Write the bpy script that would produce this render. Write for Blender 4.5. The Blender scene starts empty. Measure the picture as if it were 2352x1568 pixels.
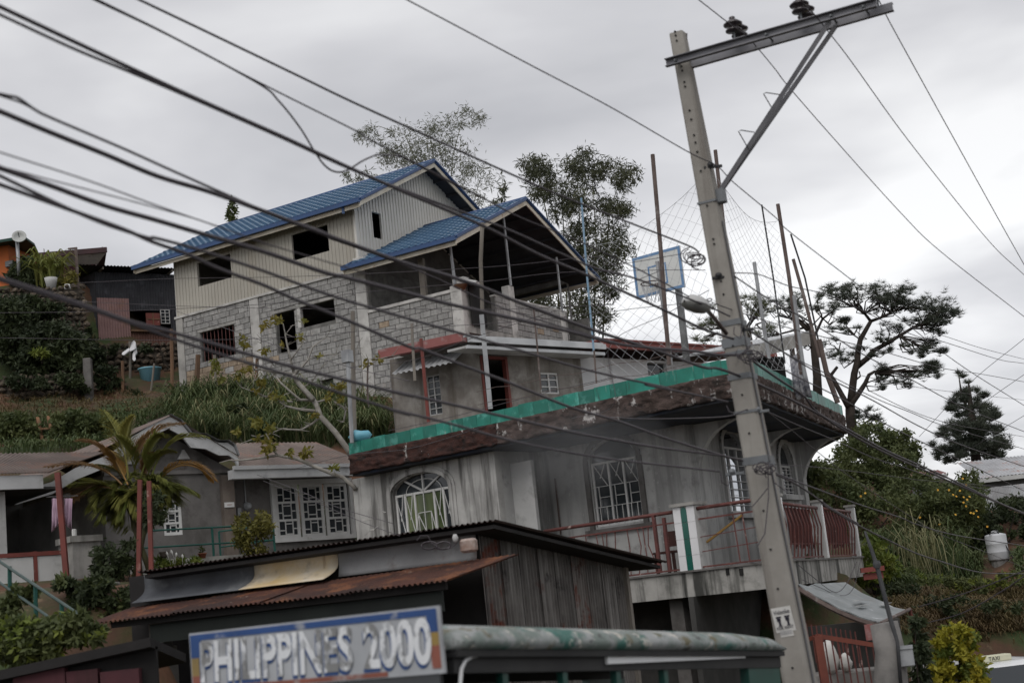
import bpy, bmesh, math, random
import numpy as np
from mathutils import Vector, Matrix
from mathutils.geometry import tessellate_polygon
R = math.radians
random.seed(11); RNG = np.random.default_rng(11)
S = bpy.context.scene
C = S.collection

# ------------------------------------------------------------------ camera, sky, sun, exposure
FPX = 3267.0; CX, CY = 1176.0, 784.0          # focal length in picture units (picture taken as 2352 x 1568)
PITCH, ROLL, EYE = math.atan(609/3267.0), R(6.15), 2.7
_r0 = Vector((1,0,0)); _w = Vector((0,math.cos(PITCH),math.sin(PITCH))); _u0 = Vector((0,-math.sin(PITCH),math.cos(PITCH)))
_r = _r0*math.cos(ROLL)-_u0*math.sin(ROLL); _u = _r0*math.sin(ROLL)+_u0*math.cos(ROLL)
EYEP = Vector((0,0,EYE))
cam = bpy.data.cameras.new('camera'); camo = bpy.data.objects.new('camera', cam); C.objects.link(camo)
camo.matrix_world = Matrix(((_r.x,_u.x,-_w.x,0),(_r.y,_u.y,-_w.y,0),(_r.z,_u.z,-_w.z,EYE),(0,0,0,1)))
cam.sensor_width = 36.0; cam.lens = 50.0; cam.clip_start = .1; cam.clip_end = 3000
cam.dof.use_dof = True; cam.dof.focus_distance = 42.0; cam.dof.aperture_fstop = 1.9
S.camera = camo
S.view_settings.view_transform = 'Standard'; S.view_settings.look = 'None'
S.view_settings.exposure = 0.0; S.view_settings.gamma = 1.0
SUN_EL, SUN_AZ = 50.0, 198.0                   # soft sun behind thick cloud, high behind the viewer
world = bpy.data.worlds.new('World'); S.world = world; world.use_nodes = True
def build_world():
    nt = world.node_tree; N = nt.nodes; L = nt.links; N.clear()
    out = N.new('ShaderNodeOutputWorld'); bg = N.new('ShaderNodeBackground'); L.new(bg.outputs[0], out.inputs[0])
    sky = N.new('ShaderNodeTexSky'); sky.sky_type = 'NISHITA'; sky.sun_disc = False
    sky.sun_elevation = R(SUN_EL); sky.sun_rotation = R(SUN_AZ)
    tc = N.new('ShaderNodeTexCoord')
    sx = N.new('ShaderNodeSeparateXYZ'); L.new(tc.outputs['Generated'], sx.inputs[0])
    # project the view direction onto a flat cloud layer so that clouds flatten towards the horizon
    zz = N.new('ShaderNodeMath'); zz.operation = 'MAXIMUM'; L.new(sx.outputs[2], zz.inputs[0]); zz.inputs[1].default_value = 0.0
    za = N.new('ShaderNodeMath'); za.operation = 'ADD'; L.new(zz.outputs[0], za.inputs[0]); za.inputs[1].default_value = .16
    dv = N.new('ShaderNodeVectorMath'); dv.operation = 'DIVIDE'; L.new(tc.outputs['Generated'], dv.inputs[0])
    cb = N.new('ShaderNodeCombineXYZ')
    for i in range(3): L.new(za.outputs[0], cb.inputs[i])
    L.new(cb.outputs[0], dv.inputs[1])
    mp = N.new('ShaderNodeMapping'); mp.inputs['Scale'].default_value = (1,1,.0); mp.inputs['Location'].default_value = (4.4,2.3,0)
    L.new(dv.outputs[0], mp.inputs[0])
    n1 = N.new('ShaderNodeTexNoise'); n1.inputs['Scale'].default_value = 1.1; n1.inputs['Detail'].default_value = 5; n1.inputs['Roughness'].default_value = .5; n1.inputs['Distortion'].default_value = .25
    L.new(mp.outputs[0], n1.inputs['Vector'])
    rp = N.new('ShaderNodeValToRGB'); L.new(n1.outputs[0], rp.inputs[0])
    e = rp.color_ramp.elements
    e[0].position = .34; e[0].color = (5.0,5.02,5.25,1)
    e[1].position = .62; e[1].color = (9.1,9.1,9.15,1)
    m = e.new(.47); m.color = (6.5,6.48,6.68,1)
    # brighter band low over the horizon where the cloud is thin
    mr = N.new('ShaderNodeMapRange'); mr.interpolation_type = 'SMOOTHSTEP'
    mr.inputs['From Min'].default_value = .02; mr.inputs['From Max'].default_value = .42
    mr.inputs['To Min'].default_value = 1.2; mr.inputs['To Max'].default_value = 1.0
    L.new(sx.outputs[2], mr.inputs['Value'])
    ml = N.new('ShaderNodeMix'); ml.data_type = 'RGBA'; ml.blend_type = 'MULTIPLY'; ml.inputs[0].default_value = 1
    L.new(rp.outputs[0], ml.inputs[6]); L.new(mr.outputs[0], ml.inputs[7])
    mx = N.new('ShaderNodeMix'); mx.data_type = 'RGBA'; mx.inputs[0].default_value = .93   # cloud cover over the clear sky
    L.new(sky.outputs[0], mx.inputs[6]); L.new(ml.outputs[2], mx.inputs[7])
    L.new(mx.outputs[2], bg.inputs[0]); bg.inputs[1].default_value = .105
build_world()
sl = bpy.data.lights.new('sun','SUN'); sl.energy = 1.5; sl.angle = R(45); sl.color = (1,.97,.93)
so = bpy.data.objects.new('sun', sl); C.objects.link(so)
_d = Vector((math.sin(R(SUN_AZ))*math.cos(R(SUN_EL)), math.cos(R(SUN_AZ))*math.cos(R(SUN_EL)), math.sin(R(SUN_EL))))
so.rotation_euler = _d.to_track_quat('Z','Y').to_euler(); so.location = (0,0,60)
S.cycles.use_denoising = True; S.cycles.max_bounces = 6; S.cycles.transparent_max_bounces = 12

# ------------------------------------------------------------------ helpers
def ray(px,py):
    return _w + _r*((px-CX)/FPX) + _u*((CY-py)/FPX)
def P(px,py,Y):                     # the point seen at (px,py), Y metres ahead
    d = ray(px,py); return EYEP + d*(Y/d.y)
def PZ(px,py,z):                    # ... at height z
    d = ray(px,py); return EYEP + d*((z-EYE)/d.z)
def Q(x0,y0,w):
    return lambda zx,zy: (x0*.9408+zx*w*.0004, y0*.9408+zy*w*.0004)
Za=Q(0,500,700); Zb=Q(300,350,700); Zc=Q(800,350,700); Zd=Q(800,700,700); Ze=Q(1400,0,800); Zf=Q(1400,500,700); Zg=Q(1500,900,700); Zh=Q(1800,650,700)
Zi=Q(0,900,700); Zj=Q(500,980,700); Zk=Q(0,1200,700); Zl=Q(450,1200,700); Zm=Q(1000,1200,700); Zn=Q(1500,1200,700); Zo=lambda x,y:((1900+x*600/1525)*.9408,(1050+y*600/1525)*.9408); Zp=Q(400,700,600)
Y1=Q(0,0,1000); Y2=Q(800,300,1000); Y3=Q(1500,500,1000); Y4=Q(0,400,1000)
class F:
    """wall frame: u runs right along the wall, v away from the viewer, z up (absolute)"""
    def __init__(s,o,az):
        s.o = Vector((o[0],o[1],0)); a = R(az); s.az = a
        s.e1 = Vector((math.sin(a),math.cos(a),0)); s.e2 = Vector((-math.cos(a),math.sin(a),0))
    def pt(s,u,v,z): return s.o+s.e1*u+s.e2*v+Vector((0,0,z))
    def _hit(s,px,py,n,k):
        d = ray(px,py); e = EYEP-s.o; t = (k-e.dot(n))/d.dot(n); p = EYEP+d*t; q = p-s.o
        return q.dot(s.e1), q.dot(s.e2), p.z
    def uz(s,q,v=0.0): a = s._hit(q[0],q[1],s.e2,v); return a[0],a[2]
    def vz(s,q,u=0.0): a = s._hit(q[0],q[1],s.e1,u); return a[1],a[2]
    def uv(s,q,z): p = PZ(q[0],q[1],z)-s.o; return p.dot(s.e1),p.dot(s.e2)
    def mat(s,u,v,z):
        p = s.pt(u,v,z); a,b = s.e1,s.e2
        return Matrix(((a.x,b.x,0,p.x),(a.y,b.y,0,p.y),(0,0,1,p.z),(0,0,0,1)))
    def sub(s,u,v,daz): p = s.pt(u,v,0); return F(p, math.degrees(s.az)+daz)
WF = F((0,0,0),90)                   # plain world axes
def hexcol(h):
    def f(c): c/=255.; return c/12.92 if c<=.04045 else ((c+.055)/1.055)**2.4
    return (f(h>>16&255),f(h>>8&255),f(h&255))
MATS = {}
def mat(name, c1, c2=None, scale=2.0, rough=.85, bump=0.0, bscale=None, metal=0.0, streak=None, spots=None, rnd=0.0, stretch=(1,1,1), lo=.38, hi=.62, spec=.3, detail=6, alpha=None, translucent=0, trans=0):
    m = bpy.data.materials.new(name); m.use_nodes = True; MATS[name] = m
    nt = m.node_tree; N = nt.nodes; L = nt.links; b = N['Principled BSDF']
    def col(c): return (c[0],c[1],c[2],1)
    tc = N.new('ShaderNodeTexCoord'); vec = tc.outputs['Object']
    oi = N.new('ShaderNodeObjectInfo') if rnd else None
    if rnd:
        ad = N.new('ShaderNodeVectorMath'); ad.operation='MULTIPLY_ADD'; L.new(oi.outputs['Random'],ad.inputs[0]); ad.inputs[1].default_value=(37,53,71); L.new(vec,ad.inputs[2]); vec = ad.outputs[0]
    def noise(sc, st=(1,1,1), det=detail, ro=.6, off=0):
        v = vec
        if st!=(1,1,1) or off:
            mp = N.new('ShaderNodeMapping'); mp.inputs['Scale'].default_value = st; mp.inputs['Location'].default_value=(off,off*1.7,off*.6); L.new(vec,mp.inputs[0]); v = mp.outputs[0]
        n = N.new('ShaderNodeTexNoise'); n.inputs['Scale'].default_value = sc; n.inputs['Detail'].default_value = det; n.inputs['Roughness'].default_value = ro; L.new(v,n.inputs['Vector']); return n.outputs[0]
    def rng(x,a,bb):
        r = N.new('ShaderNodeMapRange'); r.inputs['From Min'].default_value=a; r.inputs['From Max'].default_value=bb; L.new(x,r.inputs['Value']); return r.outputs[0]
    def mix(f,a,c,mode='MIX'):
        x = N.new('ShaderNodeMix'); x.data_type='RGBA'; x.blend_type = mode
        if isinstance(f,(int,float)): x.inputs[0].default_value = f
        else: L.new(f,x.inputs[0])
        for s_,q in ((6,a),(7,c)):
            if isinstance(q,tuple): x.inputs[s_].default_value = col(q)
            else: L.new(q,x.inputs[s_])
        return x.outputs[2]
    cur = col(c1)[:3]
    if c2 is not None: cur = mix(rng(noise(scale,stretch),lo,hi),tuple(c1),tuple(c2))
    if streak:                      # (colour, scale, lo, hi): stains that run down
        cur = mix(rng(noise(streak[1],(1,1,.07),5,.65,3.3),streak[2],streak[3]),cur if not isinstance(cur,tuple) else tuple(cur),tuple(streak[0]))
    for k,sp in enumerate(spots or []):      # (colour, scale, lo, hi)
        cur = mix(rng(noise(sp[1],sp[4] if len(sp)>4 else (1,1,1),6,.65,7.7+k*5),sp[2],sp[3]),cur if not isinstance(cur,tuple) else tuple(cur),tuple(sp[0]))
    if rnd:
        h = N.new('ShaderNodeHueSaturation')
        mr = N.new('ShaderNodeMapRange'); L.new(oi.outputs['Random'],mr.inputs['Value']); mr.inputs['To Min'].default_value=1-rnd; mr.inputs['To Max'].default_value=1+rnd
        L.new(mr.outputs[0],h.inputs['Value'])
        if isinstance(cur,tuple): h.inputs['Color'].default_value = col(cur)
        else: L.new(cur,h.inputs['Color'])
        cur = h.outputs[0]
    if isinstance(cur,tuple): b.inputs['Base Color'].default_value = col(cur)
    else: L.new(cur,b.inputs['Base Color'])
    b.inputs['Roughness'].default_value = rough; b.inputs['Metallic'].default_value = metal; b.inputs['Specular IOR Level'].default_value = spec
    if trans: b.inputs['Transmission Weight'].default_value = trans
    if bump:
        bn = N.new('ShaderNodeBump'); bn.inputs['Strength'].default_value = 1; bn.inputs['Distance'].default_value = bump
        L.new(noise(bscale or scale*4,(1,1,1),8,.65,1.1),bn.inputs['Height']); L.new(bn.outputs[0],b.inputs['Normal'])
    if translucent:
        t = N.new('ShaderNodeBsdfTranslucent'); ms = N.new('ShaderNodeMixShader'); ms.inputs[0].default_value = translucent
        if isinstance(cur,tuple): t.inputs[0].default_value = col(cur)
        else: L.new(cur,t.inputs[0])
        o = N['Material Output']; L.new(b.outputs[0],ms.inputs[1]); L.new(t.outputs[0],ms.inputs[2]); L.new(ms.outputs[0],o.inputs[0])
    return m
def setp(o,label=None,cat=None,group=None,kind=None):
    if label: o['label']=label
    if cat: o['category']=cat
    if group: o['group']=group
    if kind: o['kind']=kind
    return o
def thing(name,label,cat,loc,group=None,kind=None):
    o = bpy.data.objects.new(name,None); o.empty_display_size=.3; C.objects.link(o); o.location = Vector(loc)
    return setp(o,label,cat,group,kind)
def wloc(o):
    p = Vector((0,0,0))
    while o is not None: p += o.location; o = o.parent
    return p
class MB:
    """collects world-space polygons; build() links them as ONE mesh object"""
    def __init__(s): s.v=[]; s.f=[]; s.n=0
    def add(s,vs,fs):
        b = s.n; s.v.extend([tuple(p) for p in vs]); s.n += len(vs); s.f.extend([tuple(i+b for i in f) for f in fs]); return s
    def poly(s,*p): return s.add(p,[tuple(range(len(p)))])
    def box(s,F_,u0,u1,v0,v1,z0,z1):
        return s.hexa([F_.pt(u,v,z) for z in (z0,z1) for v in (v0,v1) for u in (u0,u1)])
    def hexa(s,c):                   # 8 corners, order: z, v, u
        return s.add(c,[(0,2,3,1),(4,5,7,6),(0,1,5,4),(2,6,7,3),(0,4,6,2),(1,3,7,5)])
    def slab(s,pts,th):              # closed polygon given thickness along its normal (downwards side)
        a,b,c = Vector(pts[0]),Vector(pts[1]),Vector(pts[2]); n = (b-a).cross(c-a).normalized()
        if n.z<0: n=-n
        k=len(pts); lo=[Vector(p)-n*th for p in pts]
        return s.add(list(pts)+lo,[tuple(range(k)),tuple(range(2*k-1,k-1,-1))]+[(i,i+k,(i+1)%k+k,(i+1)%k) for i in range(k)])
    def bar(s,a,b,w,h,up=(0,0,1)):
        a,b=Vector(a),Vector(b); d=(b-a).normalized(); x=d.cross(Vector(up))
        if x.length<1e-4: x=d.cross(Vector((0,1,0)))
        x.normalize(); y=x.cross(d).normalized(); x*=w/2; y*=h/2
        return s.hexa([a-x-y,a+x-y,b-x-y,b+x-y,a-x+y,a+x+y,b-x+y,b+x+y])
    def tube(s,pts,r,n=6,cap=True):
        pts=[Vector(p) for p in pts]; k=len(pts); rr = r if isinstance(r,(list,tuple)) else [r]*k
        vs=[]; fs=[]; x=None
        for i,p in enumerate(pts):
            t=(pts[min(i+1,k-1)]-pts[max(i-1,0)])
            if t.length<1e-9: t=Vector((0,0,1))
            t.normalize()
            if x is None:
                x=t.cross(Vector((0,0,1)))
                if x.length<.05: x=t.cross(Vector((1,0,0)))
            x=(x-t*x.dot(t)).normalized(); y=t.cross(x)
            for j in range(n):
                a=2*math.pi*j/n; vs.append(p+(x*math.cos(a)+y*math.sin(a))*rr[i])
        for i in range(k-1):
            for j in range(n): fs.append((i*n+j,i*n+(j+1)%n,(i+1)*n+(j+1)%n,(i+1)*n+j))
        if cap: fs += [tuple(range(n-1,-1,-1)),tuple((k-1)*n+j for j in range(n))]
        return s.add(vs,fs)
    def lathe(s,o,prof,n=14,axis=None):   # prof: (radius, height)
        o=Vector(o); ax=Vector(axis or (0,0,1)).normalized(); x=ax.cross(Vector((0,1,0)) if abs(ax.y)<.9 else Vector((1,0,0))).normalized(); y=ax.cross(x)
        vs=[o+ax*h+(x*math.cos(2*math.pi*j/n)+y*math.sin(2*math.pi*j/n))*r for r,h in prof for j in range(n)]
        fs=[(i*n+j,i*n+(j+1)%n,(i+1)*n+(j+1)%n,(i+1)*n+j) for i in range(len(prof)-1) for j in range(n)]
        fs+=[tuple(range(n-1,-1,-1)),tuple((len(prof)-1)*n+j for j in range(n))]
        return s.add(vs,fs)
    def holed(s,F_,outer,holes,v0,v1):    # wall of (u,z) outline with holes, from v0 to v1
        loops=[outer]+list(holes); flat=[p for l in loops for p in l]; nn=len(flat)
        tris=tessellate_polygon([[Vector((p[0],p[1],0)) for p in l] for l in loops])
        vs=[F_.pt(p[0],v0,p[1]) for p in flat]+[F_.pt(p[0],v1,p[1]) for p in flat]
        fs=[]
        for t in tris:
            fs.append(tuple(t)); fs.append(tuple(i+nn for i in reversed(t)))
        b=0
        for l in loops:
            k=len(l)
            for i in range(k): fs.append((b+i,b+(i+1)%k,b+(i+1)%k+nn,b+i+nn))
            b+=k
        return s.add(vs,fs)
    def corr(s,A,B,Cc,D,pitch=.09,amp=.02,rows=1,n=None,sub=4):   # corrugated sheet; waves across A->B, ribs run A->D, B->C
        A,B,Cc,D=[Vector(q) for q in (A,B,Cc,D)]; w=max((B-A).length,(Cc-D).length); k=max(2,int(w/pitch))*sub
        nr=((B-A).cross(D-A)).normalized(); vs=[]; fs=[]
        for j in range(rows+1):
            t=j/rows
            for i in range(k+1):
                q=i/k; p=(A.lerp(B,q)).lerp(D.lerp(Cc,q),t); vs.append(p+nr*(amp*math.sin(2*math.pi*i/sub+.8)))
        for j in range(rows):
            for i in range(k): a=j*(k+1)+i; fs.append((a,a+1,a+k+2,a+k+1))
        return s.add(vs,fs)
    def build(s,name,m,parent=None,smooth=False,bevel=0,**kw):
        off = wloc(parent) if parent is not None else Vector((0,0,0))
        me=bpy.data.meshes.new(name)
        me.from_pydata([(p[0]-off.x,p[1]-off.y,p[2]-off.z) for p in s.v],[],s.f); me.update()
        me.materials.append(MATS[m] if isinstance(m,str) else m)
        bm=bmesh.new(); bm.from_mesh(me); bmesh.ops.recalc_face_normals(bm,faces=bm.faces)
        if bevel: bmesh.ops.bevel(bm,geom=list(bm.edges),offset=bevel,segments=1,affect='EDGES',profile=.5)
        bm.to_mesh(me); bm.free()
        if smooth:
            for p in me.polygons: p.use_smooth=True
        o=bpy.data.objects.new(name,me); C.objects.link(o)
        if parent is not None: o.parent=parent
        return setp(o,**kw)
def inst(name,me,parent,M4,**kw):            # an object that shares mesh data; M4 world matrix
    o=bpy.data.objects.new(name,me); C.objects.link(o)
    if parent is not None:
        o.parent=parent; M4 = Matrix.Translation(-wloc(parent)) @ M4
    o.matrix_basis = M4
    return setp(o,**kw)
def mesh_of(mb,name,m,smooth=False,bevel=0):
    o=mb.build(name,m,None,smooth,bevel); me=o.data; bpy.data.objects.remove(o); return me
def rect(u0,u1,z0,z1): return [(u0,z0),(u1,z0),(u1,z1),(u0,z1)]
def quadmesh(name,V,m,parent=None,tri=False,smooth=False,**kw):   # V: (n,4,3) or (n,3,3) world points
    V=np.asarray(V,dtype=np.float32); n,k,_=V.shape
    off = wloc(parent) if parent is not None else Vector((0,0,0))
    V=V-np.array(off,dtype=np.float32)
    me=bpy.data.meshes.new(name); me.vertices.add(n*k); me.vertices.foreach_set('co',V.reshape(-1))
    me.loops.add(n*k); me.loops.foreach_set('vertex_index',np.arange(n*k,dtype=np.int32))
    me.polygons.add(n); me.polygons.foreach_set('loop_start',np.arange(0,n*k,k,dtype=np.int32)); me.polygons.foreach_set('loop_total',np.full(n,k,dtype=np.int32))
    me.update(calc_edges=True); me.materials.append(MATS[m] if isinstance(m,str) else m)
    o=bpy.data.objects.new(name,me); C.objects.link(o)
    if parent is not None: o.parent=parent
    return setp(o,**kw)
def rvec(n):
    v=RNG.normal(size=(n,3)); return v/np.linalg.norm(v,axis=1)[:,None]
def leafquads(cen,size,aspect=.4,droop=0.0,up=.0,jit=.35,dirs=None):
    """diamond leaves at the given centres"""
    n=len(cen); d=rvec(n) if dirs is None else dirs; d=d.copy(); d[:,2]-=droop; d[:,2]+=up; d/=np.linalg.norm(d,axis=1)[:,None]
    s=np.cross(d,rvec(n)); s/=np.linalg.norm(s,axis=1)[:,None]+1e-9
    L=size*(1+RNG.uniform(-jit,jit,n))[:,None]; W=L*aspect*.5
    a=cen; return np.stack([a,a+d*L*.45+s*W,a+d*L,a+d*L*.45-s*W],axis=1)
# ------------------------------------------------------------------ materials
G=lambda v:(v,v,v)
mat('concrete',(.34,.33,.31),(.21,.205,.195),1.6,.9,.006,9,streak=((.10,.098,.09),2.2,.5,.72))
mat('pole_concrete',(.30,.285,.26),(.23,.215,.195),1.2,.9,.004,14,streak=((.145,.13,.115),3.2,.5,.68))
mat('plaster_grey',(.44,.44,.43),(.33,.33,.325),.9,.9,.004,10,streak=((.22,.22,.215),2.2,.5,.66),spots=[((.25,.245,.24),3.2,.56,.7),((.5,.5,.49),7,.62,.72)])
mat('plaster_stain',(.45,.445,.43),(.31,.305,.295),1.4,.9,.005,12,streak=((.12,.117,.112),3.2,.48,.62),spots=[((.46,.455,.44),3.5,.62,.70,(1,1,.3))])
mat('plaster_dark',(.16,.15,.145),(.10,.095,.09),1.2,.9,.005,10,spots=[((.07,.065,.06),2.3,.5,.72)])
mat('slab_stain',(.36,.35,.33),(.24,.235,.22),1.2,.9,.005,12,streak=((.05,.05,.046),3.4,.48,.6),spots=[((.10,.10,.09),2.0,.52,.72)])
mat('block_tan',(.33,.265,.20),(.24,.185,.135),4,.95,.008,30,rnd=.2)
mat('block',(.30,.295,.285),(.21,.205,.20),4,.95,.008,30,rnd=.16,spots=[((.36,.33,.31),1.1,.6,.74),((.15,.145,.14),1.6,.58,.72)])
mat('mortar',(.17,.165,.157),(.10,.097,.092),3,.95,.01,20)
mat('white_plaster',(.50,.49,.47),(.36,.35,.335),2.2,.9,.006,12,spots=[((.2,.195,.185),3,.55,.72)])
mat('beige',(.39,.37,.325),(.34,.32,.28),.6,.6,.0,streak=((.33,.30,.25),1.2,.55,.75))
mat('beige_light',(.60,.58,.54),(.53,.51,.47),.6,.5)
mat('cream_trim',(.62,.58,.49),(.5,.44,.35),2,.6,spots=[((.30,.14,.07),5,.62,.74)])
mat('blue_roof',(.085,.16,.255),(.11,.19,.29),.9,.36,0,spec=.5,spots=[((.09,.15,.22),.6,.56,.72),((.03,.07,.13),2.5,.6,.75)])
mat('blue_trim',(.018,.06,.17),(.015,.05,.14),1,.4,spec=.5)
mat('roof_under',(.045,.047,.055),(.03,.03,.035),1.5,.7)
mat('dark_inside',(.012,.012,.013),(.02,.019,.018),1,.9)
mat('wood_grey',(.21,.19,.165),(.13,.115,.10),3,.9,.004,20,stretch=(1,1,.15))
mat('wood_brown',(.17,.10,.06),(.09,.055,.035),3,.85,.004,20,stretch=(1,1,.15))
mat('steel_post',(.33,.34,.35),(.22,.225,.235),2,.5,0,metal=.4,streak=((.16,.10,.07),4,.58,.75))
mat('rust_post',(.125,.095,.085),(.085,.062,.055),3,.75,.002,20,spots=[((.22,.2,.19),3,.58,.7)])
mat('red_paint',(.16,.042,.034),(.11,.034,.028),2.5,.6,0,spots=[((.34,.22,.19),3.5,.62,.74)])
mat('red_rail',(.13,.045,.04),(.09,.034,.03),4,.6,0,spots=[((.40,.30,.27),6,.62,.72)])
mat('white_paint',(.62,.62,.61),(.52,.52,.51),2,.55,0,spots=[((.3,.29,.27),4,.62,.8)])
mat('white_dull',(.46,.46,.455),(.38,.38,.375),1.3,.7,0,spots=[((.25,.25,.24),2.5,.55,.75)])
mat('glass',(.03,.035,.04),None,1,.06,spec=.6)
mat('glass_green',(.13,.16,.06),(.05,.07,.03),2.2,.12,stretch=(1,1,.25),spec=.5)
mat('green_tile',(.01,.13,.095),(.016,.19,.145),1.6,.45,0,rnd=.25,spots=[((.08,.30,.25),2.6,.54,.66),((.30,.36,.33),6.5,.6,.7,(1,1,.12)),((.02,.06,.05),3.5,.6,.7,(1,1,.4))],spec=.4)
mat('brown_rock',(.062,.026,.02),(.03,.014,.012),6,.8,.03,14,stretch=(.7,.7,1.4),spots=[((.40,.385,.37),4.5,.635,.665,(1,1,.45)),((.016,.011,.010),3.4,.55,.62,(.7,.7,1.3))])
mat('grey_rock',(.085,.06,.053),(.038,.026,.022),6,.85,.03,14,stretch=(.7,.7,1.4),spots=[((.40,.385,.375),4.2,.575,.625,(1,1,.5)),((.02,.015,.013),3.0,.55,.62,(.7,.7,1.3))])
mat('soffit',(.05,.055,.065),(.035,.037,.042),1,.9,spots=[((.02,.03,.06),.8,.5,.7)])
mat('galv',(.22,.22,.235),(.15,.15,.165),2,.5,0,metal=.3)
mat('galv_dark',(.17,.18,.19),(.11,.115,.12),2,.5,0,metal=.4)
mat('insulator',(.03,.022,.025),None,1,.25,spec=.6)
mat('cable',(.055,.047,.054),None,1,.55,spec=.4)
mat('cable_grey',(.10,.10,.105),None,1,.5,spec=.4)
mat('black_metal',(.02,.02,.022),None,1,.5)
mat('silver_sheet',(.50,.51,.52),(.38,.39,.40),1.4,.45,0,metal=.35,spots=[((.2,.2,.2),3,.6,.75)])
mat('tile_white',(.66,.66,.67),(.58,.58,.59),1,.25,spec=.5)
mat('tile_green',(.004,.075,.055),(.006,.10,.075),2,.2,spec=.5)
mat('yellow_wood',(.32,.19,.05),(.22,.13,.04),3,.6)

# ------------------------------------------------------------------ blue-roofed block house on the hill
BLOCKS = 0
def unit_block(i,mt='block'):
    mb=MB(); rr=random.Random(i)
    j=lambda s: rr.uniform(-s,s)
    mb.hexa([(u+j(.012),v+(j(.006) if v<0 else 0),z+j(.006)) for z in (0,.185) for v in (-.035,.02) for u in (0,1)])
    return mesh_of(mb,'concrete_block',mt,bevel=.006)
UB=[unit_block(i) for i in range(5)]
UBT=[unit_block(i,'block_tan') for i in range(3)]
def sub_iv(iv,a,b):
    out=[]
    for x,y in iv:
        if b<=x or a>=y: out.append((x,y)); continue
        if a>x: out.append((x,a))
        if b<y: out.append((b,y))
    return out
def blocks(Fr,parent,u0,u1,z0,z1,holes=(),bw=.42,bh=.2,ok=None,v=0.0,limit=300,cnt=[0],top=None,name='concrete_block'):
    rest=MB(); n=0; items=[]
    row=0; z=z1-bh
    while z>z0-bh*.5:
        off=(row%2)*bw*.5+random.uniform(-.05,.05); u=u0-off
        while u<u1:
            iv=[(max(u,u0),min(u+bw,u1))]
            for h in holes:
                if h[2]<z+bh*.75 and h[3]>z+bh*.25: iv=[q for w in iv for q in sub_iv([w],h[0],h[1])]
            for a,b in iv:
                if b-a<.07: continue
                if ok and not ok((a+b)/2,z+bh/2): continue
                items.append((a,b,z))
            u+=bw
        row+=1; z-=bh
    for a,b,z in items:
        w=b-a-.02
        if n<limit:
            M4=Fr.mat(a+.01,v+random.uniform(-.008,.008),z+.008)@Matrix.Diagonal((w,1,1,1))
            inst(name,random.choice(UBT if (z<12.05 and a<-5+random.uniform(-1.5,1.5)) or random.random()<.012 else UB),parent,M4); n+=1
        else: rest.box(Fr,a+.01,b-.01,v-.03,v+.02,z+.008,z+bh-.008)
    if rest.n: rest.build('far_blocks','block',parent,kind='stuff')
    return n
def tile_roof(mb,E0,E1,R1,R0,row=.42,tile=.27,hs=.075,hw=.024):
    E0,E1,R1,R0=[Vector(q) for q in (E0,E1,R1,R0)]
    n=((E1-E0).cross(R0-E0)).normalized()
    if n.z<0: n=-n
    L=(R0-E0).length; W=(E1-E0).length; nr=max(2,round(L/row)); nc=max(2,round(W/tile)); prof=[0,.8,1,.8,0,-.35]
    k=nc*6+1; vs=[]; fs=[]
    for j in range(nr):
        for e,(t,h) in enumerate(((j/nr,hs),((j+1)/nr,0))):
            for i in range(k):
                q=min(1,max(0,(i+(3 if j%2 else 0))/(k-1))); p=E0.lerp(E1,q).lerp(R0.lerp(R1,q),t); vs.append(p+n*(h+hw*prof[i%6]))
        b=j*2*k
        fs+=[(b+i,b+i+1,b+k+i+1,b+k+i) for i in range(k-1)]
        if j: fs+=[(b-k+i,b-k+i+1,b+i+1,b+i) for i in range(k-1)]
    mb.add(vs,fs)
FB=F(P(832,700,46),121.3)
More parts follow.
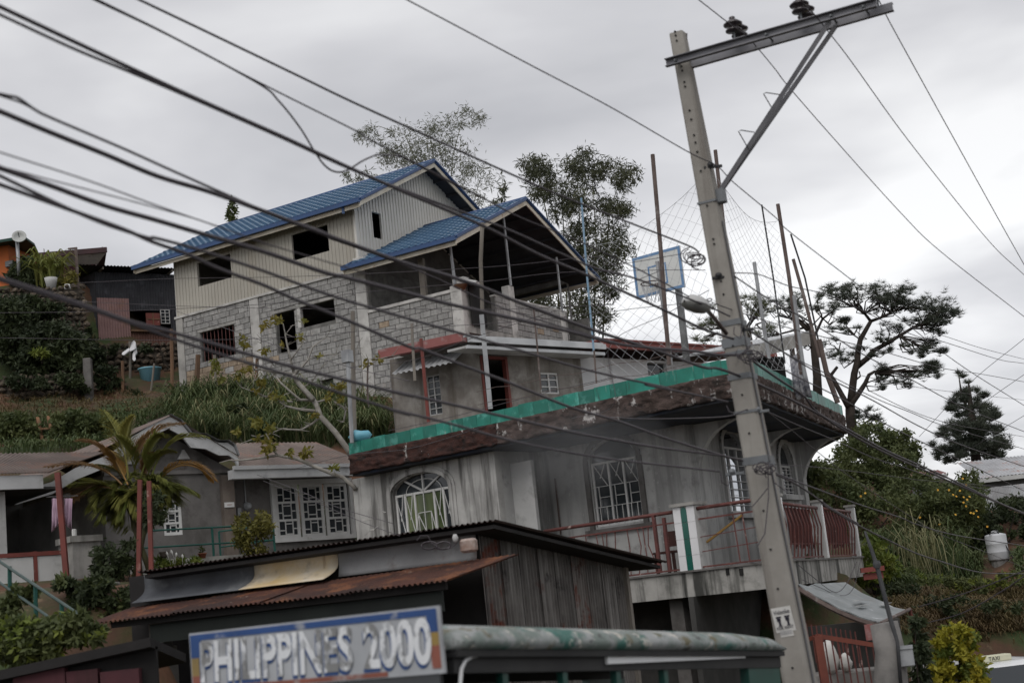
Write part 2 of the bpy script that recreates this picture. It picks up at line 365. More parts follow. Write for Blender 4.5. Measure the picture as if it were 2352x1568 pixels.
def gable_roof(t,Fr,u0,u1,va,vb,ze,vm,zr,purl=6,open_end=True):
    """blue tiled gable roof: eaves at v=va and v=vb (height ze), ridge at vm,zr, from u0 to u1"""
    mb=MB(); pt=Fr.pt
    tile_roof(mb,pt(u0,va,ze),pt(u1,va,ze),pt(u1,vm,zr),pt(u0,vm,zr))
    tile_roof(mb,pt(u1,vb,ze),pt(u0,vb,ze),pt(u0,vm,zr),pt(u1,vm,zr)); mb.build('roof_tiles','blue_roof',t)
    un=MB()
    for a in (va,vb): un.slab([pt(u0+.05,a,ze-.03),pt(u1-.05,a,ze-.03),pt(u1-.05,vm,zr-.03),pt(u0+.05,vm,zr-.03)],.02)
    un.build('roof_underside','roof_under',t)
    for a in (va,vb):
        for k in range(1,purl):
            q=k/purl; v=a+(vm-a)*q; z=ze+(zr-ze)*q-.1
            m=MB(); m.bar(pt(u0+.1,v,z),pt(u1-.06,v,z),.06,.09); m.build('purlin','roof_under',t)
    rc=MB(); rc.tube([pt(u0-.03,vm,zr+.03),pt(u1+.04,vm,zr+.03)],.075,8); rc.build('ridge_cap','blue_trim',t,True)
    for a,s in ((va,-1),(vb,1)):
        g=MB(); g.bar(pt(u0-.03,a+s*.05,ze-.03),pt(u1+.05,a+s*.05,ze-.03),.11,.13); g.bar(pt(u0-.03,a+s*.075,ze+.04),pt(u1+.05,a+s*.075,ze+.04),.07,.025); g.build('gutter','blue_trim',t)
        c=MB(); c.bar(pt(u0,a-s*.06,ze-.16),pt(u1,a-s*.06,ze-.16),.03,.14); c.build('eave_board','cream_trim',t)
    for u,s in ((u1,1),(u0,-1)):
        for a in (va,vb):
            m=MB(); d=Vector((0,0,1)); m.bar(pt(u+s*.03,a,ze+.02),pt(u+s*.03,vm,zr+.02),.05,.13,(Fr.e1)); m.hexa([pt(u+q,v,z) for z0,z1 in ((-.05,-.05),(.075,.075)) for v,z in ((a,ze+z0),(vm,zr+z1)) for q in (-.05,.06)]); m.build('verge_trim','blue_trim',t)
            m=MB(); m.hexa([pt(u+q,v,z) for z0 in (-.21,-.06) for v,z in ((a,ze+z0),(vm,zr+z0)) for q in (-.02,.02)]); m.build('barge_board','cream_trim',t)
def avg_rect(Fr,pts,v=0.0,side=False):
    q=[(Fr.vz(p,v) if side else Fr.uz(p,v)) for p in pts]      # order: top-left, top-right, bottom-right, bottom-left
    return ((q[0][0]+q[3][0])/2,(q[1][0]+q[2][0])/2,(q[2][1]+q[3][1])/2,(q[0][1]+q[1][1])/2)
def blue_house():
    t=thing('block_house','unfinished concrete block house with blue tiled roofs on the hillside','house',FB.pt(0,0,9))
    pt=FB.pt; uL=-8.46; DV=8.3; zb=14.25
    win=avg_rect(FB,[Zp(355,440),Zp(670,355),Zp(690,655),Zp(370,725)])
    dr=avg_rect(FB,[Zp(1060,262),Zp(1265,210),Zp(1255,610),Zp(1105,630)])
    op=avg_rect(FB,[Zp(1285,205),Zp(1640,110),Zp(1630,320),Zp(1335,390)])
    sm=avg_rect(FB,[Zp(1500,890),Zp(1620,870),Zp(1620,930),Zp(1520,945)])
    H=[win,dr,op,sm]
    m=MB(); m.holed(FB,[(uL,9.2),(0,8.2),(3.95,8.2),(3.95,12.72),(.28,12.72),(.28,zb),(uL,zb)],[rect(h[0],h[1],h[2],h[3]) for h in H],0,.15); m.build('mortar_wall','mortar',t)
    gcol=avg_rect(FB,[Zp(830,140),Zp(888,125),Zp(915,840),Zp(860,850)]); cw=gcol[1]-gcol[0]
    HH=[(h[0]-.02,h[1]+.02,h[2],h[3]) for h in H]+[(gcol[0],gcol[0]+.45,9,15),(-.22,.25,9,15)]
    # the blocks, nearest wall stretch first
    blocks(FB,t,.25,3.55,9.0,12.70,HH,limit=150)
    blocks(FB,t,uL+.35,-.22,9.2,zb-.02,HH,limit=260,ok=lambda u,z: z>11.6-.28*max(0,u+8))
    for a,b,z0,z1,nm in ((gcol[0]+.02,gcol[0]+.43,10.6,zb-.02,'plaster_column'),(-.2,.24,8.3,zb+.4,'plaster_column'),(uL,uL+.34,9.2,zb-.03,'plaster_column'),(3.56,3.98,8.3,12.9,'plaster_column')):
        c=MB(); c.box(FB,a,b,-.06,.2,z0,z1); c.build(nm,'white_plaster' if nm=='plaster_column' and a>-8 else 'concrete',t,bevel=.015)
    c=MB(); c.box(FB,uL-.02,-.2,-.09,.2,zb-.03,zb+.05); c.build('wall_ledge','white_plaster',t)
    c=MB(); c.box(FB,.24,3.9,-.07,.2,12.70,12.80); c.build('parapet_cap','white_plaster',t)
    for h in (win,dr,op):
        c=MB(); c.box(FB,h[0]-.12,h[1]+.12,-.05,.1,h[3]-.01,h[3]+.10); c.build('lintel','concrete',t,bevel=.01)
    for k in range(9):
        x=win[0]+(win[1]-win[0])*(k+.5)/9; c=MB(); c.tube([pt(x,.04,win[2]),pt(x,.04,win[3])],.014,5); c.build('window_bar','red_rail',t)
    c=MB(); c.box(FB,op[0]-.12,op[0]+.02,-.05,.12,op[2]-.0,op[3]); c.build('opening_jamb','white_plaster',t,bevel=.02)
    # other walls of the ground floor
    c=MB(); c.box(FB,uL+.002,uL+.15,.152,DV,9,zb); c.box(FB,uL+.15,0,DV-.15,DV,9,zb); c.box(FB,-.15,.02,.16,DV,9,zb+.02); c.build('rear_wall','mortar',t)
    c=MB(); c.box(FB,uL+.15,-.16,.2,DV-.16,zb-.12,zb+.02); c.build('floor_slab','concrete',t)
    c=MB(); c.box(FB,uL+.15,-.16,.2,DV-.16,9.5,11.2); c.build('ground_slab','concrete',t)
    # upper floor, ribbed beige siding
    w1=avg_rect(FB,[Zb(605,980),Zb(880,905),Zb(885,1100),Zb(615,1175)]); w2=avg_rect(FB,[Zb(1375,745),Zb(1675,670),Zb(1690,885),Zb(1395,958)])
    ze=16.42; zr=18.75; va,vb,vm=-.5,8.75,4.15
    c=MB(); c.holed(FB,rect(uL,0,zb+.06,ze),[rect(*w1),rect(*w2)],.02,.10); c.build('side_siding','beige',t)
    k=0; x=uL+.05
    ribs=MB()
    while x<-.03:
        iv=[(zb+.06,ze)]
        for h in (w1,w2):
            if h[0]<x<h[1]: iv=sub_iv(iv,h[2],h[3])
        for a,b in iv: ribs.box(FB,x,x+.035,.0,.02,a,b)
        x+=.155
    ribs.build('siding_ribs','beige',t,kind='stuff')
    gw=avg_rect(FB,[Zc(357,560),Zc(435,578),Zc(452,790),Zc(371,770)],0,True)
    FS=FB.sub(0,0,-90)                        # gable wall frame: u runs along house depth
    zt=lambda v: ze+(zr-ze)*(1-abs(v-vm)/(vm-va))-.06
    zwg=lambda v: max(zb+.06,14.25+(16.39-14.25)*(1-abs(v-4.03)/4.63)-.12)
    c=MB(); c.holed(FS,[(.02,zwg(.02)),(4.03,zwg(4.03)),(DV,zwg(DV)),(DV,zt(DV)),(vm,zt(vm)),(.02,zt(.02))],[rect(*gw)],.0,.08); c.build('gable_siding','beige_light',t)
    c=MB(); c.holed(FS,[(.16,zb+.03),(DV-.2,zb+.03),(DV-.2,zwg(DV-.2)),(4.03,zwg(4.03)),(.16,zwg(.16))],[],.0,.07); c.build('wing_inner_wall','plaster_dark',t)  # unpainted block, its dark colour also carries the shade under the wing roof
    ribs=MB(); x=.05
    while x<DV-.05:
        iv=[(zwg(x),zt(x+.02))]
        if gw[0]<x<gw[1]: iv=sub_iv(iv,gw[2],gw[3])
        for a,b in iv: ribs.box(FS,x,x+.05,-.025,.0,a,b)
        x+=.17
    ribs.build('gable_ribs','beige_light',t,kind='stuff')
    c=MB(); c.box(FB,-.05,.04,-.03,.06,zb+.06,ze); c.build('corner_trim','beige_light',t)
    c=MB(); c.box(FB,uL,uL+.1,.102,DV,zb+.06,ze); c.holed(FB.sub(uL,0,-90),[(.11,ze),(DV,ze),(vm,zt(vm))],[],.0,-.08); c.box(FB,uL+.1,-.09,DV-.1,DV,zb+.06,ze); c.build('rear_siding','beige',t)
    for h in (w1,w2):
        c=MB(); c.box(FB,h[0],h[1],.1,.14,h[2]-.03,h[2]); c.build('window_sill','wood_brown',t)
    gable_roof(t,FB,-9.95,.62,va,vb,ze,vm,zr,6)
    c=MB(); c.bar(pt(-.1,-.45,ze-.1),pt(-.1,-.45,ze-.3),.09,.09); c.build('downspout_stub','blue_trim',t)
    # lower open wing with its own roof
    wa,wb,wm=-.6,8.68,4.03; we,wr=14.25,16.39; uW=4.31
    gable_roof(t,FB,-.2,uW,wa,wb,we,wm,wr,7)
    back=avg_rect(FB,[Zc(795,1000),Zc(1050,985),Zc(1070,1150),Zc(800,1165)],8.2)
    c=MB(); c.holed(FB,[(.03,11.6),(4.0,11.6),(4.0,12.75),(3.3,12.75),(3.3,we-.05),(.03,we-.05)],[rect(max(.2,back[0]),min(3.1,back[1]),back[2],back[3])],8.1,8.25); c.build('wing_rear_wall','mortar',t)
    c=MB(); c.box(FB,.02,4.0,.15,8.1,11.35,11.55); c.build('wing_floor','concrete',t)
    # front parapet of the wing, seen beyond the side wall
    pv0,_=FB.vz(Zc(1365,1255),3.95); pv1,pz1=FB.vz(Zc(1955,1365),3.95); _,pz=FB.vz(Zc(1600,1300),3.95)
    FW=FB.sub(3.95,0,-90)
    c=MB(); c.box(FW,pv0,pv1,.02,.15,8.3,pz-.02); c.build('front_parapet','mortar',t)
    blocks(FW,t,pv0+.02,pv1-.02,pz-1.4,pz-.03,[],limit=60,v=.0)
    c=MB(); c.box(FW,pv0-.01,pv1+.01,-.04,.17,pz-.03,pz+.03); c.build('parapet_cap','white_plaster',t)
    c=MB(); c.box(FW,.2,pv0-.45,.02,.15,8.3,11.45); c.build('front_base_wall','mortar',t)
    for v,zz,zt_,r in ((FB.vz(Zc(1490,1150),3.95)[0],13.25,we+1.6,.05),(FB.vz(Zc(1905,1280),3.95)[0],12.75,we+.5,.045)):
        c=MB(); c.box(FW,v-.17,v+.17,-.06,.24,8.3,zz); c.build('block_pillar','white_plaster',t,bevel=.02)
        c=MB(); c.tube([pt(4.0,v,zz),pt(4.0,v,zt_)],r,6); c.build('roof_post','steel_post',t)
    c=MB(); c.box(FB,3.5,3.95,.21,.55,11.5,13.2); c.build('block_pillar','white_plaster',t,bevel=.02)
    c=MB(); c.tube([pt(3.62,.2,12.8),pt(3.62,.1,we+.35)],.055,6); c.build('roof_post','steel_post',t)
    c=MB(); c.box(FB,2.3,2.5,.12,.25,12.72,14.1); c.build('roof_post','wood_grey',t)
    c=MB(); c.hexa([pt(u,v,z) for z in (11.6,13.1) for v,u in ((.3,4.02),(1.15,4.02)) for u in (u,u+.05)]); c.build('opening_shade_panel','dark_inside',t)  # near-black panel added for the shade inside the front opening
blue_house()

# ------------------------------------------------------------------ building with the green banded roof deck, on the corner
FG=F(P(1690,900,26),128.9)
ZT=6.80
def plan(px,py,z=ZT): p=PZ(px,py,z); return Vector((p.x,p.y,0))
GA=FG.pt(-10.25,0,0); GB=FG.pt(-.45,0,0); GC=plan(1738,831); GD=plan(1934,931)
dR=(GD-GC).normalized(); 
GE=plan(1822,1062,6.05); GH=GA+FG.e2*7.5
AZR=math.degrees(math.atan2(dR.x,dR.y))
FR=F(GC,AZR)
def arc_pts(a,b,c,n=5):     # rounded corner through a..c with control b
    return [a*(1-t)**2+b*2*t*(1-t)+c*t*t for t in [i/n for i in range(n+1)]]
_ctl=GB+FG.e1*.55
EAVE=[GA]+arc_pts(GB,_ctl+ (GC-GB)*.12,GC,6)+[GD]
def inset(path,d):         # shift an open plan path towards the building
    out=[]
    for i,p in enumerate(path):
        a=path[max(i-1,0)]; b=path[min(i+1,len(path)-1)]; t=(b-a).normalized(); out.append(p+Vector((-t.y,t.x,0))*d)
    return out
def band(mb,path,z0,z1,th):
    inn=inset(path,th); n=len(path)
    for i in range(n-1):
        mb.hexa([Vector((q.x,q.y,z)) for z in (z0,z1) for pair in ((path[i],path[i+1]),(inn[i],inn[i+1])) for q in pair])
def rock_band(mb,path,z0,z1,rel=.05,seg=.11,nz=10,depth=.18):
    pts=[]
    for i in range(len(path)-1):
        k=max(1,int((path[i+1]-path[i]).length/seg))
        for j in range(k): pts.append(path[i].lerp(path[i+1],j/k))
    pts.append(path[-1]); inn=inset(pts,1.0); nrm=[(p-q).normalized() for p,q in zip(pts,inn)]
    vs=[];fs=[]; k=len(pts); led=0
    rows=[(0,-.02)]+[(i/nz,0) for i in range(nz+1)]+[(1.0,-depth*2.2)]
    for (tz,o) in rows:
        for p,n in zip(pts,nrm):
            dz=(random.uniform(-.02,.02) if 0<tz<=1 and o==0 else 0)
            q=p+n*((random.uniform(-.5,1)*rel if o==0 else o)); vs.append((q.x,q.y,z1+(z0-z1)*tz+dz))
    for r in range(len(rows)-1):
        for i in range(k-1): a=r*k+i; fs.append((a,a+1,a+k+1,a+k))
    mb.add(vs,fs)
def arch_hole(u0,u1,z0,zs,rise,n=10):
    c=(u0+u1)/2; w=(u1-u0)/2
    return [(u0,z0),(u1,z0)]+[(c+w*math.cos(a),zs+rise*math.sin(a)) for a in [math.pi*i/n for i in range(n+1)]]
def arch_band(mb,Fr,u0,u1,zs,rise,w,v0,v1,n=14):     # raised moulding round an arch, legs not included
    c=(u0+u1)/2; h=(u1-u0)/2
    for i in range(n):
        a,b=math.pi*i/n,math.pi*(i+1)/n
        q=[(c+(h+k)*math.cos(x),zs+(rise+k)*math.sin(x)) for k in (0,w) for x in (a,b)]
        mb.hexa([Fr.pt(q[i_][0],v,q[i_][1]) for i_ in (0,1) for v in (v0,v1) for i_ in ((0,2) if i_==0 else (1,3))])
def green_building():
    t=thing('corner_building','grey two storey corner building with green banded roof edge and red railed balcony','building',FG.pt(-2,1,-1.5))
    # roof deck and its edge
    deck=[Vector((p.x,p.y,ZT-.12)) for p in inset(EAVE,.12)]+[Vector((GE.x,GE.y,ZT-.12)),Vector((GH.x,GH.y,ZT-.12))]
    m=MB(); m.slab(deck,.16); m.build('roof_deck','concrete',t)
    zg=6.53; zb=6.08
    # green tiles: cut the band into tiles with fine joints
    segs=[]
    for i in range(len(EAVE)-1):
        a,b=EAVE[i],EAVE[i+1]; k=max(1,round((b-a).length/.40))
        for j in range(k): segs.append((a.lerp(b,j/k),a.lerp(b,(j+1)/k)))
    for a,b in segs:
        d=(b-a).normalized()*.004; n=Vector((-d.y,d.x,0)).normalized(); o=n*random.uniform(-.004,.004)
        dz_=random.uniform(-.012,.012); q=MB(); q.hexa([Vector((p.x,p.y,z))+o for z in (zg,ZT+dz_) for pr in ((a+d,b-d),(a+d+n*.1,b-d+n*.1)) for p in pr]); q.build('green_tile','green_tile',t)
    m=MB(); band(m,inset(EAVE,.012),zg+.005,ZT-.01,.12); m.build('tile_backing','concrete',t)
    cut=FG.pt(FG.uz(Zd(1395,1200))[0],0,0)
    pl=inset([GA,cut],-.02); m=MB(); rock_band(m,pl,zb,zg,.04); m.build('rock_fascia','brown_rock',t,True)
    m=MB(); rock_band(m,inset([cut]+EAVE[1:],-.02),zb,zg,.04); m.build('weathered_rock_fascia','grey_rock',t,True)
    # underside of the eave
    und=[Vector((p.x,p.y,zb+.01)) for p in inset(EAVE,.05)]+[Vector((GE.x,GE.y,zb+.01)),Vector((GH.x,GH.y,zb+.01))]
    m=MB(); m.slab(und,.06); m.build('eave_soffit','soffit',t)
    # left wall with the arched window
    v1=.4; ul=FG.uz(Zj(1222,800),v1)[0]; ur=FG.uz(Zm(733,100),v1)[0]
    wl=FG.uz(Zj(1548,850),v1)[0]; wr=FG.uz(Zj(2022,850),v1)[0]; zs=FG.uz(Zj(1790,728),v1)[1]; zt_=FG.uz(Zj(1785,585),v1)[1]
    hole=arch_hole(wl,wr,3.1,zs,zt_-zs)
    m=MB(); m.holed(FG,rect(ul,ur,-1.5,zb-.06),[hole],v1,v1+.2); m.build('side_wall','plaster_stain',t)
    m=MB(); m.box(FG,ul,ul+.2,v1+.2,7.0,-1.5,zb-.06); m.box(FG,ur-.2,ur,v1+.2,2.2,-1.5,zb-.06); m.build('return_wall','plaster_grey',t)
    m=MB()
    for k,(w,vv) in enumerate(((.16,.035),(.09,.07))): arch_band(m,FG,wl-.02,wr+.02,zs,zt_-zs+.02,w,v1-vv,v1+.01)
    for a,b,vv in ((wl-.18,wl-.02,.035),(wl-.11,wl-.02,.07),(wr+.02,wr+.18,.035),(wr+.02,wr+.11,.07)): m.box(FG,a,b,v1-vv,v1+.01,3.0,zs)
    m.build('window_moulding','plaster_stain',t)
    def window(name,Fr,u0,u1,z0,z1,v,mull,bars,frame='white_paint',glass='glass',fw=.05,parent=t):
        w=MB(); w.box(Fr,u0,u0+fw,v,v+.06,z0,z1); w.box(Fr,u1-fw,u1,v,v+.06,z0,z1); w.box(Fr,u0+fw,u1-fw,v,v+.06,z1-fw,z1); w.box(Fr,u0+fw,u1-fw,v,v+.06,z0,z0+fw)
        for q in mull: x=u0+(u1-u0)*q; w.box(Fr,x-fw/2,x+fw/2,v-.004,v+.064,z0+fw,z1-fw)
        o=w.build(name,frame,parent)
        edges=[0]+list(mull)+[1]
        for i in range(len(edges)-1):
            g=MB(); g.box(Fr,u0+(u1-u0)*edges[i]+fw/2,u0+(u1-u0)*edges[i+1]-fw/2,v+.03,v+.036,z0+fw/2,z1-fw/2); g.build('pane',glass if isinstance(glass,str) else glass[i],o)
        if bars:
            g=MB()
            for (a,b,c,d) in bars: g.bar(Fr.pt(u0+(u1-u0)*a,v-.02,z0+(z1-z0)*b),Fr.pt(u0+(u1-u0)*c,v-.02,z0+(z1-z0)*d),.014,.014,Fr.e2)
            g.build('window_grille',frame,o)
        return o
    def grille(cells,cut_=.04):
        out=[]
        for a,b in cells:
            w=b-a
            out+=[(a+w*.3,0,a+w*.3,.3),(a+w*.7,.0,a+w*.7,.3),(a,.3,b,.3),(a,.62,b,.62),(a+.1*w,1,a+w*.9,.62),(a+.9*w,1,a+w*.5,.75),(a+w*.35,.3,a+w*.35,.62),(a+w*.35,.45,b,.45)]
        return out
    mull=[.17,.34,.68,.84]
    oct_=[(.51,.62,.40,.78),(.40,.78,.40,.3),(.51,.62,.51,1),(.51,.8,.62,.8),(.40,.8,.51,.8),(.62,.8,.68,.62),(.62,.8,.62,.3),(.40,.8,.34,.62),(.34,.3,.68,.3),(.51,0,.51,.3)]
    window('arched_window',FG,wl,wr,3.1,zs,v1+.08,mull,grille([(0,.17),(.17,.34),(.68,.84),(.84,1)])+oct_,glass=['glass','glass_green','glass_green','glass_green','glass'])
    g=MB(); cu=(wl+wr)/2; hw=(wr-wl)/2; rz=zt_-zs
    for a in (50,90,130): g.bar(FG.pt(cu,v1+.1,zs),FG.pt(cu+hw*math.cos(R(a)),v1+.1,zs+rz*math.sin(R(a))),.04,.04,FG.e2)
    g.tube([FG.pt(cu+hw*.62*math.cos(R(a)),v1+.1,zs+rz*.7*math.sin(R(a))) for a in range(0,181,15)],.012,4); g.build('fanlight_frame','white_dull',t)
    g=MB(); g.holed(FG,arch_hole(wl,wr,zs-.01,zs,rz),[],v1+.12,v1+.126); g.build('fanlight_pane','glass',t)
    # recessed wall behind the balcony
    v2=2.0; u0=ur-.1; uk=FG.uz(Zg(608,800),v2)[0]
    b=avg_rect(FG,[(1357,1066),(1463,1044),(1475,1196),(1368,1211)],v2)
    top=FG.uz((1408,1008),v2)[1]
    m=MB(); m.holed(FG,rect(u0,uk,-1.5,zb-.06),[arch_hole(b[0],b[1],b[2],b[3],top-b[3])],v2,v2+.2); m.build('recessed_wall','plaster_grey',t)
    window('recessed_window',FG,b[0],b[1],b[2],b[3],v2+.05,[.36,.68],grille([(0,.36),(.36,.68),(.68,1)]),fw=.045)
    g=MB(); g.holed(FG,arch_hole(b[0],b[1],b[3],b[3],top-b[3]),[],v2+.09,v2+.1); g.build('fanlight_pane','glass',t)
    m=MB(); arch_band(m,FG,b[0]-.03,b[1]+.03,b[3],top-b[3]+.03,.12,v2-.05,v2+.01); m.box(FG,b[0]-.15,b[0]-.03,v2-.05,v2+.01,b[2]-.05,b[3]); m.box(FG,b[1]+.03,b[1]+.15,v2-.05,v2+.01,b[2]-.05,b[3]); m.box(FG,b[0]-.25,b[1]+.25,v2-.1,v2+.01,b[2]-.15,b[2]-.05); m.build('window_moulding','plaster_dark',t)
    m=MB(); a0=FG.uz(Zm(775,100),.9)[0]; a1=FG.uz(Zm(1030,100),.9)[0]; m.box(FG,a0,a1,.9,1.0,2.95,5.75); m.build('pale_door_panel','white_dull',t,bevel=.005)
    m=MB(); m.box(FG,a0-.03,a0,.88,1.0,2.95,5.75); m.build('door_edge','red_paint',t)
    # right hand wall, seen at a slant
    K=FG.pt(uk,v2,0); FK=F(K,AZR+6)
    ke=FK.uz(Zg(1535,900))[0]
    def awin(xl,xr,yt,ys,yb):
        l=FK.uz(Zg(xl,ys))[0]; r=FK.uz(Zg(xr,ys))[0]; return l,r,FK.uz(Zg((xl+xr)/2,yb))[1],FK.uz(Zg((xl+xr)/2,ys))[1],FK.uz(Zg((xl+xr)/2,yt))[1]
    A=awin(880,1075,500,640,1180); Bw=awin(1350,1455,625,790,1035)
    m=MB(); m.holed(FK,rect(0,ke,-1.5,zb-.06),[arch_hole(A[0],A[1],A[2],A[3],A[4]-A[3]),arch_hole(Bw[0],Bw[1],Bw[2],Bw[3],Bw[4]-Bw[3])],0,.2); m.build('street_wall','plaster_grey',t)
    for w,gl in ((A,'glass_sky'),(Bw,'glass')):
        o=window('arched_window',FK,w[0],w[1],w[2],w[3],.05,[.33,.66],[(i,.12*j,i+.33,.12*j) for i in (0,.33,.66) for j in range(1,8)],'white_dull',gl,.05)
        g=MB(); g.holed(FK,arch_hole(w[0],w[1],w[3],w[3],w[4]-w[3]),[],.09,.1); g.build('fanlight_pane',gl,t)
        m=MB(); arch_band(m,FK,w[0]-.02,w[1]+.02,w[3],w[4]-w[3]+.02,.13,-.06,.01); m.box(FK,w[0]-.15,w[0]-.02,-.06,.01,w[2],w[3]); m.box(FK,w[1]+.02,w[1]+.15,-.06,.01,w[2],w[3]); m.box(FK,w[0]-.2,w[1]+.2,-.14,.01,w[2]-.12,w[2]); m.build('window_moulding','plaster_grey',t)
    # end column and the curved brackets under the eave
    for uu in (0.3,A[1]+.35,ke-.12):
        c=MB(); c.box(FK,uu-.14,uu+.14,-.12,.02,2.9,zb-.06); c.build('pilaster','plaster_grey',t)
        c=MB(); n=8; pr=[(0,zb-.07)]+[(-1.15*(1-math.cos(x)),zb-.07-1.0*(1-math.sin(x))) for x in [math.pi/2*i/n for i in range(n,-1,-1)]]
        pr=[(-1.15,zb-.07)]+[(-1.15+1.15*math.sin(x),zb-.07-1.15+1.15*math.cos(x)) for x in [math.pi/2*i/n for i in range(n+1)]]+[(0,zb-1.3),(0,zb-.07)]
        FX=FK.sub(uu,-.1,-90)
        c.holed(FX,[(p[0],p[1]) for p in pr],[],-.1,.1); c.build('eave_bracket','plaster_grey',t)
    # back and end walls of the building body
    e1=FK.pt(ke,0,0); e2=e1+FK.e2*4.5; e3=FG.pt(ul,7.0,0)
    for p,q in ((e1,e2),(e2,e3)):
        m=MB(); d=(q-p).normalized(); n=Vector((-d.y,d.x,0))*.15; m.hexa([Vector((w.x,w.y,z)) for z in (-1.5,zb-.06) for w in (p,q,p+n,q+n)]); m.build('rear_wall','plaster_grey',t)
    # balcony slab
    s0=FG.pt(-5.0,0,0); uend=FR.uz(Zn(2048,620))[0]; PATH=[s0]+EAVE[1:-1]+[FR.pt(uend,0,0)]
    zs0,zs1=2.56,3.01
    m=MB(); band(m,PATH,zs0,zs1,.25); m.build('balcony_edge','slab_stain',t)
    inn=inset(PATH,.2); pol=[Vector((p.x,p.y,zs1-.03)) for p in inn]+[Vector((p.x,p.y,zs1-.03)) for p in (FK.pt(ke,.1,0),FK.pt(0,.1,0),FG.pt(-5.0,2.1,0))]
    m=MB(); m.slab(pol,.3); m.build('balcony_floor','concrete',t)
    m=MB(); band(m,inset(PATH,-.04),zs1,zs1+.035,.2); m.build('slab_lip','plaster_dark',t)
    for x in (930,1040):
        uu,zz=FG.uz(Zn(x,655)); m=MB(); m.box(FG,uu-.035,uu+.035,-.012,.02,zz-.06,zz+.06); m.build('drain_hole','dark_inside',t)
    # railing, left stretch
    p=avg_rect(FG,[Zn(480,125),Zn(662,108),Zn(708,655),Zn(540,672)]); w=p[1]-p[0]
    pil=MB(); pil.box(FG,p[0],p[1],.0,w*.8,zs1+.0,p[3]); po=pil.build('tiled_pillar','plaster_grey',t)
    hz=(p[3]-zs1)/4
    for r_ in range(4):
        for k,(a,b_) in enumerate(((0,.36),(.64,1))):
            q=MB(); q.box(FG,p[0]+w*a+.003,p[0]+w*b_-.003,-.012,.0,zs1+r_*hz+.003,zs1+(r_+1)*hz-.003); q.build('white_tile','tile_white',po)
        q=MB(); z0=zs1+r_*hz+.004; z1=zs1+(r_+1)*hz-.004
        if r_<3: q.box(FG,p[0]+w*.37,p[0]+w*.63,-.016,.0,z0,z1)
        else: q.holed(FG,arch_hole(p[0]+w*.37,p[0]+w*.63,z0,z1-.1,.09),[],-.016,.0)
        q.build('green_strip_tile','tile_green',po)
    q=MB(); q.box(FG,p[0]-.04,p[1]+.04,-.06,w*.9,p[3],p[3]+.06); q.build('pillar_cap','concrete',po)
    ua=-4.9; zr=FG.uz(Zn(470,165))[1]; ub=FG.uz(Zn(1040,95))[0]+.35
    for a,b_ in ((ua,p[0]),(p[1],ub)):
        q=MB(); q.tube([FG.pt(a,.1,zr),FG.pt(b_,.1,zr)],.035,8); q.build('handrail','red_rail',t,True)
        q=MB(); q.bar(FG.pt(a,.1,zr-.2),FG.pt(b_,.1,zr-.2),.03,.03); q.build('mid_rail','red_rail',t)
        q=MB(); q.bar(FG.pt(a,.06,zs1+.07),FG.pt(b_,.06,zs1+.07),.03,.03); q.build('bottom_rail','red_rail',t)
    x=ua; i=0
    while x<p[0]-.45:
        c=MB(); s=.12*math.sin(i*1.3)
        c.tube([FG.pt(x,.1,zs1+.07),FG.pt(x+.02+s*.4,.1,zs1+.35),FG.pt(x+s,.1,zs1+.6),FG.pt(x+s*.6,.1,zr-.2)],.011,5); c.build('baluster','red_rail',t); x+=.2; i+=1
    for x in (p[0]-.55,p[0]-.32):
        c=MB(); c.box(FG,x,x+.06,.07,.13,zs1+.05,zr-.08 if x>p[0]-.4 else zr); c.build('rail_post','red_rail',t)
    for x in (p[1]+.78,p[1]+.98):
        c=MB(); c.tube([FG.pt(x,.1,zs1+.07),FG.pt(x-.03,.1,zr-.2)],.014,5); c.build('baluster','red_rail',t)
    for z_ in (.35,.62):
        c=MB(); c.bar(FG.pt(p[1],.1,zs1+z_),FG.pt(ub,.1,zs1+z_+.05),.016,.016); c.build('rail_rod','red_rail',t)
    # railing, right stretch with white posts and red infill
    pu=[FR.uz(Zn(1435,560))[0],FR.uz(Zn(1765,560))[0],FR.uz(Zn(2030,560))[0]]; zp=FR.uz(Zn(1400,40))[1]
    for k,u_ in enumerate(pu):
        c=MB(); c.box(FR,u_-.09,u_+.09,.02,.2,zs1,zp); o=c.build('balcony_post','plaster_grey',t)
        c=MB(); c.box(FR,u_-.0,u_+.095,.0,.02,zs1-.05,zp-.02); c.build('white_tile_strip','tile_white',o)
        c=MB(); c.box(FR,u_-.13,u_+.13,-.02,.24,zp,zp+.05); c.build('post_cap','concrete',o)
    for k,(a,b_) in enumerate(((pu[0]+.1,pu[1]-.1),(pu[1]+.1,pu[2]-.1))):
        q=MB(); q.tube([FR.pt(a,.1,zp-.12),FR.pt(b_,.1,zp-.12)],.035,8); q.build('handrail','red_rail',t,True)
        q=MB(); q.bar(FR.pt(a,.1,zs1+.08),FR.pt(b_,.1,zs1+.08),.03,.03); q.bar(FR.pt(a,.1,zs1+.35),FR.pt(b_,.1,zs1+.35),.02,.02); q.build('bottom_rail','red_rail',t)
        n=11
        for j in range(n):
            x=a+(b_-a)*(j+.5)/n; s=.22*math.sin(j*.55+k); c=MB(); c.tube([FR.pt(x,.1,zs1+.08),FR.pt(x+s*.3,.06,zs1+.38),FR.pt(x+s*.12,.02,zs1+.7),FR.pt(x,.1,zp-.12)],.017,5); c.build('baluster','red_rail',t)
        c=MB(); vs=[];nn=24
        for j in range(nn+1):
            x=a+(b_-a)*(.3-.28*k+(.62+.33*k)*j/nn)
            for z in (zs1+.3+.05*math.sin(j),zp-.16): vs.append(FR.pt(x,.19+.03*math.sin(j*1.4),z))
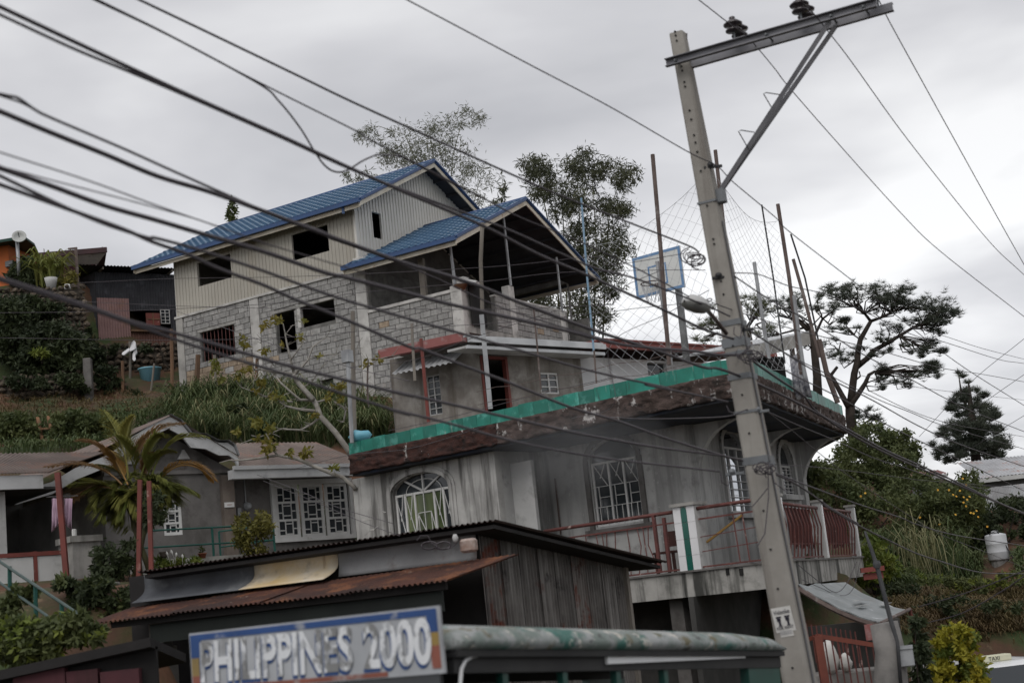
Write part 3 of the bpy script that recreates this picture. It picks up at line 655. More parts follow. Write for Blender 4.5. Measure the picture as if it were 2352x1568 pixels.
        c.add(vs,[(2*j,2*j+2,2*j+3,2*j+1) for j in range(nn)]); o=c.build('red_drape','red_cloth',None); 
        o.modifiers.new('thickness','SOLIDIFY').thickness=.006
        setp(o,('red cloth draped inside the railing between the first two balcony posts','red cloth draped inside the railing between the last two balcony posts')[k],'drape')
    q=MB(); q.tube([FR.pt(-.5,.1,zp-.12),FR.pt(pu[0]-.1,.1,zp-.12)],.035,8); q.build('handrail','red_rail',t,True)
    # ground floor behind the shop awning
    m=MB(); m.box(FG,-5.0,uk-.1,1.2,1.3,-1.5,zs0); m.build('ground_floor_wall','shaded_plaster',t)
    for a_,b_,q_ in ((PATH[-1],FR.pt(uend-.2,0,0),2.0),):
        m=MB(); m.box(FR,-.8,uend-.1,1.6,1.7,-3.2,zs0); m.build('stall_back_wall','shaded_plaster',t)
    m=MB(); m.box(FR,uend-.2,uend-.1,.5,1.6,-3.2,zs0); m.build('stall_side_wall','shaded_plaster',t)
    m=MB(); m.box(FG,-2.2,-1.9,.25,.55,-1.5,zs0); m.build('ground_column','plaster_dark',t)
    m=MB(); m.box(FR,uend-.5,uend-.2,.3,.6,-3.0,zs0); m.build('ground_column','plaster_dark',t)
    # bare plaster scars, a rusty conduit and clutter on the balcony
    for pts in (((1285,965),(1320,955),(1375,960),(1340,972),(1300,978)),((1330,1080),(1360,1045),(1395,1040),(1435,1010),(1400,1030),(1385,1055),(1350,1060),(1310,1100)),((1455,895),(1490,905),(1470,912))):
        qq=[FG.uz(Zj(*p_),v1-.004) for p_ in pts]; m=MB(); m.holed(FG,qq,[],v1-.005,v1+.01); m.build('plaster_scar','white_plaster',t)
    ua_,za_=FG.uz(Zm(1205,0),v2-.06); ub_,zb_=FG.uz(Zm(1240,350),v2-.06); m=MB(); m.tube([FG.pt(ua_,v2-.06,za_+.3),FG.pt(ub_,v2-.06,zb_)],.022,6); m.build('rusty_conduit','rust_post',t)
    ch=thing('balcony_chair','dark red wooden chair among clutter behind the balcony rail','chair',FG.pt(p[0]-.75,.8,zs1)); cx_,cv_=p[0]-.95,.6
    for a_,b_ in ((0,0),(.4,0),(0,.4),(.4,.4)):
        m=MB(); m.box(FG,cx_+a_,cx_+a_+.05,cv_+b_,cv_+b_+.05,zs1,zs1+(.85 if b_ else .42)); m.build('leg','maroon_wood',ch)
    m=MB(); m.box(FG,cx_-.02,cx_+.47,cv_-.02,cv_+.47,zs1+.42,zs1+.46); m.build('seat','maroon_wood',ch); m=MB(); m.box(FG,cx_+.05,cx_+.4,cv_+.41,cv_+.44,zs1+.55,zs1+.85); m.build('backrest','maroon_wood',ch)
    # loose timber leaning on the balcony
    c=MB(); a,z=FG.uz(Zn(722,440),.3); b_,z2=FG.uz(Zn(1050,190),.3); c.bar(FG.pt(a,.3,z),FG.pt(b_,.3,z2),.05,.035); c.build('timber_pole','yellow_wood',None,label='yellow timber pole leaning across the balcony beside the concrete utility pole',cat='timber')
    return t,FK,ke,zp,uend
mat('maroon_wood',(.05,.018,.014),(.03,.012,.01),3,.7)
mat('red_cloth',(.07,.018,.015),(.045,.012,.011),3,.85)
mat('glass_sky',(.55,.57,.6),None,1,.03,metal=1.0)
mat('shaded_plaster',(.07,.068,.065),(.04,.04,.038),1.2,.9)  # plaster with the shade of porch, stall and ground floor put into its colour
GBUILD=green_building()
# ------------------------------------------------------------------ utility pole
mat('paper',(.55,.54,.52),(.46,.45,.43),4,.8)
mat('ink',(.02,.018,.03),None,1,.8)
YP=15.0
PB=P(1838,1568,YP); PT=P(1557,78,YP)
def text_obj(body,Fr_m,size,m,parent=None,name='lettering',shear=0,extr=.0008,sx=1.0,align='CENTER',bold=0):
    cu=bpy.data.curves.new(name,'FONT'); cu.body=body; cu.size=size; cu.align_x=align; cu.align_y='CENTER'; cu.extrude=extr; cu.shear=shear; cu.offset=bold
    cu.materials.append(MATS[m]); o=bpy.data.objects.new(name,cu); C.objects.link(o)
    bpy.context.view_layer.update(); me=bpy.data.meshes.new_from_object(o.evaluated_get(bpy.context.evaluated_depsgraph_get())); bpy.data.objects.remove(o); bpy.data.curves.remove(cu)
    o=bpy.data.objects.new(name,me); C.objects.link(o)
    M4=Fr_m@Matrix.Diagonal((sx,1,1,1))
    if parent is not None: o.parent=parent; M4=Matrix.Translation(-wloc(parent))@M4
    o.matrix_basis=M4; return o
def utility_pole():
    base=PB+(PB-PT)*(3.2/(PT-PB).length); FP=F((0,0,0),118); ax=(PT-base).normalized()
    t=thing('utility_pole','tall tapered concrete utility pole with steel crossarm, brace and street wires','utility pole',base)
    L=(PT-base).length; c=MB(); vs=[];fs=[]; ns=12
    def hw(s): return .078+(.175-.078)*(1-s)**.95
    for i in range(ns+1):
        s=i/ns; o=base.lerp(PT,s); h=hw(s); ch=h*.22
        for a,b in ((-h,-h+ch),(-h+ch,-h),(h-ch,-h),(h,-h+ch),(h,h-ch),(h-ch,h),(-h+ch,h),(-h,h-ch)): vs.append(o+FP.e1*a+FP.e2*b)
    for i in range(ns):
        for j in range(8): fs.append((i*8+j,i*8+(j+1)%8,(i+1)*8+(j+1)%8,(i+1)*8+j))
    fs+=[tuple(range(8)),tuple(ns*8+j for j in range(8))]; c.add(vs,fs); c.build('pole_shaft','pole_concrete',t)
    def onpole(px,py):      # front face point nearest to a sight line
        u,z=FP.uz((px,py),FP.e2.dot(base)); s=max(0,min(1,(z-base.z)/(PT.z-base.z))); return s
    holes=[Ze(728,275),Ze(738,338),Ze(743,375),Ze(770,522),Ze(776,555),Ze(782,585),Ze(796,665),Ze(800,697),Ze(830,865),Ze(841,928),Ze(860,1038),Ze(869,1090),Ze(880,1155),Ze(903,1290),Ze(945,1533),Zf(1132,340),Zf(1132,380),Zf(1183,678),Zf(1202,785),Zf(1275,1200),Zg(1020,245),Zg(1072,555),Zg(1125,862),Zg(1178,1178),Zg(1230,1490),Zn(1283,798),Zn(1395,1435)]
    for q in holes:
        s=onpole(*q); o=base.lerp(PT,s)-FP.e2*(hw(s)+.001); m=MB(); m.lathe(o,[(.011,-.012),(.011,.004)],8,FP.e2); m.build('bolt_hole','dark_inside',t)
    # crossarm
    FA=F(P(*Ze(715,440),YP-.12),117); a0,z0=FA.uz(Ze(670,460)); a1,z1=FA.uz(Ze(2180,32)); zc=(z0+z1)/2; hh=.045
    arm=MB()
    for v in (-.02,.17):
        sh=0 if v<0 else .12
        arm.box(FA,a0+sh*1.4,a1+sh,v,v+.008,zc-hh,zc+hh); arm.box(FA,a0+sh*1.4,a1+sh,v+(-.05 if v<0 else .008),v+(.0 if v<0 else .058),zc+hh-.008,zc+hh+.0); arm.box(FA,a0+sh*1.4,a1+sh,v+(-.05 if v<0 else .008),v+(.0 if v<0 else .058),zc-hh,zc-hh+.008)
    arm.build('crossarm','galv',t)
    for q in (Ze(740,440),Ze(1390,245),Ze(1855,118),Ze(2085,45)):
        u,_=FA.uz(q); m=MB(); m.tube([FA.pt(u,-.06,zc),FA.pt(u,.26,zc)],.012,6); m.lathe(FA.pt(u,-.035,zc),[(.022,0),(.022,.014)],6,FA.e2); m.build('crossarm_bolt','galv_dark',t)
    for i,(q,v) in enumerate(((Ze(1160,290),0),(Ze(1197,285),.18),(Ze(1638,150),0),(Ze(1672,140),.18),(Ze(2145,5),0),(Ze(2180,-10),.18))):
        u,_=FA.uz((q[0],q[1]),v); b=FA.pt(u,v,zc+hh)
        m=MB(); m.tube([b,b+Vector((0,0,.16))],.011,6); m.build('insulator_pin','galv_dark',t)
        m=MB(); m.lathe(b+Vector((0,0,.1)),[(.02,0),(.085,.005),(.09,.02),(.045,.05),(.04,.065),(.10,.075),(.105,.09),(.06,.125),(.03,.14),(.035,.165),(.02,.175)],16); m.build('insulator','insulator',t,True)
    for k,(qa,qb,v) in enumerate(((Ze(1030,1405),Ze(1845,175),-.02),(Ze(1050,1405),Ze(1880,170),.17))):
        ub,_=FA.uz((qb[0],qb[1]),v); top=FA.pt(ub,v,zc-hh); s=onpole(*Ze(975,1420)); fo=base.lerp(PT,s)+FP.e1*(hw(s)+.05)+FP.e2*(.0+.03*k)
        m=MB(); m.bar(fo,top,.05,.012,(0,1,0)); m.bar(fo+FA.e2*.02,top+FA.e2*.02,.012,.04,(0,1,0)); m.build('crossarm_brace','galv',t)
    s=onpole(*Ze(975,1450)); o=base.lerp(PT,s)+FP.e1*hw(s); m=MB(); m.box(F(o,118),-.02,.09,-.04,.06,o.z-.1,o.z+.06); m.build('brace_shoe','galv_dark',t,bevel=.01)
    for q in (Ze(1480,680),Ze(1300,950)):
        p=P(q[0],q[1],YP-.35); m=MB(); m.tube([p,p+Vector((-.14,0,.04)),p+Vector((-.17,0,.03)),p+Vector((-.08,0,-.2))],.006,5); m.build('brace_hook','black_metal',t)
    for q,w in ((Zf(1260,1010),.03),(Zf(1290,1165),.05),(Zf(1300,1255),.02),(Zg(1005,95),.03),(Zg(1050,380),.015),(Zg(1130,770),.04),(Zf(1160,20),.012)):
        s=onpole(*q); o=base.lerp(PT,s); h=hw(s)+.008; m=MB(); m.hexa([o+FP.e1*a+FP.e2*b+Vector((0,0,z)) for z in (-w,w) for b in (-h,h) for a in (-h,h)]); m.build('pole_band','galv_dark',t)
    for q in (Zf(1385,1200),Zf(1400,1010),Zg(1190,335),Zg(1240,770),Zg(985,845),Zf(1210,580),Ze(1000,1185)):
        s=onpole(*q); o=base.lerp(PT,s)+FP.e1*(hw(s)+.06); o=P(q[0],q[1],YP-.1); m=MB(); m.lathe(o-Vector((.06,0,0)),[(.02,0),(.035,.02),(.035,.05),(.02,.07)],8,(1,0,.1)); m.bar(o-Vector((.1,0,.02)),o+Vector((.1,0,-.02)),.03,.03); m.build('wire_clamp','galv_dark' if q[1]>800 else 'black_metal',t,bevel=.004)
    # tangles of spare wire
    for q,r,n_,nm in ((Zf(1000,420),.10,7,'wire_coil'),(Zg(1230,790),.07,6,'wire_coil'),(Zf(1440,1190),.08,6,'wire_coil'),(Zf(1100,780),.045,5,'wire_coil')):
        o=P(q[0],q[1],YP-.3); m=MB()
        for k in range(n_):
            a0_=random.uniform(0,6); rx,rz=r*random.uniform(.6,1.25),r*random.uniform(.35,.8); dz=random.uniform(-.05,.03); dy=random.uniform(-.04,.04); dx=random.uniform(-.05,.05)
            m.tube([o+Vector((dx+rx*math.cos(a0_+x*.4),dy,dz+rz*math.sin(a0_+x*.4)-.004*x)) for x in range(17)],.006,5)
        m.build(nm,'cable',t)
    for pts in ([Zg(1260,760),Zg(1265,1050),Zg(1235,1350),Zg(1175,1450)],[Zg(1130,1130),Zg(1200,1050),Zg(1255,980)],[Zg(870,850),Zg(880,930),Zg(930,960),Zg(960,900)],[Zf(1320,1000),Zf(1315,1060),Zf(1370,1100),Zf(1380,1010)],[Zg(920,300),Zg(940,350),Zg(1000,370),Zg(1090,330)],[Zg(1290,850),Zg(1310,930),Zg(1400,1000),Zg(1430,990)]):
        m=MB(); m.tube([P(x,y,YP-.26) for x,y in pts],.006,5); m.build('tie_wire','cable',t)
    m=MB(); m.tube([P(*Ze(815,240),YP),P(*Ze(812,400),YP)],.006,5); m.build('ground_wire','cable',t)
    m=MB(); ss=[i/14 for i in range(15)]; m.tube([base.lerp(PT,s)+FP.e1*(hw(s)+.012)-FP.e2*(hw(s)*.3+.01*math.sin(i*2.1)) for i,s in enumerate(ss)][:12],.012,5); m.build('ground_wire','cable_grey',t)
    # street lamp
    l=thing('street_lamp','grey cobra head street lamp on a short rusty arm clamped to the utility pole','street lamp',P(*Zf(1250,1050),YP-.3))
    a=P(*Zf(1255,1055),YP-.28); b=P(*Zf(1085,850),YP-.75)
    m=MB(); m.tube([a,a.lerp(b,.5)+Vector((0,0,.01)),b],.022,8); m.build('lamp_arm','rust_post',l,True)
    d=(P(*Zf(910,790),YP-.95)-b); Ld=d.length; d.normalize(); sd=d.cross(Vector((0,0,1))).normalized(); up=sd.cross(d)
    prof=[(0,.025,.025),(.08,.04,.045),(.2,.08,.08),(.45,.11,.10),(.75,.105,.095),(.93,.07,.06),(1,.015,.015)]
    for nm,mt,lo in (('lamp_housing','white_dull',False),('lamp_lens','lens',True)):
        m=MB(); vs=[];n=9
        for s,w,h in prof:
            for j in range(n):
                g=math.pi*j/(n-1); y=math.sin(g)*h*(1 if not lo else -.75); vs.append(b-d*.05+d*(Ld+.05)*s+sd*(w*math.cos(g)*(.95 if lo else 1))+up*(y-.0))
        m.add(vs,[(i*n+j,i*n+j+1,(i+1)*n+j+1,(i+1)*n+j) for i in range(len(prof)-1) for j in range(n-1)]); m.build(nm,mt,l,True)
    # poster
    s=onpole(*Zn(1330,1065)); o=base.lerp(PT,s)-FP.e2*(hw(s)+.006); w=.21; h=.30
    pz=ax
    Mx=Matrix(((FP.e1.x,pz.x,-FP.e2.x,o.x),(FP.e1.y,pz.y,-FP.e2.y,o.y),(FP.e1.z,pz.z,-FP.e2.z,o.z),(0,0,0,1)))@Matrix.Rotation(R(4),4,'Z')
    po=thing('poster','white videoke for rent poster pasted on the utility pole','poster',o)
    m=MB(); nx=6; vs=[Mx@Vector((w*(i/nx-.5),h*(j/6-.5),.002*math.sin(i*1.7+j))) for j in range(7) for i in range(nx+1)]
    m.add(vs,[(j*7+i,j*7+i+1,(j+1)*7+i+1,(j+1)*7+i) for j in range(6) for i in range(nx) if not (j==0 and i in (0,5))]); so=m.build('paper_sheet','paper',po); so.modifiers.new('thickness','SOLIDIFY').thickness=.001
    T=lambda x,y: Mx@Matrix.Translation((x,y,.006))
    text_obj('Videoke',T(0,.10),.062,'ink',po,sx=.85); text_obj('FOR RENT',T(0,-.06),.043,'ink',po,sx=.9)
    for x in (-.045,.045):
        m=MB()
        for a_,b_,c_,d_ in ((-.028,.028,.045,.06),(-.022,.018,.01,.042),(-.01,.012,-.03,.008),(-.018,.02,-.04,-.032)):
            m.hexa([Mx@Vector((x+q,y,z)) for z in (.004,.006) for y in (c_,d_) for q in (a_,b_)])
        m.build('machine_picture','ink',po)
    for y in (-.095,-.11,-.125):
        m=MB(); m.hexa([Mx@Vector((q,yy,z)) for z in (.004,.0055) for yy in (y,y+.004) for q in (-.07,.06)]); m.build('small_print','ink_grey',po)
    return base,FP,FA,zc,onpole,hw
mat('lens',(.20,.20,.19),(.14,.14,.13),6,.2,spec=.6)
mat('ink_grey',(.25,.25,.27),None)
POLE=utility_pole()
# ------------------------------------------------------------------ plastered house behind the roof deck
mat('stained_wall',(.27,.255,.235),(.16,.145,.13),1.8,.9,.004,10,streak=((.10,.085,.07),2.4,.5,.7),spots=[((.34,.33,.31),1.6,.58,.72)])
mat('white_wall',(.58,.59,.60),(.50,.51,.52),1.0,.8,0,streak=((.3,.3,.3),2.2,.56,.75))
mat('dark_red_roof',(.20,.05,.04),(.15,.04,.033),2,.55,0,spots=[((.26,.15,.13),3,.6,.75)])
mat('faded_red',(.24,.09,.085),(.20,.07,.065),2,.7,0,spots=[((.30,.24,.23),2.2,.52,.68)])
ZD=6.70
FM=F(P(*Zd(1232,600),36),48); FML=F(P(*Zd(1232,600),36),117)
def wframe(name,Fr,u0,u1,z0,z1,v,nx,nz,mt,parent,fw=.05,glass='glass',sub=None,d=.05):
    w=MB(); w.box(Fr,u0,u0+fw,v,v+d,z0,z1); w.box(Fr,u1-fw,u1,v,v+d,z0,z1); w.box(Fr,u0+fw,u1-fw,v,v+d,z1-fw,z1); w.box(Fr,u0+fw,u1-fw,v,v+d,z0,z0+fw)
    for i in range(1,nx): x=u0+(u1-u0)*i/nx; w.box(Fr,x-fw*.5,x+fw*.5,v-.003,v+d,z0+fw,z1-fw)
    for j in range(1,nz): z=z0+(z1-z0)*j/nz; w.box(Fr,u0+fw,u1-fw,v-.006,v+d-.01,z-fw*.35,z+fw*.35)
    o=w.build(name,mt,parent)
    for i in range(nx):
        for j in range(nz):
            a=u0+(u1-u0)*i/nx; b=u0+(u1-u0)*(i+1)/nx; c=z0+(z1-z0)*j/nz; e=z0+(z1-z0)*(j+1)/nz
            g=MB(); g.box(Fr,a+.01,b-.01,v+d*.6,v+d*.6+.006,c+.01,e-.01); g.build('pane',glass,o)
            if sub:
                s=MB(); r=random.Random(i*7+j*3); t=fw*.32; W=b-a; H=e-c
                x1=a+W*r.uniform(.28,.4); x2=a+W*r.uniform(.62,.72); y1=c+H*r.uniform(.35,.55); y2=c+H*r.uniform(.2,.3); y3=c+H*r.uniform(.75,.85)
                for (p,q,k,l) in ((x1,x1,c,e),(x2,x2,c,e),(a,x1,y1,y1),(x2,b,y1+.04,y1+.04),(x1,x2,y2,y2),(x1,x2,y3,y3)):
                    s.box(Fr,min(p,q)-t/2,max(p,q)+t/2,v+.004,v+d*.5,min(k,l)-t/2,max(k,l)+t/2)
                s.build('lattice',mt,o)
    return o
def mid_house():
    t=thing('plastered_house','stained grey plaster house with dark doorway above the green roof edge','house',FM.pt(0,1,5.5))
    zt=FM.uz(Zd(1500,560))[1]; ur=FM.uz(Zd(2078,650))[0]; ur2=FM.uz(Zf(1180,1300))[0]+1.5
    d=avg_rect(FM,[Zd(1246,568),Zd(1468,574),Zd(1500,960),Zd(1288,1005)]); d=(d[0],d[1],5.6,d[3]); w=avg_rect(FM,[Zd(1740,700),Zd(1892,706),Zd(1902,868),Zd(1752,885)])
    m=MB(); m.holed(FM,rect(.0,ur,5.5,zt+.15),[rect(d[0],d[1],5.6,d[3]),rect(*w)],0,.15); m.build('front_wall','stained_wall',t)
    m=MB(); m.holed(FM,rect(ur,ur2,5.5,zt+.05),[rect(*avg_rect(FM,[Zf(610,1290),Zf(770,1295),Zf(770,1400),Zf(612,1400)]))],.01,.15); m.build('painted_wall','white_wall',t); q_=avg_rect(FM,[Zf(610,1290),Zf(770,1295),Zf(770,1400),Zf(612,1400)]); m=MB(); m.box(FM,q_[0]-.05,q_[1]+.05,.16,.2,q_[2]-.05,q_[3]+.05); m.build('dark_window','glass',t)
    fr=MB(); fr.box(FM,d[0]-.0,d[0]+.06,-.04,.1,5.6,d[3]); fr.box(FM,d[1]-.08,d[1],-.04,.1,5.6,d[3]); fr.box(FM,d[0]+.06,d[1]-.08,-.04,.1,d[3]-.07,d[3]); fr.build('door_frame','red_paint',t)
    wframe('window',FM,w[0],w[1],w[2],w[3],.03,2,3,'white_paint',t,.045)
    # left wall
    ul=FML.uz(Zd(535,900))[0]; lw=avg_rect(FML,[Zd(800,735),Zd(915,712),Zd(940,1020),Zd(838,1080)])
    m=MB(); m.holed(FML,rect(ul,-.01,5.5,zt+.3),[rect(*lw)],0,.15); m.build('side_wall','stained_wall',t)
    wframe('louvre_window',FML,lw[0],lw[1],lw[2],lw[3],.04,2,6,'white_dull',t,.03)
    # back walls and flat slab
    b1=FML.pt(ul,5.5,0); b2=FM.pt(ur2,5.5,0)
    m=MB()
    for p,q in ((FML.pt(ul,.15,0),b1),(b1,b2),(b2,FM.pt(ur2,.15,0))):
        dd=(q-p).normalized(); n=Vector((-dd.y,dd.x,0))*.12; m.hexa([Vector((x.x,x.y,z)) for z in (5.5,zt+.05) for x in (p,q,p+n,q+n)])
    m.build('rear_wall','plaster_dark',t)
    m=MB(); m.slab([Vector((p.x,p.y,zt+.02)) for p in (FML.pt(ul,.1,0),FM.pt(0,.1,0),FM.pt(ur2,.1,0),b2,b1)],.06); m.build('ceiling','plaster_dark',t)
    # silver sheet roof over the front, red edge board on the left
    e0,ze=FM.uz(Zd(1135,425),-.8); e1,_=FM.uz(Zd(2260,505),-.8)
    m=MB(); sl=.12
    def z_at(v): return ze+(v+.8)*sl
    m.corr(FM.pt(e0,-.85,z_at(-.85)),FM.pt(e1,-.85,z_at(-.85)),FM.pt(e1,1.2,z_at(1.2)),FM.pt(e0+2.2,1.2,z_at(1.2)),.2,.025); m.build('sheet_roof','silver_sheet',t)
    for k,(dz,dv,th) in enumerate(((.0,0,.14),(-.15,.07,.08),(.14,.1,.05))):
        m=MB(); m.box(FM,e0-.02*k,e1,-.92+dv,-.85+dv,ze-.1+dz,ze-.1+dz+th); m.build('gutter','silver_sheet',t)
    m=MB(); m.hexa([FM.pt(u,v,z+o) for o in (-.03,.03) for v,z in ((-.8,ze-.2),(-.02,zt+.02)) for u in (e0,e1)]); m.build('eave_soffit','plaster_grey',t)
    a0,_=FML.uz(Zd(430,540),-.75); a1,_=FML.uz(Zd(1115,410),-.75); zf=FML.uz(Zd(770,450),-.75)[1]; zf0=FML.uz(Zd(770,520),-.75)[1]
    m=MB(); m.box(FML,a0,a1,-.85,-.6,zf0,zf); m.build('edge_board','faded_red',t)
    m=MB(); m.slab([FML.pt(a0,-.6,zf-.02),FML.pt(a1,-.6,zf-.02),FML.pt(a1,1.5,zf+.02),FML.pt(a0,1.5,zf+.02)],.05); m.build('side_roof','silver_sheet',t)
    c0=FML.uz(Zd(535,720),-.7)[0]; zc=FML.uz(Zd(840,660),-.7)[1]
    m=MB(); m.corr(FML.pt(c0,-.75,zc),FML.pt(-.3,-.75,zc),FML.pt(-.3,.0,zc+.42),FML.pt(c0,.0,zc+.42),.16,.025); m.build('canopy_sheet','silver_sheet',t)
    # red edged roof further right
    r0,_=FM.uz(Zf(235,1165),-.7); zr0=FM.uz(Zf(700,1200),-.7)[1]; zr1=FM.uz(Zf(700,1130),-.7)[1]; r1=ur2+.4
    m=MB(); m.box(FM,r0,r1,-.8,-.68,zr0,zr1-.06); m.build('red_fascia','dark_red_roof',t)
    m=MB(); m.slab([FM.pt(r0,-.84,zr1),FM.pt(r1,-.84,zr1),FM.pt(r1,6,zr1+.5),FM.pt(r0,6,zr1+.5)],.05); m.build('red_roof','dark_red_roof',t)
mid_house()

# ------------------------------------------------------------------ ball court fence on the roof deck
mat('net_cord',(.42,.43,.45),None,1,.9)
mat('board_white',(.60,.61,.60),(.52,.53,.52),1.2,.6)
mat('board_blue',(.15,.26,.44),(.12,.22,.38),2,.6)
mat('blue_pipe',(.20,.31,.42),(.16,.26,.36),4,.5)
def deckY(px,py): return PZ(px,py,ZD).y
POSTS=[(((1499,355),(1519,590),(1537,838)),27.2,.042,'rust_post','tall rusty fence post on the green roof edge, left of the utility pole'),
 ((Zf(688,465),Zf(745,900),Zf(800,1310)),27.35,.04,'steel_post','galvanised pipe strapped to the tall rusty post before the backboard'),
 (((1643,345),(1668,570),(1700,860)),28.5,.04,'rust_post','rusty fence post rising right behind the utility pole'),
 ((Zf(1483,470),Zf(1540,860),Zf(1605,1262)),28.5,.038,'steel_post','short galvanised fence pipe just right of the utility pole'),
 ((Zf(1545,0),Zf(1640,600),Zf(1735,1300)),30.0,.018,'black_metal','thin dark rod between the fence posts right of the utility pole'),
 ((Ze(1467,1465),Zf(1770,600),Zf(1870,1390)),29.5,.042,'rust_post','tallest rusty fence post right of the utility pole'),
 ((Zh(465,240),Zh(510,600),Zh(558,920)),29.3,.04,'steel_post','grey steel pipe beside the tallest rusty post'),
 ((Zf(1803,445),Zf(1890,750),Zf(2020,1250)),32.5,.04,'rust_post','rusty fence post leaning towards the pine tree'),
 ((Zf(1783,240),Zf(1900,600),Zf(2060,1350)),33.5,.022,'black_metal','thin bent rod at the far end of the court fence'),
 ((Zh(670,600),Zh(735,880),Zh(825,1120)),31.5,.06,'rust_post','brown timber prop at the far corner of the roof deck'),
 ((Zd(165,620),Zd(182,950),Zd(200,1280)),32.2,.05,'steel_post','grey pipe with rusty tin on top at the left end of the roof edge'),
 (((1108,512),(1104,600),(1108,715)),30.9,.045,'wood_grey','long bent bamboo pole in front of the open gabled wing'),
 ((Zd(1262,230),Zd(1300,600),Zd(1335,1000)),30.6,.05,'steel_post','square steel post standing before the dark doorway'),
 (((1335,455),(1349,640),(1364,808)),29.6,.022,'blue_pipe','thin pale blue pipe in front of the bamboo'),
 ((Zd(1690,180),Zd(1720,500),Zd(1750,840)),29.4,.018,'rust_post','thin rusty rod before the small white window'),
 ((Zd(2185,520),Zd(2195,650),Zd(2205,790)),28.8,.018,'rust_post','thin rusty rod under the pale blue pipe'),
 ((Zd(765,425),Zd(795,760),Zd(828,1110)),31.4,.04,'red_paint','red painted pipe before the side window of the plastered house'),
 ((Zd(690,300),Zd(700,520),Zd(715,770)),33.5,.035,'wood_grey','grey stick crossing the faded red roof edge'),
 ((Zd(205,200),Zd(212,800),Zd(222,1260)),32.6,.05,'wood_grey','weathered timber post behind the rusty capped pipe'),
 ((Zd(330,620),Zd(325,780),Zd(328,960)),33.6,.02,'rust_post','thin stake in the shrubs left of the plastered house')]
for k,(pts,Y,r,mt,lb) in enumerate(POSTS):
    m=MB(); pp=[P(x,y,Y) for x,y in pts]
    if mt=='steel_post' and 'square' in lb: m.bar(pp[0],pp[-1],.1,.1)
    else: m.tube(pp,r,8)
    if 'rusty tin' in lb: m.box(F(pp[0],120),-.1,.1,-.1,.1,pp[0].z,pp[0].z+.28)
    m.build('fence_post',mt,None,False,label=lb,cat='post',group='posts of the roof deck court')
def net(a,b,zs0,zs1,cell,r,label,sagseed):
    """diamond netting between plan points a and b"""
    mb=MB(); a=Vector(a);b=Vector(b); W=(b-a).length; rr=random.Random(sagseed); n=int(W/cell)
    ph=[rr.uniform(0,6) for _ in range(4)]
    def pos(u,z): 
        f=u/W; top=zs1[0]+(zs1[1]-zs1[0])*f-.35*4*f*(1-f); bot=zs0; q=a.lerp(b,f)
        o=.12*math.sin(u*1.7+ph[0])*math.sin(z*3.1+ph[1]); d=(b-a).normalized(); s=Vector((-d.y,d.x,0))
        return q+s*o+d*(.06*math.sin(z*7+u*3))+Vector((0,0,bot+(top-bot)*z))
    hz=(max(zs1)-zs0); asp=hz/cell
    for sgn in (1,-1):
        k=-int(asp)-1
        while k<n+int(asp)+1:
            pts=[]
            for j in range(13):
                z=j/12; u=k*cell+sgn*z*asp*cell*.8+(0 if sgn>0 else 0)
                if 0<=u<=W: pts.append(pos(u,z))
            if len(pts)>1: mb.tube(pts,r,3,False)
            k+=1
    for z in (0,1): mb.tube([pos(W*j/10,z) for j in range(11)],r*1.6,3,False)
    mb.build('court_net','net_cord',None,label=label,cat='net')
nA=plan(1385,905,ZD); nB=plan(1690,852,ZD); nC=plan(1738,851,ZD); nD=plan(1905,935,ZD); nL=plan(1100,960,ZD)
net(nA+Vector((0,.4,0)),nB+Vector((.0,.4,0)),6.9,(9.9,10.8),.26,.0032,'loose diamond netting hung left of the utility pole above the deck edge',1)
net(nB+Vector((.3,1.2,0)),Vector((P(1850,870,29.5).x,29.5,0)),6.9,(10.9,10.2),.2,.003,'diamond netting hung between the posts right of the utility pole',2)
for k_,(h_,lb_) in enumerate(((.22,'lower rusty wire stretched along the green roof edge'),(.5,'upper rusty wire stretched along the green roof edge'))):
    m=MB(); m.tube([nL.lerp(nB,q/12)+Vector((0,.25,ZT+h_+.03*math.sin(q*2.1))) for q in range(13)],.006,4); m.build('edge_wire','rust_post',None,label=lb_,cat='wire')
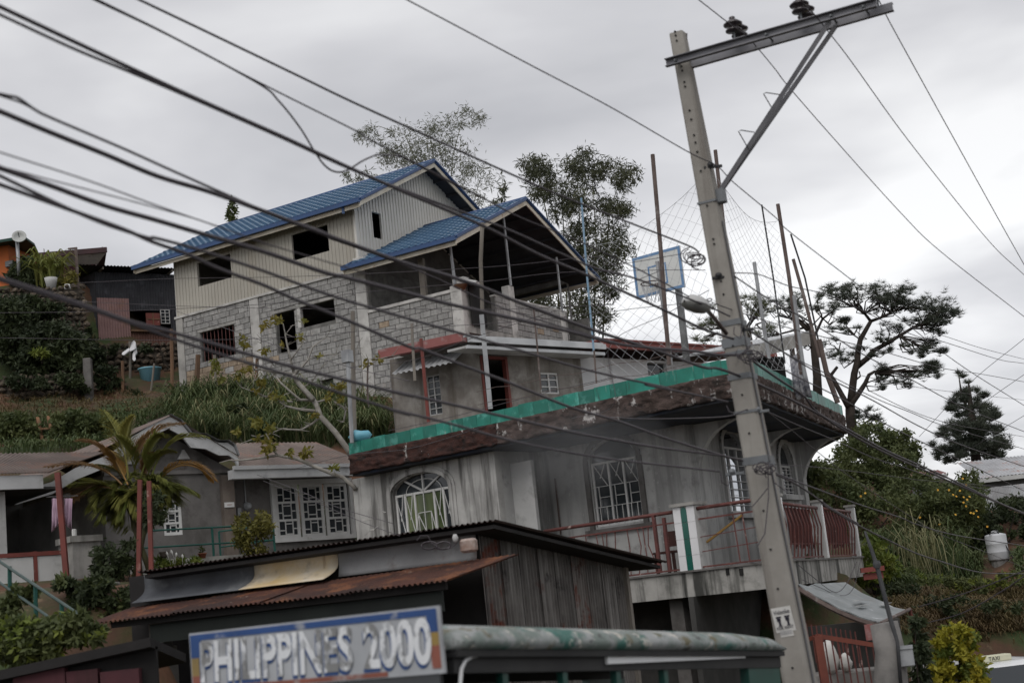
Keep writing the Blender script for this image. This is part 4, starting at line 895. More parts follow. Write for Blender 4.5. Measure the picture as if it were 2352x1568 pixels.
def hoop():
    Fb=F(P(*Zf(690,550),30.5),127.5)
    t=thing('basketball_hoop','white backboard with blue lines, rim and net on a steel post','basketball hoop',P(*Zf(930,1285),30.9))
    q=avg_rect(Fb,[Zf(478,440),Zf(868,335),Zf(915,675),Zf(522,770)])
    m=MB(); m.box(Fb,q[0],q[1],0,.04,q[2],q[3]); m.build('backboard','board_white',t)
    w,h=q[1]-q[0],q[3]-q[2]; e=.05*w
    m=MB(); m.box(Fb,q[0],q[1],-.004,.0,q[3]-e,q[3]); m.box(Fb,q[0],q[1],-.004,.0,q[2],q[2]+e); m.box(Fb,q[0],q[0]+e,-.004,.0,q[2]+e,q[3]-e); m.box(Fb,q[1]-e,q[1],-.004,.0,q[2]+e,q[3]-e); m.build('border_lines','board_blue',t)
    i=avg_rect(Fb,[Zf(610,508),Zf(758,472),Zf(778,640),Zf(625,680)]); e*=.6
    m=MB(); m.box(Fb,i[0],i[1],-.004,.0,i[3]-e,i[3]); m.box(Fb,i[0],i[1],-.004,.0,i[2],i[2]+e); m.box(Fb,i[0],i[0]+e,-.004,.0,i[2]+e,i[3]-e); m.box(Fb,i[1]-e,i[1],-.004,.0,i[2]+e,i[3]-e); m.build('target_square','board_blue',t)
    c=Fb.pt((i[0]+i[1])/2-.02,-.28,i[2]+.02); r=.23
    m=MB(); m.tube([c+Vector((r*math.cos(a),r*math.sin(a),0)) for a in [2*math.pi*k/20 for k in range(21)]],.014,6); m.bar(c+Fb.e2*.2,c+Fb.e2*.3,.12,.05); m.build('rim','rust_post',t,True)
    m=MB()
    for s in (1,-1):
        for k in range(10):
            m.tube([c+Vector(((r-.10*z)*math.cos(2*math.pi*(k/10+s*z*.12)),(r-.10*z)*math.sin(2*math.pi*(k/10+s*z*.12)),-.42*z)) for z in [j/5 for j in range(6)]],.006,3,False)
    m.build('hoop_net','net_cord',t)
    b=P(*Zf(930,1285),30.9); tp=P(*Zf(862,690),30.75); m=MB(); m.tube([b,tp,tp+Vector((-.05,0,.5))],.08,10); m.build('hoop_post','steel_post',t,True)
hoop()
# small lean-to on the far end of the deck
def leanto():
    p0=P(*Zh(110,700),30.5); p1=P(*Zh(595,580),31.5); t=thing('deck_shelter','small dark lean-to with grey sheet roof on the far end of the roof deck','shelter',Vector((p0.x+1,p0.y+.5,ZD)))
    d=Vector((p1.x-p0.x,p1.y-p0.y,0)).normalized(); Fl=F(p0,math.degrees(math.atan2(d.x,d.y))); W=(Vector((p1.x,p1.y,0))-Vector((p0.x,p0.y,0))).length
    m=MB(); m.hexa([Fl.pt(u,v,z+o) for o in (-.16,.12) for v in (0,.05) for u,z in ((0,p0.z),(W,p1.z))]); m.build('fascia','concrete',t)
    m=MB(); m.slab([Fl.pt(0,0,p0.z+.14),Fl.pt(W,0,p1.z+.14),Fl.pt(W,2.5,p1.z+.4),Fl.pt(0,2.5,p0.z+.4)],.04); m.build('sheet_roof','silver_sheet',t)
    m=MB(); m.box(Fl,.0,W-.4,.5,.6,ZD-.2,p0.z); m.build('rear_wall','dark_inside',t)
    for u in (.1,W-.5):
        m=MB(); m.box(Fl,u,u+.08,.1,.18,ZD-.2,p1.z-.1); m.build('post','rust_post',t)
    c=MB(); q=P(*Zh(480,730),29.8); vs=[];n=8
    for i in range(n+1):
        for z in (0,.45,.92): vs.append(q+Vector((-.14+.28*i/n*(1+.3*z),.04*math.sin(i*2.2+z*2),-z-.03*math.sin(i))))
    c.add(vs,[(i*3+j,i*3+j+1,(i+1)*3+j+1,(i+1)*3+j) for i in range(n) for j in range(2)]); mat('patterned_cloth',(.45,.45,.47),(.12,.12,.15),9,.9); o=c.build('hanging_cloth','patterned_cloth',None,True,label='pale patterned cloth hanging under the lean-to on the roof deck',cat='laundry'); o.modifiers.new('thickness','SOLIDIFY').thickness=.008
leanto()
# ------------------------------------------------------------------ grey gabled house below the slope
mat('corr_brown',(.17,.135,.12),(.12,.095,.085),1.3,.8,0,spots=[((.22,.12,.09),1.2,.55,.72),((.25,.23,.22),2,.6,.75)])
mat('fascia_grey',(.45,.455,.46),(.36,.365,.37),1.2,.7,0,spots=[((.2,.2,.2),2.5,.56,.75)])
mat('green_pipe',(.012,.075,.06),(.01,.055,.045),3,.5)
mat('terracotta',(.30,.11,.06),(.24,.085,.05),3,.8)
mat('pink_cloth',(.42,.30,.38),(.36,.25,.33),3,.9)
mat('white_cloth',(.66,.66,.68),(.6,.6,.62),2,.9)
mat('maroon',(.075,.022,.028),(.05,.016,.02),1.5,.7,0,streak=((.03,.012,.012),3,.5,.7))
mat('meter_grey',(.32,.33,.34),(.25,.26,.27),4,.4)
FH=F(P(*Zi(1400,1100),33),50)
def wavy(mb,Fr,pts,v0,v1,h):           # board along a polyline of (u,z), hanging down by h
    for (a,b) in zip(pts[:-1],pts[1:]):
        mb.hexa([Fr.pt(u,v,z+o) for o in (-h,0) for v in (v0,v1) for u,z in (a,b)])
def gable_house():
    t=thing('gabled_house','grey plastered house with wavy white barge boards and green railed terrace','house',FH.pt(0,.5,3))
    vo=-.55
    L=[FH.uz(Zi(*q),vo) for q in ((120,1015),(430,925),(620,812),(900,700),(1080,560),(1240,460),(1390,392))]
    Rr=[FH.uz(Zi(*q),vo) for q in ((1390,392),(1480,440),(1560,540),(1680,552),(1790,605),(1870,605),(1920,640),(1955,730))]
    m=MB(); wavy(m,FH,L,vo,vo+.06,.26); m.build('barge_board','fascia_grey',t)
    m=MB(); wavy(m,FH,Rr,vo,vo+.06,.30); m.build('barge_board','fascia_grey',t)
    D=7.0
    m=MB()
    for a,b in ((L[0],L[-1]),(Rr[-1],Rr[0])):
        m.corr(FH.pt(a[0],vo-.04,a[1]+.03),FH.pt(a[0],D,a[1]+.03),FH.pt(b[0],D,b[1]+.03),FH.pt(b[0],vo-.04,b[1]+.03),.12,.018)
    m.build('sheet_roof','corr_brown',t)
    # curled silver roof sheet end on the right verge
    m=MB(); vs=[];n=10
    for k,(u,z) in enumerate(Rr):
        for j in (0,1): vs.append(FH.pt(u,vo-.1+j*1.3,z+.05+.02*j))
    m.add(vs,[(2*k,2*k+2,2*k+3,2*k+1) for k in range(len(Rr)-1)]); m.build('verge_sheet','silver_sheet',t)
    # gable wall and its opening
    ul=FH.uz(Zi(860,1200))[0]; uc=FH.uz(Zi(1940,1200))[0]; zh=FH.uz(Zi(1650,848))[1]; apex=L[-1]
    w=avg_rect(FH,[Zi(1335,1075),Zi(1485,1060),Zi(1503,1358),Zi(1345,1368)])
    zt=lambda u: (apex[1]-.22-(apex[0]-u)*(apex[1]-L[0][1])/(apex[0]-L[0][0])) if u<apex[0] else (apex[1]-.22-(u-apex[0])*(apex[1]-Rr[-1][1])/(Rr[-1][0]-apex[0]))
    m=MB(); m.holed(FH,[(ul,2.2),(uc,2.2),(uc,min(zh,zt(uc))),(ul,min(zh,zt(ul)))],[rect(*w)],0,.15); m.build('front_wall','plaster_dark',t)
    m=MB(); m.holed(FH,[(ul,zh+.01),(uc,zh+.01),(uc,zh+.02),(apex[0],zt(apex[0])),(ul,zt(ul)) if zt(ul)>zh+.02 else (ul,zh+.02)],[],.02,.12); m.build('gable_wall','plaster_dark',t)
    m=MB(); m.box(FH,ul,uc,-.08,.0,zh-.04,zh+.05); m.build('string_course','plaster_dark',t)
    for q in ((1070,740),(1500,700)):
        a,b=FH.uz(Zi(*q)); m=MB(); m.hexa([FH.pt(a+x,v,b+y) for x,y in ((-.16,-.1),(.16,-.1)) for v in (-.06,-.01) for y in (y,)][0:0] or [FH.pt(a-.16,-.05,b-.12),FH.pt(a+.16,-.05,b-.12),FH.pt(a-.16,0,b-.12),FH.pt(a+.16,0,b-.12),FH.pt(a-.02,-.05,b+.1),FH.pt(a+.02,-.05,b+.1),FH.pt(a-.02,0,b+.1),FH.pt(a+.02,0,b+.1)]); m.build('gable_vent','white_dull',t)
    wframe('window',FH,w[0],w[1],w[2],w[3],.03,1,3,'white_paint',t,.07,sub=True)
    cc=avg_rect(FH,[Zi(1825,890),Zi(1925,885),Zi(1945,1530),Zi(1850,1535)],-.12); m=MB(); m.box(FH,cc[0],cc[1],-.14,.1,2.2,zh-.1); m.build('corner_column','concrete_brown',t)
    # right wing with gutter, white lattice window, meter
    g0,zg=FH.uz(Zj(200,640),-.6); g1,_=FH.uz(Zj(1190,608),-.6); zgt=FH.uz(Zj(700,545),-.6)[1]
    ur=g1+.6
    m=MB(); m.box(FH,g0,g1+.4,-.75,-.55,zg,zgt-.03); m.build('gutter_box','fascia_grey',t)
    m=MB(); m.box(FH,g0+.05,g1+.4,-.8,-.7,zgt-.03,zgt+.06); m.build('gutter_lip','fascia_grey',t)
    rz=FH.uz(Zj(800,330),1.6)[1]
    m=MB(); m.corr(FH.pt(g0+.3,-.7,zgt+.05),FH.pt(g1+.5,-.7,zgt+.05),FH.pt(g1+.5,1.7,rz),FH.pt(g0+.3,1.7,rz),.12,.018); m.build('wing_roof','corr_brown',t)
    vw=.35; w2=avg_rect(FH,[Zj(558,690),Zj(1165,662),Zj(1205,1092),Zj(590,1118)],vw)
    m=MB(); m.holed(FH,rect(uc-.1,ur,2.2,zg+.3),[rect(*w2)],vw,vw+.15); m.build('wing_wall','plaster_dark',t)
    m=MB(); fw=.16; 
    for a,b,c,d in ((w2[0]-.1,w2[1]+.1,w2[3],w2[3]+.12),(w2[0]-.1,w2[1]+.1,w2[2]-.1,w2[2]),(w2[0]-.1,w2[0],w2[2],w2[3]),(w2[1],w2[1]+.1,w2[2],w2[3])): m.box(FH,a,b,vw-.08,vw+.05,c,d)
    m.build('window_surround','white_paint',t)
    for k in range(3):
        a=w2[0]+(w2[1]-w2[0])*k/3+.03; b=w2[0]+(w2[1]-w2[0])*(k+1)/3-.03
        wframe('lattice_window',FH,a,b,w2[2],w2[3],vw,1,3,'white_paint',t,.08,sub=True)
    m=MB(); p=FH.uz(Zj(340,860),vw); m.lathe(FH.pt(p[0],vw,p[1]),[(.10,0),(.10,-.06),(.075,-.07),(.07,-.16),(.03,-.17)],12,FH.e2); m.build('electric_meter','meter_grey',t,True)
    m=MB(); m.tube([FH.pt(p[0]-.03,vw-.05,p[1]+.1),FH.pt(p[0]-.03,vw-.05,p[1]+1.0)],.018,6); p2=FH.uz(Zj(272,905),vw); m.box(FH,p2[0]-.05,p2[0]+.05,vw-.08,vw,p2[1]-.09,p2[1]+.09); m.build('meter_conduit','meter_grey',t)
    p=avg_rect(FH,[Zj(160,828),Zj(240,822),Zj(242,862),Zj(165,868)],-.16); m=MB(); m.box(FH,p[0],p[1],-.165,-.145,p[2],p[3]); m.build('number_plate','white_paint',t)
    m=MB(); m.box(FH,p[0]+.06,p[1]-.06,-.168,-.165,p[2]+.05,p[3]-.05); m.build('plate_print','faded_red',t)
    # rear and end walls
    m=MB(); m.box(FH,ul,ul+.15,.15,D-.2,2.2,zh); m.box(FH,uc,uc+.12,.52,D-.2,2.2,zh-.1); m.box(FH,ul,ur,D-.2,D-.05,2.2,zh); m.box(FH,ul,uc,.2,.3,2.2,zh-.2) if False else None; m.build('rear_wall','plaster_dark',t)
    # terrace
    tz=FH.uz(Zi(1600,1560),-1.6)[1]
    m=MB(); m.box(FH,ul-1.5,ur,-2.2,0,tz-2.5,tz); m.build('terrace','concrete',t)
    return ul,uc,ur,tz,zh
mat('concrete_brown',(.16,.135,.115),(.11,.09,.078),2,.9,.004,12)
GH=gable_house()
def green_rail():
    v=-2.05; t=thing('terrace_railing','dark green pipe railing along the terrace of the grey gabled house','railing',FH.pt(0,v,GH[3]))
    a,z0=FH.uz(Zi(1150,1325),v); b,z1=FH.uz(Zi(2245,1280),v); zt=(z0+z1)/2; zm=FH.uz(Zi(1700,1437),v)[1]; zb=FH.uz(Zi(1500,1565),v)[1]
    for z,n in ((zt,'top_rail'),(zm,'mid_rail'),(zb,'bottom_rail')):
        m=MB(); m.tube([FH.pt(a,v,z),FH.pt(b,v,z)],.022,6); m.build(n,'green_pipe',t)
    for q in (1745,2248):
        u,_=FH.uz(Zi(q,1400),v); m=MB(); m.tube([FH.pt(u,v,zb-.1),FH.pt(u,v,zt)],.028,6); m.build('rail_post','green_pipe',t)
    u0=b-.75
    for z,n in ((zt-.05,'return_rail'),(zm-.05,'return_rail')):
        m=MB(); m.tube([FH.pt(b,v,z+.05),FH.pt(u0,v+1.2,z+.05)],.02,6); m.build(n,'green_pipe',t)
    m=MB(); m.tube([FH.pt(u0,v+1.2,zb),FH.pt(u0,v+1.2,zt)],.025,6); m.build('rail_post','green_pipe',t)
green_rail()
# two red posts at the edge of the yard
for k,(a,b,lb) in enumerate(((Zi(1148,910),Zk(1135,660),'left of the two rusty red posts before the palm'),(Zi(1222,920),Zk(1247,645),'right of the two rusty red posts before the palm'))):
    m=MB(); m.bar(P(*a,26),P(b[0],b[1]+60,26),.075,.075); m.build('red_post','red_paint',None,label=lb,cat='post',group='posts by the palm')
# ------------------------------------------------------------------ porch house at the far left
FO=F(P(*Zi(300,1100),27.5),50)
def porch():
    t=thing('porch_house','low house with brown corrugated roof and dark open porch at the left edge','house',FO.pt(-2,1,3))
    a,z=FO.uz(Zi(-60,862),.2); b,_=FO.uz(Zi(400,856),.2); rz=FO.uz(Zi(300,690),2.4)[1]; br=FO.uz(Zi(660,690),2.4)[0]
    a-=3
    m=MB(); m.corr(FO.pt(a,.2,z),FO.pt(b,.2,z),FO.pt(br+.6,2.4,rz),FO.pt(a,2.4,rz),.1,.018); m.build('sheet_roof','corr_brown',t)
    zf=FO.uz(Zi(150,985),.25)[1]; m=MB(); m.box(FO,a,b-.1,.25,.35,zf,z-.03); m.build('fascia','fascia_grey',t)
    m=MB(); m.box(FO,a,b+.5,3.0,3.1,2.6,z); m.box(FO,b+.4,b+.5,.4,3.0,2.6,zf-.1); m.build('rear_wall','shaded_plaster',t); m=MB(); m.box(FO,a,b+.3,.4,3.0,zf+.0,zf+.05); m.build('porch_ceiling','shaded_plaster',t)  # darkness of the open porch is painted into walls and ceiling
    u,_=FO.uz(Zi(30,1300),.6); m=MB(); m.box(FO,u-.2,u+.05,.6,.8,2.6,zf); m.build('wall_pier','plaster_grey',t)
    fz=FO.uz(Zk(200,760),.0)[1]; m=MB(); m.box(FO,a,b+.3,-.1,3.0,fz-2,fz); m.build('porch_floor','concrete',t)
    zr=FO.uz(Zk(200,515),0)[1]; c,_=FO.uz(Zk(560,495),0)
    m=MB(); m.bar(FO.pt(a,0,zr),FO.pt(c,0,zr),.07,.08); m.build('rail_board','red_paint',t)
    us=[FO.uz(Zk(x,620),0)[0] for x in (-250,290,560)]
    for i in range(2):
        m=MB(); m.box(FO,us[i]+.04,us[i+1]-.04,-.01,.02,fz+.02,zr-.05); m.build('white_panel','white_dull',t)
    for u in us[:2]:
        m=MB(); m.box(FO,u-.035,u+.035,-.03,.04,fz,zr+.05); m.build('rail_post','red_paint',t)
    m=MB(); m.bar(FO.pt(us[2]-.02,-.02,zr),FO.pt(us[2]+.2,-.02,fz),.05,.05); m.build('rail_brace','red_paint',t)
    m=MB(); m.bar(P(*Zi(472,850),26.6),P(*Zk(562,900),26.6),.095,.095); m.build('porch_post','red_paint',t)
    d=avg_rect(FO,[Zk(580,425),Zk(830,390),Zk(830,680),Zk(620,690)],-.4); m=MB(); m.box(FO,d[0],d[1],-.4,.3,fz-2,d[3]); m.box(FO,d[0]-.06,d[1]+.03,-.46,.3,d[3],d[3]+.12); m.build('wash_stand','concrete',t)
    m=MB(); q=FO.uz(Zk(612,405),-.2); m.lathe(FO.pt(q[0],-.2,d[3]+.12),[(.05,0),(.05,.13),(.04,.15)],8); m.build('cup','white_paint',None,label='white cup on the concrete wash stand',cat='cup')
    for k,(x0,x1,yt,yb,sh) in enumerate(((425,490,1062,1340,0),(525,592,1062,1330,1))):
        c=MB(); vs=[];n=8
        for i in range(n+1):
            x=x0+(x1-x0)*i/n; yy=yb-(75*(i/n) if sh==0 else 70*(1-i/n) if i<n else 0)
            for j in range(4): p=P(*Zi(x,yt+(yy-yt)*j/3),26.75); vs.append(p+Vector((0,.04*math.sin(i*1.9+j),0)))
        c.add(vs,[(i*4+j,i*4+j+1,(i+1)*4+j+1,(i+1)*4+j) for i in range(n) for j in range(3)]); o=c.build('hung_shirt','pink_cloth',None,True,label=('pink shirt half hung left of the red porch post','pink sleeve garment hung right of the red porch post')[k],cat='laundry'); o.modifiers.new('thickness','SOLIDIFY').thickness=.012
    m=MB(); m.tube([P(*Zi(380,1050),26.75),P(*Zi(640,1040),26.75)],.006,4); m.build('clothes_line','cable_grey',None,label='clothes line in the porch at the left edge',cat='cord')
porch()
def stair_rail():
    Y0,Y1=21.0,19.0
    t=thing('stair_railing','green pipe handrail sloping down the steps at the lower left','railing',P(*Zk(300,1040),20))
    a=P(*Zk(-80,520),Y0); b=P(*Zk(700,1040),Y1); m=MB(); m.tube([a,b],.022,6); m.build('top_rail','green_grey',t)
    a=P(*Zk(-80,690),Y0); b=P(*Zk(480,1082),Y1+.3); m=MB(); m.tube([a,b],.02,6); m.build('mid_rail','green_grey',t)
    for x,y0,y1,Y in ((78,610,970,20.6),(290,770,1060,20.1),(505,910,1080,19.5)):
        m=MB(); m.tube([P(*Zk(x,y0),Y),P(*Zk(x+5,y1),Y)],.03,6); m.build('rail_post','green_pipe',t)
mat('green_grey',(.06,.085,.08),(.04,.065,.06),3,.5)
stair_rail()

# ------------------------------------------------------------------ corrugated roadside shack
mat('rust_sheet',(.085,.036,.026),(.04,.023,.02),1.1,.8,0,spots=[((.17,.07,.035),2.4,.50,.64),((.36,.30,.25),2.6,.66,.74,(1,1,.3)),((.035,.025,.025),1.3,.56,.7)])
mat('flash_dark',(.075,.08,.09),(.05,.052,.06),1.4,.6,0,spots=[((.14,.145,.15),1.6,.54,.72)])
mat('flash_yellow',(.46,.34,.17),(.50,.46,.39),1.2,.6,0,spots=[((.17,.16,.15),1.6,.56,.72),((.16,.08,.05),2.2,.62,.74,(1,1,.15))])
mat('flash_grey',(.24,.245,.25),(.17,.17,.175),1.3,.7,0,spots=[((.09,.06,.05),1.6,.56,.72)])
mat('corr_grey',(.125,.115,.108),(.07,.064,.06),2.0,.75,0,streak=((.22,.21,.2),4.5,.52,.66),spots=[((.10,.035,.025),1.3,.60,.72),((.025,.023,.022),2.5,.60,.72)])
mat('tarp_green',(.014,.018,.016),(.009,.012,.011),1.5,.7)
mat('black_roof',(.02,.018,.018),(.012,.011,.011),2,.8)
FS=F(P(*Zm(560,400),19),113.5); FSR=F(P(*Zm(560,400),19),23.5)
def shack():
    t=thing('roadside_shack','rusty corrugated iron shack with sheet awning behind the jeepney','shack',FS.pt(-3,1,0))
    za=FS.uz(Zl(0,605),-.35); zb_=FS.uz(Zm(700,232),-.35); ul=za[0]+FS.uz(Zk(1115,660),-.35)[0]-za[0]; zr=(za[1]+zb_[1])/2; ur=zb_[0]
    rr=FSR.uz(Zm(2100,575),-.5)
    drop=(zr-rr[1])/(rr[0]+.3)
    cr=FS.pt(ur,-.35,zr); v2=5.2
    m=MB(); A=FS.pt(ul,-.35,za[1]); Bc=FS.pt(ur,-.35,zb_[1]); Cc=FSR.pt(rr[0]+.1,-.5,rr[1]); Dd=FS.pt(ul,4.8,za[1]-drop*5)
    m.corr(A,Bc,Cc,Dd,.085,.018); m.build('main_roof','corr_rust_dark',t)
    m=MB(); m.slab([FS.pt(ul+.1,-.28,za[1]-.05),FS.pt(ur-.05,-.28,zb_[1]-.05),FSR.pt(rr[0],-.4,rr[1]-.05),Dd-Vector((0,0,.05))],.05); m.build('roof_lining','black_roof',t)
    # flashing panels between roof and awning, each bent out at the foot
    e0=FS.uz(Zk(1180,700),0)[0]; ztop=zr-.06
    xs=[(e0,FS.uz(Zl(570,640),0)[0],'flash_dark'),(FS.uz(Zl(575,640),0)[0],FS.uz(Zl(1262,560),0)[0],'flash_yellow'),(FS.uz(Zl(1268,560),0)[0],-.02,'flash_grey')]
    zaw=[FS.uz(Zk(1180,905),0)[1],FS.uz(Zl(620,790),0)[1],FS.uz(Zl(1250,650),0)[1],FS.uz(Zm(400,545),0)[1]]
    zl=min(zaw[:3])
    for i,(a,b,mt) in enumerate(xs):
        zf=(zl,zl,zaw[3]-.05)[i]; H=ztop-zf; out=(.32,.42,.03)[i]; vs=[];n=8;k=10
        pr=[(0,ztop)]+[( -out*max(0,(s-.45)/.55)**2.2, ztop-H*s) for s in [j/n for j in range(1,n+1)]]
        for j,(v,z) in enumerate(pr):
            for q in range(k+1): u=a+(b-a)*q/k; vs.append(FS.pt(u,v-.01*i+.008*math.sin(q*2+j*.4),z))
        m=MB(); m.add(vs,[(j*(k+1)+q,j*(k+1)+q+1,(j+1)*(k+1)+q+1,(j+1)*(k+1)+q) for j in range(len(pr)-1) for q in range(k)]); o=m.build('flashing_panel',mt,t,True); o.modifiers.new('thickness','SOLIDIFY').thickness=.006
    m=MB(); m.box(FS,e0-.3,0,.03,.1,-.3,ztop); m.build('front_wall','black_roof',t)
    # rusty awning
    vA=-1.35; l=FS.uz(Zk(720,1085),vA); r=FS.uz(Zm(255,742),vA); r2=FS.uz(Zm(790,530),-.3); l2=FS.uz(Zk(1075,950),-.2)
    n=4
    for i in range(n):
        a,b=i/n,(i+1)/n; lp=lambda p,q,x:(p[0]+(q[0]-p[0])*x,p[1]+(q[1]-p[1])*x)
        f0,f1=lp(l,r,a),lp(l,r,b+.02); g0,g1=lp(l2,r2,a),lp(l2,r2,b+.02); dz=.012*(i%2)
        m=MB(); m.corr(FS.pt(f0[0],vA,f0[1]+dz),FS.pt(f1[0],vA-.02*(i%2),f1[1]+dz),FS.pt(g1[0],-.15,g1[1]+dz),FS.pt(g0[0],-.15,g0[1]+dz),.085,.017,2); m.build('awning_sheet','rust_sheet',t)
    m=MB(); m.bar(FS.pt(l[0]+.3,vA+.15,l[1]-.05),FS.pt(r[0],vA+.15,r[1]-.05),.06,.08); m.build('awning_beam','black_roof',t)
    m=MB(); m.hexa([FS.pt(u,v,z+o) for o in (-.35,-.1) for v in (vA+.2,vA+.24) for u,z in ((l[0]+.9,l[1]),(r[0]-.1,r[1]))]); m.build('beam_board','tarp_green',t)
    q=Zk(1325,1300); p=P(*q,20.3); m=MB(); m.box(F(p,113.5),-.18,.18,-.12,.12,-.3,p.z+.05); m.box(F(p,113.5),-.12,.12,-.1,.1,p.z+.05,p.z+.4); m.build('awning_post','plaster_grey2',t)
    # grey corrugated side wall made of upright sheets
    x=.0; e=FSR.uz(Zm(1770,800),0)[0]; i=0; zw=lambda u: zr-.12-drop*u
    while x<e-.05:
        w=min(.62,e-x); dv=-.012*(i%2); m=MB(); m.corr(FSR.pt(x,dv,-.3),FSR.pt(x+w+.03,dv,-.3),FSR.pt(x+w+.03,dv+.01,zw(x+w)),FSR.pt(x,dv,zw(x)),.10,.026); m.build('wall_sheet','corr_rusty' if i in (0,5) else 'corr_grey',t); x+=w; i+=1
    m=MB(); m.box(FSR,e-.02,e+.1,-.06,.06,-.3,zw(e)); m.build('corner_post','wood_grey',t)
    # cleat, wires and lamp under the roof edge
    c=P(*Zm(485,440),18.6); m=MB(); m.box(F(c,113.5),-.11,.11,-.07,.07,c.z-.09,c.z+.09); m.build('junction_box','junk_box',t,bevel=.03)
    m=MB(); c2=P(*Zm(375,385),18.5)
    m.lathe(c2,[(.015,-.05),(.035,-.02),(.04,.02),(.02,.06)],10); m.build('bare_bulb','white_dull',t,True)
    for qx in (160,275):
        m=MB(); o=P(*Zm(qx,440),18.55)
        for k in range(7): a0=random.uniform(0,6); m.tube([o+Vector((.1*math.cos(a0+x*.6),.02*math.sin(x),.05*math.sin(a0+x*.6))) for x in range(9)],.009,4)
        m.build('wire_bundle','cable',t)
    m=MB(); m.tube([P(*Zm(*q),18.5) for q in ((60,400),(90,360),(150,360),(180,420),(260,470),(340,460),(385,420),(395,380))],.006,4); m.build('loose_wire','cable',t)
mat('corr_rusty',(.14,.125,.115),(.09,.08,.075),2.0,.8,0,spots=[((.12,.035,.022),2.4,.5,.62),((.05,.02,.015),4,.58,.7)],streak=((.22,.2,.19),4.5,.55,.68))
mat('corr_rust_dark',(.05,.032,.028),(.03,.022,.02),1.5,.8)
mat('plaster_grey2',(.22,.21,.195),(.15,.145,.135),2,.9,.004,10)
mat('junk_box',(.42,.36,.33),(.25,.17,.14),5,.8)
shack()
def dark_shed():
    t=thing('low_shed','low black roofed shed with maroon boards at the bottom left corner','shed',P(180,1568,15.5))
    a=P(-60,1552,15.5); b=P(*Zk(1250,1190),15.5); d=(Vector((b.x,b.y,0))-Vector((a.x,a.y,0))); Fd=F(a,90); W=d.length
    m=MB(); m.hexa([Fd.pt(u,v,z+o+(-.22 if v>0 else 0)) for o in (-.1,0) for v in (-.1,1.4) for u,z in ((0,a.z),(W,b.z))]); m.build('shed_roof','black_roof',t)
    m=MB(); m.hexa([Fd.pt(u,v,z) for z0 in (0,1) for v in (.1,.18) for u,z in ((0,a.z-1.9+z0*1.8),(W,b.z-2.4+z0*2.3))]); m.build('shed_wall','black_roof',t)
    for x0,x1 in ((80,510),(520,780),(800,1120)):
        p=P(*Zk(x0,1480),15.4); q=P(*Zk(x1,1480),15.4); m=MB(); m.box(Fd,p.x-a.x,q.x-a.x,-.02,.1,p.z-1.5,P(*Zk((x0+x1)/2,1480),15.4).z+.02); m.build('maroon_board','maroon',t)
dark_shed()
# ------------------------------------------------------------------ jeepney in the street
mat('jeep_roof',(.27,.28,.28),(.14,.17,.155),3.2,.55,0,lo=.44,hi=.56,spots=[((.04,.12,.10),2.4,.54,.60),((.46,.44,.40),7.5,.57,.63),((.11,.095,.05),4.6,.57,.64),((.055,.055,.052),11,.58,.66)],spec=.3)
mat('jeep_green',(.012,.07,.055),(.008,.045,.036),2,.4,spec=.5)
mat('jeep_dark',(.018,.018,.019),(.03,.03,.03),2,.6)
mat('jeep_chrome',(.66,.67,.68),(.6,.61,.62),2,.35)
mat('sign_board',(.40,.41,.43),(.33,.34,.36),2.2,.6,0,spots=[((.22,.22,.22),2.4,.58,.72)])
mat('sign_blue',(.03,.075,.22),(.025,.06,.17),3,.6,0,spots=[((.30,.31,.33),5,.62,.74)])
mat('sign_white',(.66,.67,.69),(.60,.61,.63),3,.6,0,spots=[((.20,.20,.20),3.4,.50,.55,(1,1,.3)),((.36,.37,.39),6,.56,.62)])
mat('sign_yellow',(.28,.19,.06),(.2,.15,.07),4,.7,0,spots=[((.33,.33,.34),4,.55,.68)])
mat('sign_red',(.26,.09,.065),(.2,.075,.055),4,.7,0,spots=[((.35,.33,.33),4,.55,.7)])
mat('rubber',(.015,.015,.015),None,1,.9)
FJ=F(P(*Zl(2108,1200),8.6),123.4)
